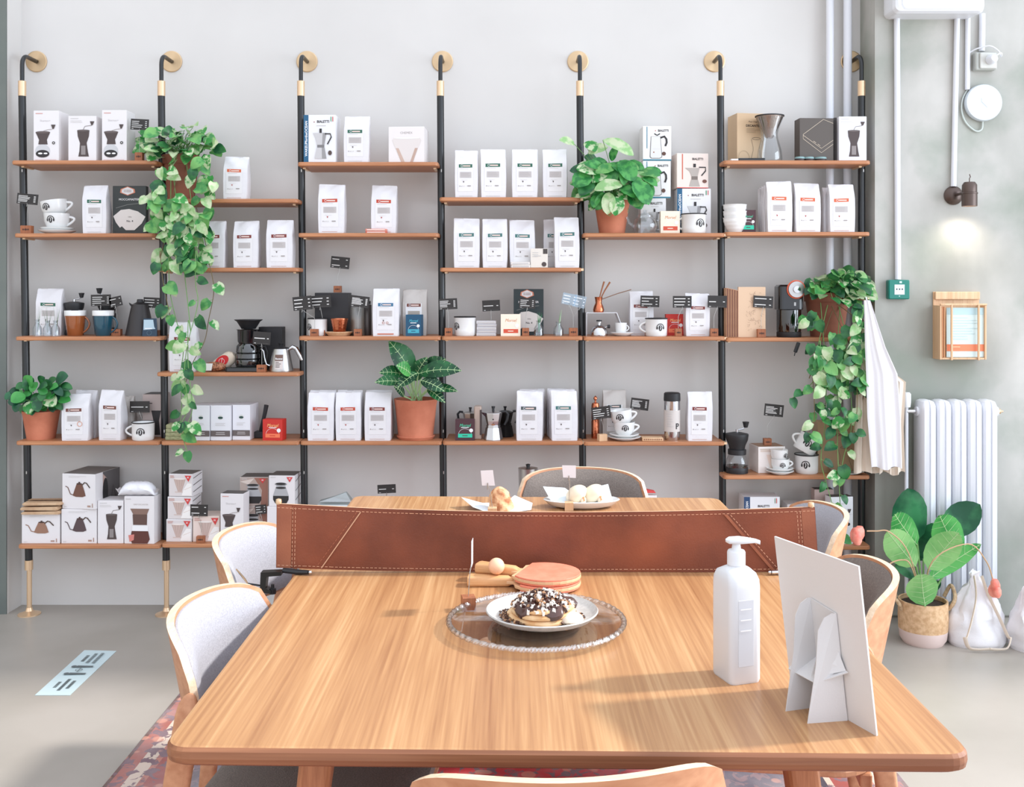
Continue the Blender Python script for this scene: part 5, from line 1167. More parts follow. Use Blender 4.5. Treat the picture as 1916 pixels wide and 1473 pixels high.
# pour over carafe
t=thing('glass_carafe','glass pour over carafe with steel cone filter, top right shelf','carafe',(PX(1440,4.37),4.37,SZ(300)))
mb=MB(); mb.lathe([(0,0.001),(0.050,0.001),(0.054,0.012),(0.050,0.050),(0.036,0.100),(0.034,0.120),(0.042,0.150),(0.058,0.190)],M_glass,n=36,cap=False); mb.build('carafe_body',t)
mb=MB(); mb.lathe([(0.012,0.105),(0.014,0.104),(0.036,0.145),(0.059,0.196),(0.057,0.196),(0.034,0.146)],mat('ribbed_steel',(170,156,148),0.35,metal=0.9,bump=1.0,bump_scale=8,stretch=(20,20,0.4)),n=48,cap=False); mb.build('cone_filter',t)
mb=MB(); mb.lathe([(0.058,0.194),(0.062,0.195),(0.062,0.199),(0.057,0.199)],M_blk,n=36,cap=False); mb.build('filter_rim',t)
t=thing('scale_pad','flat black scale with white corner on the top right shelf edge','scale',(PX(1405,4.335),4.335,SZ(300))); mb=MB(); mb.box(-0.055,0.06,-0.01,0.12,0,0.012,M_blkg,0.002); mb.build('body',t)
mb=MB(); mb.box(-0.087,-0.056,-0.012,0.02,0,0.008,M_white,0.001); mb.build('white_card',t)
for k,(x,lb) in enumerate(((1497,'left'),(1515,'middle'),(1537,'right'))):
    t=thing('round_tin','small round dark tin, %s one of three on the top right shelf edge'%lb,'tin',(PX(x,4.33),4.336+0.004*k,SZ(300)),0,'small round tins')
    R=0.020+0.004*(k==2); mb=MB(); mb.lathe([(0,0),(R,0),(R,0.009),(0,0.009)],flat(60,46,46),n=24); mb.build('tin_base',t)
    mb=MB(); mb.lathe([(R*1.04,0.009),(R*1.04,0.015),(R*0.95,0.017),(0,0.0175)],flat(130,160,160),n=24); mb.build('lid',t)
# cezve on riser
t=thing('display_riser','white bent metal riser under the copper coffee pot','riser',(PX(1130,4.42),4.42,SZ(630)))
mb=MB(); z=PZ(585.5,4.42)-SZ(630); a=0.0012
mb.loops([[(x,y,zz_) for (x,zz_) in ((-0.078,0),(-0.078,z),(0.050,z),(0.088,0.0),(0.090,0.0),(0.052,z+0.002),(-0.080,z+0.002),(-0.080,0))] for y in (-0.05,0.05)],M_white,False); mb.build('bent_sheet',t)
t=thing('copper_coffee_pot','hammered copper pot with long handle on the white riser','coffee pot',(PX(1120,4.42),4.42,PZ(585,4.42)))
mb=MB(); mb.lathe([(0,0.0),(0.022,0.0),(0.0245,0.012),(0.021,0.026),(0.0135,0.042),(0.0155,0.058),(0.0180,0.068),(0.0160,0.068),(0.012,0.045),(0,0.04)],M_copper,n=28,cap=False); mb.build('body',t)
mb=MB(); mb.tube([(0.014,0,0.058),(0.08,0,0.082),(0.142,0,0.100)],0.0022,mat('dull_bronze',(150,120,100),0.4,metal=0.8),6); mb.build('handle',t)
for k,(x1,z1) in enumerate(((0.024,0.135),(0.047,0.133))):
    t=thing('wooden_stirrer','%s of the two wooden sticks standing in the copper pot'%('left','right')[k],'stirring stick',(PX(1120,4.42)+0.003*k,4.42-0.004+0.006*k,PZ(585,4.42)),0,'wooden sticks in the copper pot')
    mb=MB(); mb.tube([(-0.001,0,0.046),(x1*0.5,0,0.095),(x1,0,z1)],[0.0022,0.003,0.004],mat('stick_wood',(150,92,56),0.5),8); mb.build('stick',t)
# copper mill and steel tumbler
t=thing('copper_mill','slim copper coffee mill left of the stacked cups','coffee grinder',(PX(1114,4.42),4.42,SZ(827)))
mb=MB(); mb.lathe([(0,0),(0.0165,0),(0.0175,0.004),(0.0175,0.075),(0.0160,0.078),(0.0160,0.082),(0.0175,0.085),(0.0175,0.142),(0.0150,0.152),(0.006,0.156),(0,0.157)],M_copper,n=28); mb.build('body',t)
mb=MB(); mb.lathe([(0,0.156),(0.004,0.156),(0.004,0.166),(0.0085,0.170),(0.0085,0.176),(0.002,0.184),(0,0.185)],M_copper,n=16); mb.build('finial',t)
t=thing('steel_tumbler','steel travel tumbler with black lid and white wrap lettered P','tumbler',(PX(1257.5,4.37),4.37,SZ(827)))
mb=MB(); mb.lathe([(0,0),(0.031,0),(0.0325,0.004),(0.0345,0.05),(0.0345,0.168),(0,0.168)],M_chrome,n=36); mb.build('body',t)
mb=MB(); mb.lathe([(0,0.1681),(0.0355,0.1681),(0.036,0.175),(0.035,0.200),(0.030,0.204),(0,0.205)],M_blk,n=36); mb.build('lid',t)
mb=MB(); mb.lathe([(0.0352,0.038),(0.0352,0.130)],flat(206,198,192),n=36,cap=False); f=Face(mb,0.06,0.21,wrap=0.0354); f.text('P',0.82,0.30,0.024,I_blk,True); f.bars(0.02,0.55,0.25,0.60,7,I_gr,rn,0.2); mb.build('paper_wrap',t,fixn=False)
# notebooks
M_kraft=mat('kraft_cover',(196,150,116),0.7,col2=(208,164,130),noise_scale=30)
for k in range(5):
    Y=4.36; t=thing('kraft_notebook','kraft notebook standing upright, %s from the sixth post'%('nearest','second','third','fourth','fifth')[k],'notebook',(PX(1359.5+4.6*k,Y),Y-0.02,SZ(632)),-0.02,'upright kraft notebooks')
    h=PZ(539+k*1.0,Y)-SZ(632); mb=MB(); mb.box(-0.0048,0.0046,0,0.062,0,h,M_kraft,0.001); mb.build('cover',t)
    mb=MB(); mb.box(-0.0030,0.0026,-0.0006,0.004,0.002,h-0.002,flat(110,66,48)); mb.build('spine',t)
Y=4.345; t=thing('kraft_notebook','kraft notebook with dark flower print facing forward','notebook',(PX(1407,Y),Y,SZ(632)),0.06); h=PZ(537,Y)-SZ(632); w=PX(1433,Y)-PX(1381,Y)
mb=MB(); mb.box(-w/2,w/2,0,0.012,0,h,mat('pale_kraft_cover',(214,182,152),0.7),0.001); mb.build('cover',t)
mb=MB(); f=Face(mb,w,h); rg=random.Random(3)
for k in range(46):
    a=rg.uniform(0,2*PI); q=rg.uniform(0,1)**0.7; u,v=(0.62+0.26*q*math.cos(a)*0.9,0.80+0.13*q*math.sin(a)) if k<18 else (0.52+0.40*q*math.cos(a),0.38+0.26*q*math.sin(a))
    f.arc(min(0.97,max(0.03,u)),v,rg.uniform(0.003,0.008),a,a+rg.uniform(1.5,4),0.0007,flat(120,84,66),6)
f.rect(0,1,0.0,0.16,flat(206,168,132)) if False else None
mb.build('flower_print',t,fixn=False)
# electric grinder
t=thing('electric_grinder','black electric coffee grinder with orange ringed steel dial','coffee grinder',(PX(1476,4.38),4.38,SZ(632)))
mb=MB(); mb.slab(rrect(-0.054,0.054,-0.045,0.05,0.02),0.118,0.225,M_blkg,0.008,0.002); mb.build('motor_housing',t)
mb=MB(); mb.lathe([(0,0.0),(0.050,0.0),(0.052,0.004),(0.052,0.022),(0,0.022)],M_blk,n=36); mb.build('base',t)
mb=MB(); mb.lathe([(0.0500,0.022),(0.0515,0.030),(0.0515,0.117)],M_smoke,n=36,cap=False); mb.build('container',t)
mb=MB(); mb.slab(rrect(-0.035,0.03,-0.02,0.04,0.008),0.023,0.117,M_blk,0.003); mb.build('rear_column',t)
mb=MB(); mb.lathe([(0,-0.046),(0.040,-0.046),(0.040,-0.050),(0.036,-0.053),(0,-0.053)],flat(214,96,66),(0.018,0,0.205),36,ax='y'); orr=mb.build('orange_ring',t)
mb=MB(); mb.lathe([(0,-0.0531),(0.0355,-0.0531),(0.034,-0.058),(0,-0.058)],M_steel,(0.018,0,0.205),36,ax='y'); mb.build('dial',orr)
mb=MB(); mb.lathe([(0,-0.0581),(0.016,-0.0581),(0.015,-0.066),(0,-0.067)],M_chrome,(0.018,0,0.205),28,ax='y'); mb.build('dial_knob',orr)
mb=MB(); mb.box(0.010,0.018,-0.0462,-0.0452,0.135,0.150,flat(190,190,190)); mb.build('switch',t)
# clothes peg hanging under the right shelf, sheet under kraft box, red item, plastic bag top
t=thing('clip_on_shelf','small dark clip hanging below the right bay shelf near the vine','clip',(PX(1495,4.315),4.315,SZ(632)-0.021)); mb=MB(); mb.M=Matrix.Rotation(0.35,4,'Y'); mb.box(-0.008,0.008,0,0.008,-0.045,0.0,M_blk,0.002); mb.tube([(0,0.004,-0.045),(0.002,0.004,-0.06)],0.002,M_blk,6); mb.build('clip_body',t)
t=thing('grey_pouch','dark grey silver pouch lying flat under the kraft decanter box','pouch',(PX(1585,4.345),4.335,SZ(890)))
mb=MB(); L=[]
for i in range(11):
    q=-1+2*i/10; L.append([(q*0.075,y,0.002+0.02*max(0,abs(q))**3+ (0.008*(1-q*q) if y in(0.0,) else 0)+dz) for (y,dz) in ((-0.015,0),(0.03,0),(0.03,0.006),(-0.015,0.005))])
mb.loops(L,mat('silver_grey_film',(150,148,144),0.3,metal=0.4),True); mb.build('film',t)
t=thing('red_packet','small red packet lying on the low shelf behind the far chair','packet',(PX(1216,4.36),4.36,SZ(1018)+0.0)); mb=MB(); mb.slab(rrect(-0.03,0.03,0,0.03,0.004),0,PZ(925,4.36)-SZ(1018)-0.006,flat(236,232,230),0.002); mb.build('carton',t); 
mb=MB(); mb.loops([[(-0.026,0,0.206),(0.026,0,0.206),(0.026,0.03,0.206),(-0.026,0.03,0.206)],[(-0.022,0.004,0.222),(0.020,0.004,0.214),(0.02,0.026,0.214),(-0.022,0.026,0.222)]],I_red,False); mb.build('red_top',t)
t=thing('plastic_packet','clear plastic topped packet above the net at left','package',(PX(622,4.36),4.36,SZ(1018))); mb=MB(); mb.slab(rrect(-0.07,0.07,0,0.08,0.006),0,PZ(946,4.36)-SZ(1018),flat(206,212,212),0.003); mb.build('carton',t)
mb=MB(); mb.loops([[(-0.06,0.01,0.166),(0.08,0.01,0.166),(0.08,0.06,0.166),(-0.06,0.06,0.166)],[(0.0,0.02,0.185),(0.055,0.02,0.205),(0.055,0.04,0.205),(0.0,0.04,0.185)]],glass('crinkled_film',(214,224,224),0.3),False); mb.build('film_top',t)
# ================================================================ net across the table
def leather():
    m=mat('brown_leather',(94,44,28),0.5,col2=(146,76,48),noise_scale=5,detail=8,lo=0.3,hi=0.75,bump=0.25,bump_scale=220)
    return m
M_lea=leather(); M_lea2=mat('light_brown_leather',(136,74,50),0.5,col2=(164,98,68),noise_scale=7,detail=7,bump=0.2,bump_scale=220); M_st=flat(226,172,138); M_edge=mat('leather_edge',(206,160,128),0.6)
NY=2.40
net=thing('table_net','brown leather table tennis net stitched in light thread across the table','table net',(0,NY,TZ))
def N(x,y,dy=0.0): return Vector((PX(x,NY),dy,PZ(y,NY)-TZ))
top=[(518,943),(600,947),(700,952),(830,956),(960,958.5),(1100,959),(1240,957.5),(1370,954.5),(1460,951.5),(1524,949)]
bot=[(517,1062),(600,1065),(700,1067.5),(830,1069.2),(960,1070),(1100,1070),(1240,1070),(1370,1070),(1460,1069.5),(1531,1069)]
def interp(P,x):
    for a,b in zip(P,P[1:]):
        if x<=b[0]: return a[1]+(b[1]-a[1])*(x-a[0])/(b[0]-a[0])
    return P[-1][1]
mb=MB(); L=[]
nx=44
for i in range(nx+1):
    xt=518+(1524-518)*i/nx; xb=517+(1531-517)*i/nx; l=[]
    for k in range(7):
        t=k/6; x=xb+(xt-xb)*t; y=interp(bot,xb)+(interp(top,xt)-interp(bot,xb))*t
        l.append(N(x,y,-0.003+0.0012*math.sin(i*0.5+t*3)))
    for k in range(7):
        t=1-k/6; x=xb+(xt-xb)*t; y=interp(bot,xb)+(interp(top,xt)-interp(bot,xb))*t
        l.append(N(x,y,0.004))
    L.append(l)
mb.loops(L,M_lea,True); panel=mb.build('leather_panel',net)
mb=MB()
def stitch(p,q,off=-0.0052,ln=0.0062,gap=0.0036,w=0.0011,m=M_st):
    a=N(p[0],p[1],off); b=N(q[0],q[1],off); d=b-a; Ln=d.length; d.normalize(); n=Vector((-d.z,0,d.x))*w/2; s=0
    while s<Ln:
        u=a+d*s; v=a+d*min(Ln,s+ln); mb.add([u+n,v+n,v-n,u-n],[[0,1,2,3]],m); s+=ln+gap
def stitchline(pts,**k):
    for a,b in zip(pts,pts[1:]): stitch(a,b,**k)
stitchline([(x,interp(top,x)+6) for x in range(520,1525,50)]+[(1523,955)])
stitchline([(x,interp(bot,x)-5.5) for x in range(520,1530,50)]+[(1527,1063.5)])
stitch((549,949),(547,1060)); stitch((554,949),(552,1060)); stitch((1490,956),(1498,1066)); stitch((1496,956),(1504,1066))
stitch((668,958),(594,1058),m=flat(170,100,72)); stitch((1366,963),(1457,1066))
mb.build('stitching',net)['kind']='stuff'
for (a,b,s) in (((674,958),(601,1062),-1),((1360,962),(1450,1067),1)):
    mb=MB(); p=N(a[0],a[1],-0.0045); q=N(b[0],b[1],-0.0045); w=Vector((0.0085,0,0)); 
    mb.loops([[p-w*(s>0),p+w*(s<0)*0.35,p+w*(s<0)*0.35+Vector((0,-0.002,0)),p-w*(s>0)+Vector((0,-0.002,0))],[q-w*(s>0),q+w*(s<0)*0.35,q+w*(s<0)*0.35+Vector((0,-0.002,0)),q-w*(s>0)+Vector((0,-0.002,0))]],M_lea2 if s>0 else M_edge,False); mb.build('diagonal_strap',net)
for (x0t,x1t,x0b,x1b) in ((519,547,518,545),(1498,1523,1506,1530)):
    mb=MB(); y=-0.0048
    mb.add([N(x0b,interp(bot,x0b)-1,y),N(x1b,interp(bot,x1b)-1,y),N(x1t,interp(top,x1t)+1,y),N(x0t,interp(top,x0t)+1,y)],[[0,1,2,3]],M_lea2); mb.build('end_sleeve',net)
mb=MB()
for i in range(nx):
    xa=518+(1524-518)*i/nx; xb=518+(1524-518)*(i+1)/nx
    mb.add([N(xa,interp(top,xa)-0.6,-0.003),N(xb,interp(top,xb)-0.6,-0.003),N(xb,interp(top,xb)-0.6,0.004),N(xa,interp(top,xa)-0.6,0.004)],[[0,1,2,3]],M_edge)
mb.build('top_edge',net)
for (x,y) in ((521,941),(1518,947)):
    mb=MB(); c=N(x,y,0.002); mb.lathe([(0,-0.004),(0.006,-0.004),(0.0075,0.002),(0.0065,0.008),(0,0.010)],M_brass,(c.x,c.y,c.z),16); mb.build('end_knob',net)
# clamps
def clamp(x,side):
    X=PX(x,NY)
    mb=MB(); s=side
    prof=[(0,0.018),(s*0.048,0.020),(s*0.048,0.011),(s*0.014,0.008),(s*0.011,-0.020),(s*0.024,-0.024),(s*0.024,-0.032),(-s*0.002,-0.028)]
    mb.loops([[(X+p[0],yy,p[1]-0.012) for p in prof] for yy in (-0.028,-0.004)],mat('dark_clamp_metal',(52,52,50),0.3,metal=0.7),False); mb.build('clamp_jaw',net)
    mb=MB(); mb.lathe([(0,-0.030),(0.008,-0.030),(0.008,-0.018),(0.004,-0.016),(0.004,-0.008),(0,-0.008)],M_blk,(X+s*0.026,-0.018,-0.016),14); mb.build('clamp_screw',net)
    mb=MB(); mb.tube([(X+s*0.050,-0.016,0.008),(X+s*0.085,-0.022,0.006),(X+s*0.112,-0.028,0.007)],[0.006,0.0065,0.005],M_blk if s>0 else M_chrome,8); lv=mb.build('clamp_lever',net)
    mb=MB(); mb.sphere((X+s*0.116,-0.029,0.007),0.0048,M_chrome,10); mb.build('lever_tip',lv)
clamp(493,1); clamp(1556-30,-1)
mb=MB(); X=PX(493,NY); mb.tube([(X,-0.016,-0.028),(X-0.032,-0.020,-0.022)],0.0022,M_blk,6); mb.build('clamp_rod',net)
mb=MB(); mb.loops([[(X-0.030,-0.022,-0.026),(X-0.030,-0.014,-0.026),(X-0.038,-0.014,-0.012),(X-0.038,-0.022,-0.012)],[(X-0.052,-0.022,0.004),(X-0.052,-0.014,0.004),(X-0.060,-0.014,0.012),(X-0.060,-0.022,0.012)]],M_brass,False); mb.build('brass_latch',net)

# ================================================================ table top things
# glass tray
Yt=2.0; tr=thing('glass_cake_plate','round clear glass plate with rope-twist rim under the pancake plate','glass plate',(PX(1003,Yt),Yt,TZ))
R=0.172; mb=MB(); mb.lathe([(0,0.006),(R*0.55,0.006),(R*0.9,0.008),(R*0.97,0.0125),(R*0.97,0.0165),(R*0.9,0.0125),(0,0.0105)],glass('tray_glass',(248,249,250),0.06),n=64,cap=False); mb.build('disc',tr)
mb=MB(); mb.lathe([(R*0.45,0.0),(R*0.52,0.006),(R*0.50,0.006),(R*0.43,0.0)],glass('tray_glass',(248,249,250),0.06),n=48,cap=False); mb.build('foot_ring',tr)
mb=MB(); n=56
mg=glass('rim_glass',(254,254,255),0.35,0.12)
L=[]; N_=n*6
for i in range(N_):
    a=2*PI*i/N_; q=(i%6)/6.0; rr=0.0048*(0.72+0.28*abs(math.sin(PI*q)))
    c=Vector((R*math.cos(a),R*math.sin(a),0.0165)); ra=Vector((math.cos(a),math.sin(a),0))
    L.append([c+ra*rr*math.cos(b)*1.3+Vector((0,0,rr*math.sin(b)*1.2)) for b in [2*PI*k/6+i*0.5 for k in range(6)]])
mb.loops(L,mg,True,ring=True); mb.build('beaded_rim',tr)
# plate
Yp=2.005; pz=TZ+0.0125; pl=thing('ceramic_plate','speckled grey white ceramic plate holding the pancakes','plate',(PX(1014,Yp),Yp,pz))
M_stone=mat('stoneware',(206,204,200),0.35,col2=(190,188,184),noise_scale=120,detail=4,coat=0.2)
mb=MB(); r=0.111; mb.lathe([(0,0.0),(r*0.62,0.0),(r*0.66,0.003),(r*0.92,0.012),(r,0.022),(r*0.985,0.024),(r*0.90,0.0155),(r*0.66,0.0075),(0,0.0065)],M_stone,n=64,cap=False); mb.build('dish',pl)
# pancakes
M_pan=mat('pancake_crust',(206,158,108),0.7,col2=(232,200,156),noise_scale=30,detail=5,bump=0.4,bump_scale=60)
M_sauce=mat('chocolate_sauce',(58,34,28),0.25,col2=(84,50,40),noise_scale=40,coat=0.4,bump=0.5,bump_scale=60)
px_,py_=PX(1010,Yp),Yp
z=pz+0.007
for k,(rr,h) in enumerate(((0.068,0.012),(0.064,0.012),(0.059,0.011))):
    t=thing('pancake','golden pancake, %s in the stack on the ceramic plate'%('lowest','middle','topmost')[k],'pancake',(px_+0.002*k+0.004,py_-0.003*k,z),0.3*k,'stacked pancakes')
    mb=MB(); L=[]
    for (q,zz_) in ((0.90,0),(0.99,h*0.25),(1.0,h*0.55),(0.95,h*0.85),(0.80,h)):
        L.append([(rr*q*(1+0.03*math.sin(3*a+k*2)+0.015*math.sin(7*a))*math.cos(a),rr*q*(1+0.03*math.sin(3*a+k*2))*math.sin(a),zz_) for a in [2*PI*i/40 for i in range(40)]])
    mb.loops(L,M_pan,True); mb.build('cake',t); z+=h-0.0012
rg=random.Random(9)
tz=z
t=thing('chocolate_topping','dark chocolate sauce and chopped nuts heaped over the pancakes','topping',(px_+0.006,py_-0.006,tz-0.001))
mb=MB(); L=[]
for (q,zz_) in ((0.98,-0.014),(1.02,-0.006),(0.92,0.003),(0.62,0.010),(0.30,0.017),(0.05,0.022)):
    L.append([(0.058*q*(1+0.12*math.sin(5*a+1)+0.06*math.sin(11*a))*math.cos(a),0.058*q*(1+0.12*math.sin(5*a+1))*math.sin(a),zz_+0.004*math.sin(6*a)*(q>0.8)) for a in [2*PI*i/48 for i in range(48)]])
mb.loops(L,M_sauce,True); mb.build('sauce',t)
mb=MB(); n1=flat(232,224,214); n2=flat(176,132,96); n3=flat(70,42,34)
for k in range(420):
    a=rg.uniform(0,2*PI); q=rg.uniform(0,1)**0.5; zt=0.021-0.026*q*q; s=rg.uniform(0.0016,0.0046)
    c=Vector((0.060*q*math.cos(a),0.060*q*math.sin(a),zt+0.001)); M_=rotm(rg.uniform(0,3),rg.uniform(0,3),rg.uniform(0,3),c)
    mb.M=M_; mb.box(-s,s,-s*0.8,s*0.8,-s*0.6,s*0.6,rg.choice([n1,n1,n2,n3,n3]))
mb.M=None; o=mb.build('chopped_nuts',t); o['kind']='stuff'
t=thing('cookie_crumbs','dark crumbs scattered on the plate around the pancakes','crumbs',(px_,py_,pz+0.0075)); mb=MB()
for k in range(420):
    a=rg.gauss(PI,0.7) if k<280 else rg.gauss(-0.15,0.35); q=rg.uniform(0.060,0.090); s=rg.uniform(0.001,0.0026); mb.M=rotm(rg.uniform(0,3),rg.uniform(0,3),0,(q*math.cos(a),q*math.sin(a)*0.9-0.012,0.0015+ (0.006 if q<0.065 else 0)*rg.random())); mb.box(-s,s,-s,s,-s*0.7,s*0.7,rg.choice([n3,n3,flat(96,64,48),n2]))
mb.M=None; o=mb.build('crumbs',t); t['kind']='stuff'; o['kind']='stuff'
t=thing('whipped_cream','dollop of white cream at the right of the pancakes','cream',(px_+0.058,py_-0.034,pz+0.0078)); mb=MB(); mb.lathe([(0,0),(0.020,0),(0.024,0.006),(0.021,0.013),(0.012,0.018),(0,0.020)],mat('cream',(240,226,206),0.5,sub=0.1,bump=0.5,bump_scale=70),n=20,sx=1.1); mb.build('dollop',t)
# block with clip
def clipsign(x,yb,ytop,label,w=0.028,card=None,tilt=0.0,lean=0.006):
    Y=F*(EYE-TZ)/(yb-HY); t=thing('clip_holder',label,'sign holder',(PX(x,Y),Y,TZ),0.18,'wooden cube clip holders'); mb=MB(); mb.slab([(-w/2,0),(w/2,0),(w/2,w),(-w/2,w)],0,w*1.02,M_walnut if card is None else M_palew,0.001); mb.build('base_block',t)
    H=PZ(ytop,Y)-TZ
    zt=H*0.62 if card is None else PZ(card[3],Y)-TZ-0.004
    mb=MB(); mb.tube([(0,w/2,w),(lean*0.4,w/2,zt*0.7),(lean,w/2,zt)],0.0009,M_wire,6); mb.build('wire',t)
    return t,Y,zt
t,Y,zt=clipsign(878,1145,1007,'dark wood cube with wire clip holding a thin upright card, edge on')
mb=MB(); mb.tube([(0.006,0.014,zt-0.004),(0.003,0.013,zt-0.018)],0.0012,M_wire,6); mb.build('clip',t)
mb=MB(); mb.M=rotm(0,0.06,PI/2-0.21,(0.008,0.014,zt+0.0)); mb.box(-0.022,0.022,-0.0004,0.0004,-0.002,0.050,M_cardw); mb.build('card',t)
def whitesign(x,yb,card,label,dx):
    Y=F*(EYE-TZ)/(yb-HY); t=thing('clip_holder',label,'sign holder',(PX(x,Y),Y,TZ),0,'wooden cube clip holders'); w=0.026
    mb=MB(); mb.slab([(-w/2,0),(w/2,0),(w/2,w),(-w/2,w)],0,w,M_palew,0.001); mb.build('base_block',t)
    x0,x1,y0,y1=card; cx=(PX(x0,Y)+PX(x1,Y))/2-PX(x,Y); cz=(PZ(y0,Y)+PZ(y1,Y))/2-TZ; W=PX(x1,Y)-PX(x0,Y); H=PZ(y0,Y)-PZ(y1,Y)
    mb=MB(); mb.tube([(0,w/2,w),(dx*0.7,w/2,cz-H*0.75),(cx,w/2,cz-H*0.45)],0.0010,M_wire,6); mb.build('wire',t)
    mb=MB(); mb.tube([(cx-0.001,w/2-0.003,cz-H*0.72),(cx,w/2-0.003,cz-H*0.30)],0.0016,M_wire,6); mb.build('clip',t)
    mb=MB(); mb.add([(cx-W*0.40,w/2-0.001,cz-H*0.48),(cx+W*0.50,w/2-0.001,cz-H*0.48),(cx+W*0.36,w/2-0.001,cz+H*0.5),(cx-W*0.5,w/2-0.001,cz+H*0.46)],[[0,1,2,3]],M_cardw) if dx<0 else mb.add([(cx-W*0.42,w/2-0.001,cz-H*0.46),(cx+W*0.5,w/2-0.001,cz-H*0.5),(cx+W*0.5,w/2-0.001,cz+H*0.48),(cx-W*0.5,w/2-0.001,cz+H*0.5)],[[0,1,2,3]],M_cardw)
    mb.build('card',t)
whitesign(921,968,(899,926,881,911),'clip holder with blank white card beside the pastry',-0.01)
whitesign(1065,957,(1052,1078,872,896),'clip holder with blank white card in front of the steamed buns',0.004)
# paddles and ball
M_rub=mat('coral_rubber',(228,128,100),0.55,col2=(234,142,114),noise_scale=40); M_pad=mat('paddle_ply',(222,180,138),0.5); M_hnd=mat('handle_varnish',(206,150,98),0.4,col2=(226,176,126),noise_scale=8,stretch=(1,20,20))
def paddle(hx,hy,bx,by,z,label):
    p=Vector((hx,hy,0)); q=Vector((bx,by,0)); d=(q-p); ang=math.atan2(d.y,d.x); t=thing('table_tennis_paddle',label,'paddle',(hx,hy,z),ang,'table tennis paddles')
    Ld=d.length; a,b=0.080,0.076
    out=[(0.088,-0.014),(0.104,-0.018)]
    for k in range(25):
        th=-PI*0.80+2*PI*0.80*k/24; out.append((Ld+a*math.cos(th),b*math.sin(th)))
    out+=[(0.104,0.018),(0.088,0.014)]
    mb=MB(); mb.slab(out,0.004,0.010,M_pad,0.0005); mb.build('blade',t)
    ro=[(p_[0]*0.985+Ld*0.015,p_[1]*0.985) for p_ in out if p_[0]>0.112]
    for (z0,z1) in ((0.0,0.0039),(0.0101,0.014)):
        mb=MB(); mb.slab(ro,z0,z1,M_rub,0.0005); mb.build('rubber',t)
    mb=MB(); L=[]
    for (x,w,h) in ((0.0,0.017,0.011),(0.006,0.018,0.0125),(0.05,0.0145,0.0115),(0.09,0.013,0.011),(0.103,0.012,0.004)):
        L.append([(x,p_[0],p_[1]+0.007) for p_ in rrect(-w,w,-h,h,min(w,h)*0.6,3)])
    mb.loops(L,M_hnd,True); mb.build('handle',t)
    mb=MB(); f=Face(mb,0.1,0.02,z0=0.0,y=0); mb.M=None
    return t
def at(x,y,z): Y=F*(EYE-z)/(y-HY); return (PX(x,Y),Y)
h1=at(876,1080,TZ+0.018); b1=at(1020,1093,TZ+0.006)
paddle(h1[0],h1[1],b1[0],b1[1],TZ+0.004,'coral table tennis paddle lying underneath the other one')
h2=(PX(894,2.345),2.345); b2=(PX(1021,2.285),2.285)
paddle(h2[0],h2[1],b2[0],b2[1],TZ+0.0195,'coral table tennis paddle lying on top of the other one')
t=thing('table_tennis_ball','pale orange ball resting on the paddle handles','ball',(PX(929,2.295),2.295,TZ+0.0235)); 
mb=MB(); mb.sphere((0,0,0.0185),0.0185,mat('ball_plastic',(244,196,160),0.4,sub=0.1),24); mb.build('shell',t)
# sanitizer bottle
A=Vector((0.345,1.766)); B=Vector((0.369,1.704)); C=Vector((0.4235,1.722)); ctr=(A+C)/2; ux=(C-B).normalized(); ang=math.atan2(ux.y,ux.x)
t=thing('soap_dispenser','large white pump dispenser bottle on the sunny right side of the table','dispenser',(ctr.x,ctr.y,TZ),ang)
M_plas=mat('white_plastic',(222,224,228),0.35,sub=0.05); w2=(C-B).length/2*1.05; d2=(A-B).length/2*1.05
mb=MB(); L=[]
for (q,z_,r) in ((0.94,0,0.010),(1.0,0.005,0.012),(1.0,0.160,0.012),(0.985,0.172,0.013),(0.90,0.182,0.016),(0.66,0.188,0.02),(0.42,0.192,0.014),(0.40,0.196,0.014)):
    wx,wy=w2*q,d2*q
    if q<0.7: wx=wy=max(w2,d2)*q
    L.append([(p[0],p[1],z_) for p in rrect(-wx,wx,-wy,wy,min(r+0.012*(q<0.9),wx*0.98),5)])
mb.loops(L,M_plas,True); mb.build('bottle',t)
mb=MB(); mb.slab(rrect(-w2*0.55,w2*0.42,-d2-0.0006,-d2+0.001,0.0004,1),0.03,0.142,mat('label_white',(206,208,214),0.5),0.0004); 
f=Face(mb,w2*2,0.18,y=-d2-0.0008)
for v in (0.50,0.60,0.70): f.rect(0.28,0.62,v,v+0.012,flat(240,240,242))
mb.build('label',t)
mb=MB(); mb.lathe([(0,0.194),(0.0155,0.194),(0.0155,0.215),(0.014,0.218),(0.008,0.220),(0.0065,0.232),(0.0085,0.233),(0,0.234)],M_white,n=28); mb.build('pump_collar',t)
mb=MB(); mb.M=rotm(0,0,-ang-0.15); L=[]
for (x,w,h0,h1) in ((-0.018,0.005,0.232,0.236),(-0.012,0.012,0.230,0.239),(0.004,0.013,0.230,0.2405),(0.018,0.010,0.231,0.2395),(0.032,0.006,0.232,0.238),(0.040,0.004,0.229,0.236)):
    L.append([(x,p[0],p[1]) for p in rrect(-w,w,h0,h1,(h1-h0)*0.45,3)])
mb.loops(L,M_white,True); mb.build('pump_head',t)
# white card with easel back
BR=Vector((0.5415,1.511)); du=Vector((-0.382,0.924)); nb=Vector((-0.924,-0.382))
t=thing('easel_card','white card sign with cardboard easel seen from behind, right of the dispenser','card sign',(BR.x,BR.y,TZ),math.atan2(du.y,du.x))
M_cb=mat('white_cardboard',(222,218,216),0.7,bump=0.08,bump_scale=300); M_cb2=mat('easel_cardboard',(214,212,212),0.75,bump=0.1,bump_scale=300)
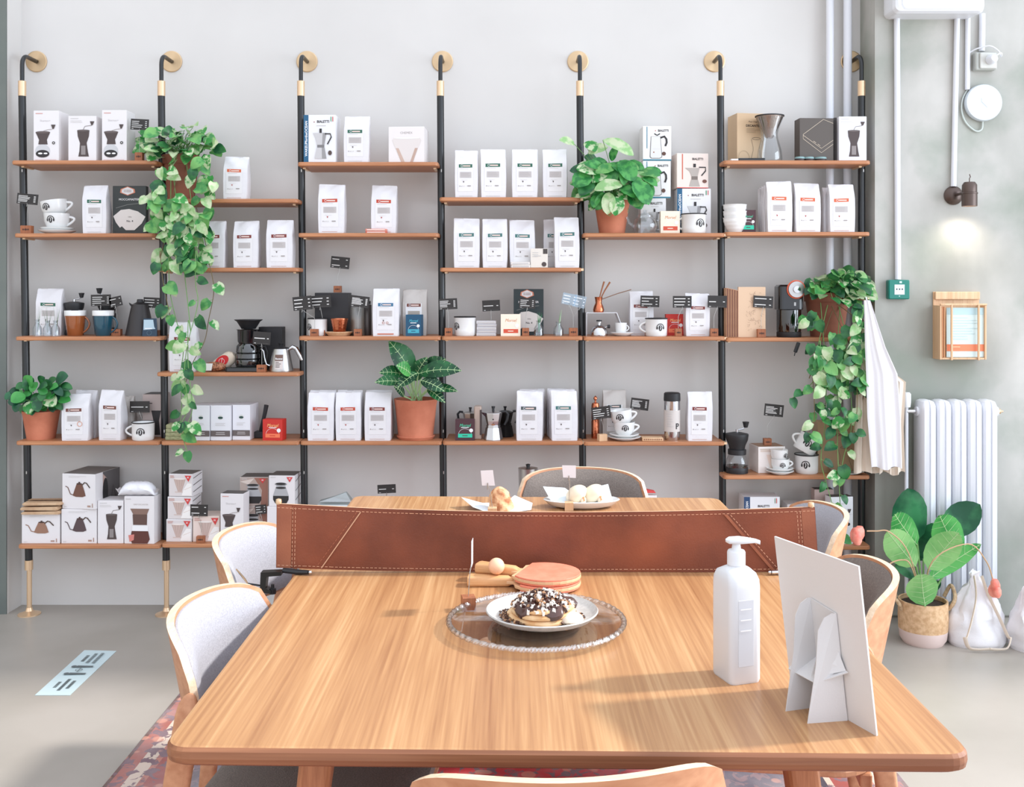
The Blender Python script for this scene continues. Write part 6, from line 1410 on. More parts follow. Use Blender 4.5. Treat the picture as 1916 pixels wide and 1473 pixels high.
# local x runs along the board, local +y is the side of the easel
Hc=0.256; ln=0.034; wB=0.200
mb=MB(); vs=[(0,0,0),(wB,0,0),(wB,ln,Hc),(0,ln,Hc)]; th=Vector((0,-0.003,0.0005)); mb.add([Vector(v) for v in vs]+[Vector(v)+th for v in vs],[[0,1,2,3],[7,6,5,4],[0,4,5,1],[1,5,6,2],[2,6,7,3],[3,7,4,0]],M_cb); mb.build('board',t)
def plate(pts,name,m=M_cb2,th=0.0016):
    p=[Vector(q) for q in pts]; n_=(p[1]-p[0]).cross(p[2]-p[0]).normalized()*th; k=len(p)
    mb=MB(); mb.add(p+[q+n_ for q in p],[list(range(k)),list(range(k,2*k))[::-1]]+[[i,(i+1)%k,k+(i+1)%k,k+i] for i in range(k)],m); return mb.build(name,t)
def yb_(z): return 0.001+ln*z/Hc
def wing(x0,xe,ye,zt,name):
    # hinged on the board along x0, foot at (xe,ye)
    k=0.16*zt
    pts=[(x0,yb_(0)+0.001,0.0),(xe,ye,0.0),(x0+(xe-x0)*0.80,yb_(zt*0.5)+(ye-yb_(0))*0.62,zt*0.52),(x0+(xe-x0)*0.70,yb_(zt*.8)+(ye)*0.47,zt*0.84),(x0+(xe-x0)*0.50,yb_(zt*.9)+(ye)*0.30,zt*0.955),(x0+(xe-x0)*0.15,yb_(zt)+(ye)*0.1,zt),(x0,yb_(zt)+0.001,zt)]
    plate(pts,name)
wing(0.060,0.075,0.066,0.168,'easel_wing')
wing(0.118,0.125,0.068,0.176,'easel_wing')
plate([(0.060,yb_(0.168),0.168),(0.118,yb_(0.176),0.176),(0.118,yb_(0.02)+0.001,0.02),(0.060,yb_(0.02)+0.001,0.02)],'easel_spine')
plate([(0.045,yb_(0.075)+0.003,0.082),(0.075,0.052,0.060),(0.140,0.052,0.060),(0.150,yb_(0.075)+0.003,0.082)],'easel_lock')
plate([(0.062,0.020,0.112),(0.050,0.014,0.082),(0.082,0.055,0.066),(0.076,0.048,0.10)],'lock_tab')
# far table food
Yf=3.08; zt=TZ
t=thing('paper_sheet','crumpled white paper under the pastry, just over the net','paper',(PX(932,Yf),Yf,TZ)); mb=MB()
P=[(-0.115,0.05,0.030),(-0.075,-0.03,0.016),(-0.03,-0.05,0.004),(0.04,-0.05,0.004),(0.10,-0.03,0.008),(0.105,0.02,0.018),(0.05,0.06,0.034),(0.02,0.07,0.010),(-0.05,0.08,0.006)]
mb.add([Vector(p) for p in P]+[(0,0,0.002)],[[i,(i+1)%len(P),len(P)] for i in range(len(P))],flat(220,228,234)); mb.build('sheet',t)
t=thing('crumble_pastry','golden crumbly pastry on white paper at the far side of the net','pastry',(PX(938,Yf),Yf-0.005,TZ+0.004)); mb=MB(); L=[]
for j in range(9):
    q=j/8; z_=0.068*q; L.append([(0.036*math.sqrt(max(0.02,1-(q*0.98)**2.2))*(1+0.10*math.sin(5*a+j)+0.06*math.sin(9*a+2*j))*math.cos(a)-0.006*q,0.034*math.sqrt(max(0.02,1-(q*0.98)**2.2))*(1+0.1*math.sin(4*a+j))*math.sin(a),z_) for a in [2*PI*i/28 for i in range(28)]])
mb.loops(L,mat('golden_crust',(186,118,76),0.7,col2=(232,186,140),noise_scale=50,lo=0.4,hi=0.6,bump=1.0,bump_scale=70),True); mb.build('crust',t)
Yb=3.13
t=thing('oval_plate','long white oval plate with the two buns behind the net','plate',(PX(1088,Yb),Yb,TZ)); mb=MB(); mb.lathe([(0,0),(0.07,0),(0.10,0.008),(0.118,0.024),(0.114,0.026),(0.09,0.012),(0,0.007)],M_porc,n=40,sy=0.55,cap=False); mb.build('dish',t)
t=thing('paper_sheet','white paper lining lying on the oval plate under the buns','paper',(PX(1088,Yb),Yb,TZ+0.009)); mb=MB(); P=[(-0.118,0.02,0.050),(-0.095,-0.03,0.016),(0.0,-0.035,0.001),(0.095,-0.02,0.012),(0.085,0.03,0.056),(0.060,0.03,0.050),(0.0,0.035,0.006),(-0.05,0.03,0.044)]
mb.add([Vector(p) for p in P]+[(0,0,0.001)],[[i,(i+1)%len(P),len(P)] for i in range(len(P))],flat(218,228,236)); mb.build('sheet',t)
M_bun=mat('steamed_dough',(240,226,200),0.5,sub=0.1,coat=0.2)
for k,(x,yy) in enumerate(((1078,0.0),(1110,0.012))):
    t=thing('steamed_bun','%s soft white folded bun on the oval plate'%('left','right')[k],'bun',(PX(x,Yb),Yb+yy-0.012,TZ+0.012),0,'white steamed buns'); mb=MB(); L=[]
    for j in range(11):
        q=-1+2*j/10; s_=math.sqrt(max(0.0,1-q*q))+0.01; L.append([(0.032*q+0.010*math.sin(a)*s_,0.03*s_*math.cos(a),0.029+0.029*s_*math.sin(a)*1.0) for a in [2*PI*i/20 for i in range(20)]])
    mb.loops(L,M_bun,True); mb.build('dough',t)
    mb=MB(); mb.sphere((0.020,-0.018,0.014),0.013,mat('bun_filling',(214,130,70),0.5,col2=(240,226,206),noise_scale=60,lo=0.45,hi=0.55),12,(0.7,0.9,1.0)); mb.build('filling',t)
# ================================================================ plants
def leafmat(name,c1,c2,vein=None,sc_=14,rough=0.4,lo=0.42,hi=0.58,trans=0.25):
    m=mat(name,c1,rough,col2=c2,noise_scale=sc_,detail=4,lo=lo,hi=hi,bump=0.2,bump_scale=60)
    nt=m.node_tree; b=nt.nodes['Principled BSDF']; o=[n for n in nt.nodes if n.type=='OUTPUT_MATERIAL'][0]
    tr=nt.nodes.new('ShaderNodeBsdfTranslucent'); mx=nt.nodes.new('ShaderNodeMixShader'); mx.inputs[0].default_value=trans
    src=[l for l in nt.links if l.to_socket==b.inputs['Base Color']][0].from_socket
    nt.links.new(src,tr.inputs[0]); nt.links.new(b.outputs[0],mx.inputs[1]); nt.links.new(tr.outputs[0],mx.inputs[2]); nt.links.new(mx.outputs[0],o.inputs[0])
    return m
LF_br=leafmat('pothos_bright',(64,140,74),(118,178,98),sc_=26); LF_dk=leafmat('pothos_dark',(28,84,52),(56,124,66),sc_=22); LF_pale=leafmat('pothos_pale',(150,196,128),(206,218,178),sc_=30)
LF_var=leafmat('variegated_leaf',(58,150,66),(206,222,180),sc_=40,lo=0.46,hi=0.56)
LF_deep=leafmat('deep_green_leaf',(18,66,42),(40,112,60),sc_=14); LF_mon=leafmat('holey_leaf',(40,124,60),(84,168,84),sc_=40)
LF_med=leafmat('broad_leaf_light',(112,176,100),(150,204,128),sc_=7,rough=0.45); LF_medd=leafmat('broad_leaf_dark',(28,84,58),(60,130,84),sc_=7,rough=0.3); LF_medm=leafmat('broad_leaf_mid',(60,150,70),(100,186,96),sc_=8,rough=0.4)
ST_g=mat('green_stem',(112,156,88),0.6); ST_b=mat('brown_stem',(110,96,62),0.7); VEIN=mat('pale_vein',(176,206,150),0.5)
W_heart=[0.0,0.62,0.93,1.0,0.90,0.68,0.40,0.16,0.0]; T_heart=[0.0,0.05,0.18,0.34,0.52,0.70,0.86,0.95,1.0]
W_oval=[0.0,0.50,0.80,0.97,1.0,0.90,0.66,0.34,0.0]; T_oval=[0.0,0.08,0.22,0.38,0.54,0.70,0.84,0.94,1.0]
W_lance=[0.0,0.45,0.75,0.95,1.0,0.86,0.55,0.24,0.0]
def leaf(mb,base,tip,width,m,nrm=None,droop=0.15,fold=0.18,shape='heart',notch=True,vein=None,wave=0.0,twist=0.0):
    b=Vector(base); t=Vector(tip); d=t-b; Ln=d.length; d.normalize()
    n=Vector(nrm) if nrm is not None else Vector((0,-1,0.2))
    s=d.cross(n)
    if s.length<1e-4: s=d.cross(Vector((0,0,1)))
    s.normalize(); n=s.cross(d).normalized()
    W=W_heart if shape=='heart' else (W_oval if shape=='oval' else W_lance); T=T_heart if shape=='heart' else T_oval
    vs=[];fs=[]; K=len(W)
    for i,(w,q) in enumerate(zip(W,T)):
        c=b+d*(q*Ln)+n*(droop*Ln*(4*q*(1-q))*0.5)
        ww=w*width/2
        back=-0.10*Ln if (shape=='heart' and i==1 and notch) else 0.0
        up=fold*ww; wv=wave*width*math.sin(q*14)
        row=[c+s*ww+n*(up*0.8+wv)+d*back, c+s*ww*0.5+n*(up*0.55)+d*back*0.4, c, c-s*ww*0.5+n*(up*0.55)+d*back*0.4, c-s*ww+n*(up*0.8-wv)+d*back]
        vs+=row
    for i in range(K-1):
        for j in range(4):
            a=i*5+j; fs.append([a,a+1,a+6,a+5])
    mb.add(vs,fs,m,True)
    if vein:
        for kk in range(1,K-1):
            c=vs[kk*5+2]; 
            for e in (vs[kk*5],vs[kk*5+4]):
                c2=Vector(vs[min(K-1,kk+1)*5+2]); ee=Vector(e)+(c2-Vector(c))*0.7
                p=Vector(c)+n*0.0012; q=ee+n*0.0006-(ee-Vector(c))*0.12; w_=(Vector(c2)-Vector(c)).normalized()*0.0010
                mb.add([p-w_,q-w_*0.4,q+w_*0.4,p+w_],[[0,1,2,3]],vein)
        pts=[Vector(vs[k*5+2])+n*0.0010 for k in range(K)]
        for a,b2 in zip(pts,pts[1:]): mb.add([a-s*0.0013,b2-s*0.0010,b2+s*0.0010,a+s*0.0013],[[0,1,2,3]],vein)
def pot(root,cx,cz,R,H,m,Y,taper=0.72,rim=True,saucer_=False):
    mb=MB(); pr=[(0,0),(R*taper,0),(R*0.94,H*0.80)]
    if rim: pr+=[(R*1.0,H*0.80),(R*1.03,H),(R*0.93,H)]
    else: pr+=[(R,H),(R*0.93,H)]
    pr+=[(R*0.90,H*0.88),(0,H*0.88)]
    mb.lathe(pr,m,(cx,0,cz),36,cap=False); mb.build('pot',root)
    mb=MB(); mb.lathe([(0,H*0.885),(R*0.90,H*0.885),(R*0.5,H*0.92),(0,H*0.93)],M_soil,(cx,0,cz),20); mb.build('soil',root)
def loc_(root,p): return Vector(p)-root.location
def pothos(label,name,potbox,s,Y,crown,mass,strands,seed,mats_,potm,size=30,ncrown=70,nmass=60,depth=0.16):
    x0,x1,yt=potbox; cx=PX((x0+x1)/2,Y); z=SZ(s); R=(PX(x1,Y)-PX(x0,Y))/2; H=PZ(yt,Y)-z
    root=thing(name,label,'potted plant',(cx,Y,z)); rg=random.Random(seed)
    pot(root,0,0,R,H,potm,Y)
    mbl=MB(); mbs=MB(); O=root.location
    pc=Vector((0,0,H))
    def lf(p,dirv,sz,nrm):
        m=rg.choices(mats_[0],mats_[1])[0]
        leaf(mbl,p,Vector(p)+Vector(dirv).normalized()*sz,sz*rg.uniform(0.72,0.92),m,nrm,rg.uniform(0.05,0.30),rg.uniform(0.05,0.35),twist=0)
    for k in range(ncrown):
        a=rg.uniform(0,2*PI); q=rg.uniform(0,1)**0.5; ex,ey,rx,ry=crown
        xx=ex+rx*q*math.cos(a); yy=ey+ry*q*math.sin(a); Yk=Y+rg.uniform(-depth,depth*0.25)
        p=P3(xx,yy,Yk)-O; sz=size*rg.uniform(0.75,1.25)*Yk/F
        out=Vector((p.x*1.2,(-0.10),0.0)); dv=out.normalized()*0.8+Vector((rg.uniform(-.5,.5),rg.uniform(-.4,.2),rg.uniform(-1.0,0.35)))
        lf(p,dv,sz,(rg.uniform(-.5,.5),-1,rg.uniform(0.1,0.9)))
        mid=(pc+p)/2+Vector((0,0,0.03)); mbs.tube([pc+Vector((rg.uniform(-.4,.4)*R,rg.uniform(-.3,.3)*R,-0.02)),mid,p],0.0013,ST_g,5)
    for (ex,ey,rx,ry,n) in mass:
        for k in range(n):
            a=rg.uniform(0,2*PI); q=rg.uniform(0,1)**0.5; xx=ex+rx*q*math.cos(a); yy=ey+ry*q*math.sin(a); Yk=4.27-rg.uniform(0,0.07)
            p=P3(xx,yy,Yk)-O; sz=size*rg.uniform(0.7,1.2)*Yk/F
            lf(p,(rg.uniform(-.7,.7),rg.uniform(-.3,.1),rg.uniform(-1.2,-0.1)),sz,(rg.uniform(-.6,.6),-1,rg.uniform(-.1,.7)))
    for st in strands:
        pts=[]; ys=4.27-rg.uniform(0,0.06)
        pts.append(pc+Vector((rg.uniform(-.5,.5)*R,-R*0.6,0.0)))
        pts.append(Vector((P3(st[0][0],st[0][1],ys)-O).xyz)+Vector((0,0.02,0)))
        for (x,y) in st: pts.append(P3(x,y,ys)-O)
        # smooth
        sm=[]
        for i in range(len(pts)-1):
            p0=pts[max(0,i-1)];p1=pts[i];p2=pts[i+1];p3=pts[min(len(pts)-1,i+2)]
            for k in range(6):
                t=k/6; sm.append(0.5*((2*p1)+(-p0+p2)*t+(2*p0-5*p1+4*p2-p3)*t*t+(-p0+3*p1-3*p2+p3)*t**3))
        sm.append(pts[-1])
        mbs.tube(sm,0.0017,rg.choice([ST_g,ST_b]),5)
        acc=0; side=1
        for i in range(8,len(sm)):
            acc+=(sm[i]-sm[i-1]).length
            if acc>size*1.25*Y/F*rg.uniform(0.7,1.3):
                acc=0; side=-side; p=sm[i]; sz=size*rg.uniform(0.55,1.15)*Y/F
                pe=p+Vector((side*0.012,-0.006,-0.004)); mbs.tube([p,pe],0.001,ST_g,4)
                lf(pe,(side*rg.uniform(.2,1.0),rg.uniform(-.3,.1),rg.uniform(-1.1,-0.2)),sz,(rg.uniform(-.5,.5),-1,rg.uniform(0,.6)))
        lf(sm[-1],(rg.uniform(-.3,.3),-.1,-1),size*0.8*Y/F,(0,-1,0.3))
    mbl.build('foliage',root); mbs.build('stems',root)
    return root
pothos('tall trailing plant with long vines hanging over four shelves at the second post','trailing_pothos',(306,372,292),372,4.43,(340,268,66,34),
   [(385,330,26,40,16),(300,330,18,34,8),(345,392,50,34,30),(350,430,50,40,44),(352,474,46,30,26),(290,385,22,44,14)],
   [[(316,480),(318,545),(330,600),(343,650),(338,700),(340,760),(338,800),(350,845)],[(366,470),(366,530),(370,570),(352,640),(345,700),(352,760),(340,790)],[(388,480),(400,540),(390,600),(382,640),(360,680),(346,720)],[(300,470),(304,520),(318,590)],[(352,600),(352,680),(360,760),(352,790)]],
   11,([LF_br,LF_pale,LF_dk,LF_var],[4,2.6,2.2,2.4]),M_terrad,26,92)
pothos('trailing plant in dark clay pot at the right end of the rack','trailing_pothos',(1506,1588,548),632,4.42,(1570,535,54,30),
   [(1604,600,20,50,22),(1520,585,14,34,7),(1560,650,46,30,28),(1572,700,46,50,40),(1560,770,42,34,14),(1530,690,24,30,9)],
   [[(1535,640),(1530,700),(1500,735),(1482,745)],[(1545,650),(1546,730),(1543,800),(1536,860),(1545,900),(1560,960),(1556,1000)],[(1570,650),(1568,740),(1567,830),(1570,905),(1572,960),(1568,1005)],[(1590,640),(1592,720),(1593,800),(1580,850),(1572,890)],[(1612,600),(1614,680),(1616,740),(1600,770)],[(1520,700),(1524,780),(1512,810)],[(1600,660),(1604,760),(1596,810)]],
   23,([LF_br,LF_pale,LF_dk,LF_var],[3.4,2.0,3.6,1.2]),M_terrad,25,120)
def px_leaf(mb,O,base,tip,w,Yb,Yt,m,**k):
    b=P3(base[0],base[1],Yb)-O; t=P3(tip[0],tip[1],Yt)-O; leaf(mb,b,t,w*(Yb+Yt)/2/F,m,**k)
# holey leaved plant
Y=4.40; O_=(PX(1145,Y),Y,SZ(436)); root=thing('holey_leaf_plant','bushy plant with pale and green leaves in clay pot beside the fifth post','potted plant',O_); O=Vector(O_)
R=(PX(1179,Y)-PX(1111,Y))/2; H=PZ(374,Y)-SZ(436); pot(root,0,0,R,H,M_terra,Y,rim=False,taper=0.70)
mb=MB(); ms=MB(); rg=random.Random(4); pc=Vector((0,0,H))
def stem_to(ms,pc,p,r=0.0014,m=ST_g,lift=0.04):
    ms.tube([pc,(pc+p)/2+Vector((0,0,lift)),p],r,m,5)
ex=[((1075,270),(1046,262),16,LF_pale),((1092,268),(1126,284),18,LF_var),((1128,262),(1186,292),24,LF_pale),((1100,286),(1138,276),20,LF_pale),((1150,345),(1236,338),30,LF_pale),((1186,338),(1214,384),32,LF_mon),((1104,328),(1074,350),32,LF_mon),((1128,322),(1078,316),26,LF_var),((1165,345),(1112,356),24,LF_pale),((1160,300),(1186,340),30,LF_mon),((1128,306),(1150,345),32,LF_mon),((1140,360),(1136,402),22,LF_pale),((1158,368),(1150,404),24,LF_var),((1110,340),(1084,366),24,LF_dk),((1180,360),(1200,392),24,LF_mon)]
for (b,t,w,m) in ex:
    yb=4.36-rg.uniform(0,0.10); px_leaf(mb,O,b,t,w*1.2,yb,yb-0.03,m,nrm=(rg.uniform(-.3,.3),-1,0.6),droop=0.2,fold=0.2,shape='oval',wave=0.03); stem_to(ms,pc+Vector((rg.uniform(-.03,.03),0,-0.01)),P3(b[0],b[1],yb)-O)
for k in range(95):
    a=rg.uniform(0,2*PI); q=rg.uniform(0.1,1)**0.5; x=1146+58*q*math.cos(a); y=338+38*q*math.sin(a); yb=4.42-rg.uniform(0,0.14); w=rg.uniform(15,26); L_=rg.uniform(24,44)
    dx=(x-1146)/60+rg.uniform(-.5,.5); dy=rg.uniform(-0.2,1.0); n_=math.hypot(dx,dy)
    px_leaf(mb,O,(x,y),(x+dx/n_*L_,min(400,y+dy/n_*L_)),w,yb,yb-0.03,rg.choice([LF_mon,LF_dk,LF_mon,LF_br,LF_var]),nrm=(rg.uniform(-.4,.4),-1,rg.uniform(0.2,.9)),droop=0.2,fold=0.25,shape='oval',wave=0.04)
    if k%3==0: stem_to(ms,pc,P3(x,y,yb)-O)
ms.tube([P3(1195,312,4.30)-O,P3(1165,380,4.28)-O,P3(1140,404,4.30)-O,P3(1128,394,4.31)-O],0.0018,ST_g,6)
mb.build('foliage',root); ms.build('stems',root)
# striped leaf plant
Y=4.40; O_=(PX(778,Y),Y,SZ(826)); root=thing('striped_leaf_plant','plant with long dark striped leaves in orange clay pot, third bay','potted plant',O_); O=Vector(O_)
R=(PX(819,Y)-PX(737,Y))/2; pot(root,0,0.014,R,PZ(746,Y)-SZ(826)-0.014,M_terra,Y,rim=False,taper=0.80)
mb=MB(); mb.lathe([(0,0),(R*0.80,0),(R*0.88,0.012),(R*0.84,0.015),(0,0.012)],M_terra,n=36); mb.build('saucer',root)
mb=MB(); ms=MB(); pc=Vector((0,0,PZ(750,Y)-O.z)); rg=random.Random(2)
ex=[((772,706),(727,638),46,LF_deep,4.40),((765,700),(740,664),40,LF_deep,4.44),((758,702),(709,698),28,LF_deep,4.38),((752,716),(701,716),24,LF_deep,4.34),((782,700),(864,694),38,LF_deep,4.33),((795,705),(858,688),34,LF_deep,4.38),((788,712),(832,733),28,LF_deep,4.29),((808,726),(857,733),18,LF_deep,4.36),((800,728),(833,754),20,LF_deep,4.30),((768,700),(741,684),30,LF_medm,4.29),((782,698),(744,726),26,LF_deep,4.31),((756,742),(736,722),18,LF_deep,4.33),((790,700),(835,672),34,LF_deep,4.41),((775,712),(800,668),30,LF_deep,4.42)]
for (b,t,w,m,yb) in ex:
    px_leaf(mb,O,b,t,w,yb,yb-0.05,m,nrm=(rg.uniform(-.2,.2),-1,0.7),droop=0.22,fold=0.25,shape='lance',vein=VEIN); ms.tube([pc+Vector((rg.uniform(-.03,.03),rg.uniform(-.02,.02),-0.02)),(pc+(P3(b[0],b[1],yb)-O))/2+Vector((0,-0.01,0)),P3(b[0],b[1],yb)-O],0.0032,VEIN,6)
mb.build('foliage',root); ms.build('stems',root)
# left round leaf plant
Y=4.40; O_=(PX(77,Y),Y,SZ(826)); root=thing('round_leaf_plant','small bushy plant with rounded dark leaves in clay pot, far left','potted plant',O_); O=Vector(O_)
R=(PX(110,Y)-PX(43,Y))/2; H=PZ(768,Y)-SZ(826); pot(root,0,0,R,H,M_terra,Y,rim=False,taper=0.74)
mb=MB(); ms=MB(); rg=random.Random(8); pc=Vector((0,0,H))
ex=[((60,725),(42,712),26,LF_dk),((78,722),(84,706),24,LF_dk),((104,716),(128,704),26,LF_medd),((48,740),(20,752),26,LF_medm),((62,750),(52,776),22,LF_var),((86,742),(104,760),24,LF_var),((70,745),(66,770),24,LF_var),((100,735),(118,748),24,LF_medd),((36,738),(14,736),14,LF_dk),((90,728),(96,712),24,LF_dk),((112,722),(136,728),16,LF_dk),((52,722),(60,704),24,LF_medm)]
for (b,t,w,m) in ex:
    yb=4.36-rg.uniform(0,0.06); px_leaf(mb,O,b,t,w*1.1,yb,yb-0.03,m,nrm=(rg.uniform(-.3,.3),-1,0.6),droop=0.2,fold=0.2,shape='oval')
for k in range(60):
    a=rg.uniform(0,2*PI); q=rg.uniform(0.05,1)**0.5; x=74+48*q*math.cos(a); y=740+26*q*math.sin(a); yb=4.42-rg.uniform(0,0.12); L_=rg.uniform(16,26); dx=(x-74)/48+rg.uniform(-.5,.5); dy=rg.uniform(-.3,1); n_=math.hypot(dx,dy)
    px_leaf(mb,O,(x,y),(x+dx/n_*L_,min(778,y+dy/n_*L_)),rg.uniform(14,20),yb,yb-0.02,rg.choice([LF_dk,LF_dk,LF_medd,LF_medm]),nrm=(rg.uniform(-.4,.4),-1,rg.uniform(.2,.9)),droop=0.2,fold=0.2,shape='oval')
    if k%3==0: stem_to(ms,pc,P3(x,y,yb)-O,lift=0.02)
mb.build('foliage',root); ms.build('stems',root)
# big floor plant
Y=4.07; zf=0.0; O_=(PX(1727,Y),Y,0); root=thing('broad_leaf_floor_plant','floor plant with broad ribbed leaves and drooping pink flowers in two-tone basket pot','potted plant',O_); O=Vector(O_)
R=(PX(1771,Y)-PX(1682,Y))/2; H=PZ(1122,Y)
M_bask=mat('tan_sisal',(196,156,114),0.8,col2=(222,186,146),noise_scale=60,bump=0.4,bump_scale=150); M_baskp=mat('pale_pink_glaze',(222,200,192),0.5)
mb=MB(); mb.lathe([(0,0),(R*0.80,0),(R*0.93,0.02),(R*0.98,H*0.33)],M_baskp,n=40); mb.build('lower_glaze',root)
mb=MB(); mb.lathe([(R*0.98,H*0.33),(R*1.0,H*0.6),(R*0.99,H),(R*0.92,H),(R*0.92,H*0.90),(0,H*0.90)],M_bask,n=40,cap=False); mb.build('pot',root)
mb=MB(); mb.lathe([(0,H*0.905),(R*0.915,H*0.905),(0,H*0.94)],M_soil,n=24); mb.build('soil',root)
for s in (-1,1):
    mb=MB(); pts=[Vector((s*R*0.97,-0.02,H*0.80)),Vector((s*R*1.14,-0.03,H*0.96)),Vector((s*R*1.30,-0.01,H*1.12)),Vector((s*R*1.26,0.02,H*1.30)),Vector((s*R*1.02,0.03,H*1.02))] ; mb.tube(smooth(pts),0.0075,mat('rope',(176,146,112),0.9,col2=(206,178,144),noise_scale=90,bump=1,bump_scale=200),8); mb.build('rope_handle',root)
mb=MB(); ms=MB(); pc=Vector((0,0,H*0.9)); rg=random.Random(6)
ex=[((1716,1012),(1699,914),72,LF_medd,4.14,4.12),((1716,1020),(1674,962),50,LF_medm,4.10,4.06),((1714,1060),(1660,994),58,LF_med,4.04,4.00),((1737,1066),(1794,997),60,LF_med,4.02,3.97),((1768,1000),(1834,944),60,LF_medd,4.16,4.14),((1796,1040),(1758,964),62,LF_medm,4.10,4.06),((1738,1084),(1836,1018),34,LF_medm,4.06,4.05),((1730,1084),(1674,1057),22,LF_medd,4.08,4.05),((1731,1134),(1724,1074),60,LF_med,3.98,3.95),((1728,1046),(1752,978),46,LF_medd,4.16,4.16),((1720,1050),(1735,1000),44,LF_medd,4.18,4.18),((1735,1110),(1760,1088),20,LF_medd,4.1,4.08)]
for (b,t,w,m,yb,yt) in ex:
    px_leaf(mb,O,b,t,w,yb,yt,m,nrm=(rg.uniform(-.2,.2),-1,0.25),droop=-0.10,fold=-0.15,shape='oval',vein=VEIN if m is not LF_medd else None,wave=0.02); p=P3(b[0],b[1],yb)-O; ms.tube([pc+Vector((rg.uniform(-.02,.02),0,-0.01)),(pc+p)/2+Vector((0,0.0,0.005)),p],0.004,ST_g,6)
mb.build('foliage',root)
M_pink=mat('pink_petals',(232,120,104),0.5,col2=(244,160,140),noise_scale=40)
for (pts,fl,c,rr) in (([(1745,1050),(1811,1018),(1845,1050),(1858,1085)],(1862,1100),12,12),([(1700,1035),(1665,996),(1640,994),(1622,994)],(1606,1005),16,14),([(1705,1060),(1688,1048),(1664,1056),(1654,1076)],(1652,1090),9,9)):
    Yy=3.98; P_=[pc]+[P3(x,y,Yy)-O for x,y in pts]; S_=[]
    for i in range(len(P_)-1):
        a0,a1,a2,a3=P_[max(0,i-1)],P_[i],P_[i+1],P_[min(len(P_)-1,i+2)]
        for k in range(6):
            q=k/6; S_.append(0.5*((2*a1)+(-a0+a2)*q+(2*a0-5*a1+4*a2-a3)*q*q+(-a0+3*a1-3*a2+a3)*q**3))
    S_.append(P_[-1]); ms.tube(S_,0.0026,mat('tan_stem',(196,160,124),0.6),6)
    m2=MB()
    for k in range(7):
        q=P3(fl[0]+rg.uniform(-.5,.5)*rr,fl[1]+rg.uniform(-.6,.7)*rr,Yy+rg.uniform(-.02,.02))-O; m2.sphere(q,0.021*rr/12,M_pink,10,(0.8,0.8,1.25))
    m2.build('flower_cluster',root)
ms.build('stems',root)
# ================================================================ things on and by the right concrete wall
RY=CY
def RP(x,y,off=0.0): Y=RY-off; return Vector((PX(x,Y),Y,PZ(y,Y)))
# fuse box
t=thing('wall_unit','white rounded wall unit at the top right edge of the picture','wall unit',(PX(1757,RY-0.12),RY,PZ(24,RY-0.12)))
w=(PX(1843,RY-0.12)-PX(1672,RY-0.12))/2
mb=MB(); mb.M=Matrix.Rotation(0,4,'X'); L=[]
for (y,i) in ((0,0.004),(-0.11,0),(-0.128,0.006),(-0.134,0.016)):
    L.append([(p[0],y,p[1]) for p in rrect(-w+i,w-i,i,0.30-i,0.022,5)])
mb.loops(L,M_white,False); mb.build('housing',t)
mb=MB(); L=[]
for (y,i) in ((-0.1345,0.0),(-0.138,0.004)): L.append([(p[0],y,p[1]) for p in rrect(-w+0.03+i,w-0.012-i,0.012+i,0.29-i,0.02,5)])
mb.loops(L,mat('white_door_panel',(230,232,238),0.4),False); mb.build('door',t)
def pipe(pts,r,label,name='conduit_pipe'):
    o=[RP(x,y,r) for x,y in pts]; mb=MB(); b=o[0].copy(); mb.tube([p-b for p in o],r,M_pipe,14); x=mb.build(name,loc=b); tag(x,label,'pipe','white conduit pipes on the concrete wall'); return x
pipe([(1678,26),(1680,523)],0.0125,'long white conduit running down to the green call point')
pipe([(1791,26),(1784,349)],0.0115,'white conduit running down to the bronze spotlight')
pipe([(1811,26),(1810,168)],0.0105,'short white conduit ending at the round white disc')
pipe([(1838,26),(1837,96)],0.0125,'short white conduit ending at the wall socket')
# call point
t=thing('call_point','green door release box with white panel on the concrete wall','call point',RP(1677,560)); mb=MB(); L=[]
w=(PX(1697,RY)-PX(1658,RY))/2; h=PZ(524,RY)-PZ(560,RY)
mb.M=Matrix.Rotation(PI/2,4,'X'); mb.slab(rrect(-w,w,0,h,0.006),0,0.034,mat('teal_green_plastic',(22,118,104),0.35),0.004); mb.build('housing',t)
mb=MB(); f=Face(mb,2*w,h,y=-0.034,eps=0.0008); f.rect(0.27,0.75,0.24,0.76,flat(206,214,220)); 
for u in (0.38,0.51,0.64): f.ell(u,0.52,0.035,0.04,I_blk,10)
f.rect(0.50,0.62,0.83,0.93,flat(190,220,214)); f.rect(0.47,0.53,0.14,0.18,flat(190,220,214)); mb.build('front_panel',t,fixn=False)
# socket with plug
t=thing('wall_socket','grey surface socket with white plug and looped cable','socket',RP(1838,134)); mb=MB(); mb.M=Matrix.Rotation(PI/2,4,'X'); mb.slab(rrect(-0.046,0.046,0,0.075,0.006),0,0.038,mat('grey_plastic',(176,178,172),0.45),0.004); mb.slab(rrect(-0.030,0.042,0.004,0.072,0.006),0.0385,0.046,mat('light_grey_plastic',(206,206,200),0.45),0.003); mb.build('housing',t)
mb=MB(); mb.lathe([(0,-0.047),(0.021,-0.047),(0.020,-0.075),(0.012,-0.084),(0,-0.085)],M_white,(0.012,0,0.040),20,ax='y'); mb.build('plug',t)
mb=MB(); mb.tube(smooth([(0.012,-0.08,0.045),(0.04,-0.085,0.060),(0.052,-0.06,0.050),(0.048,-0.05,0.075),(0.010,-0.05,0.098),(-0.035,-0.03,0.092),(-0.058,-0.012,0.080)]),0.003,M_white,8); mb.build('cable',t)
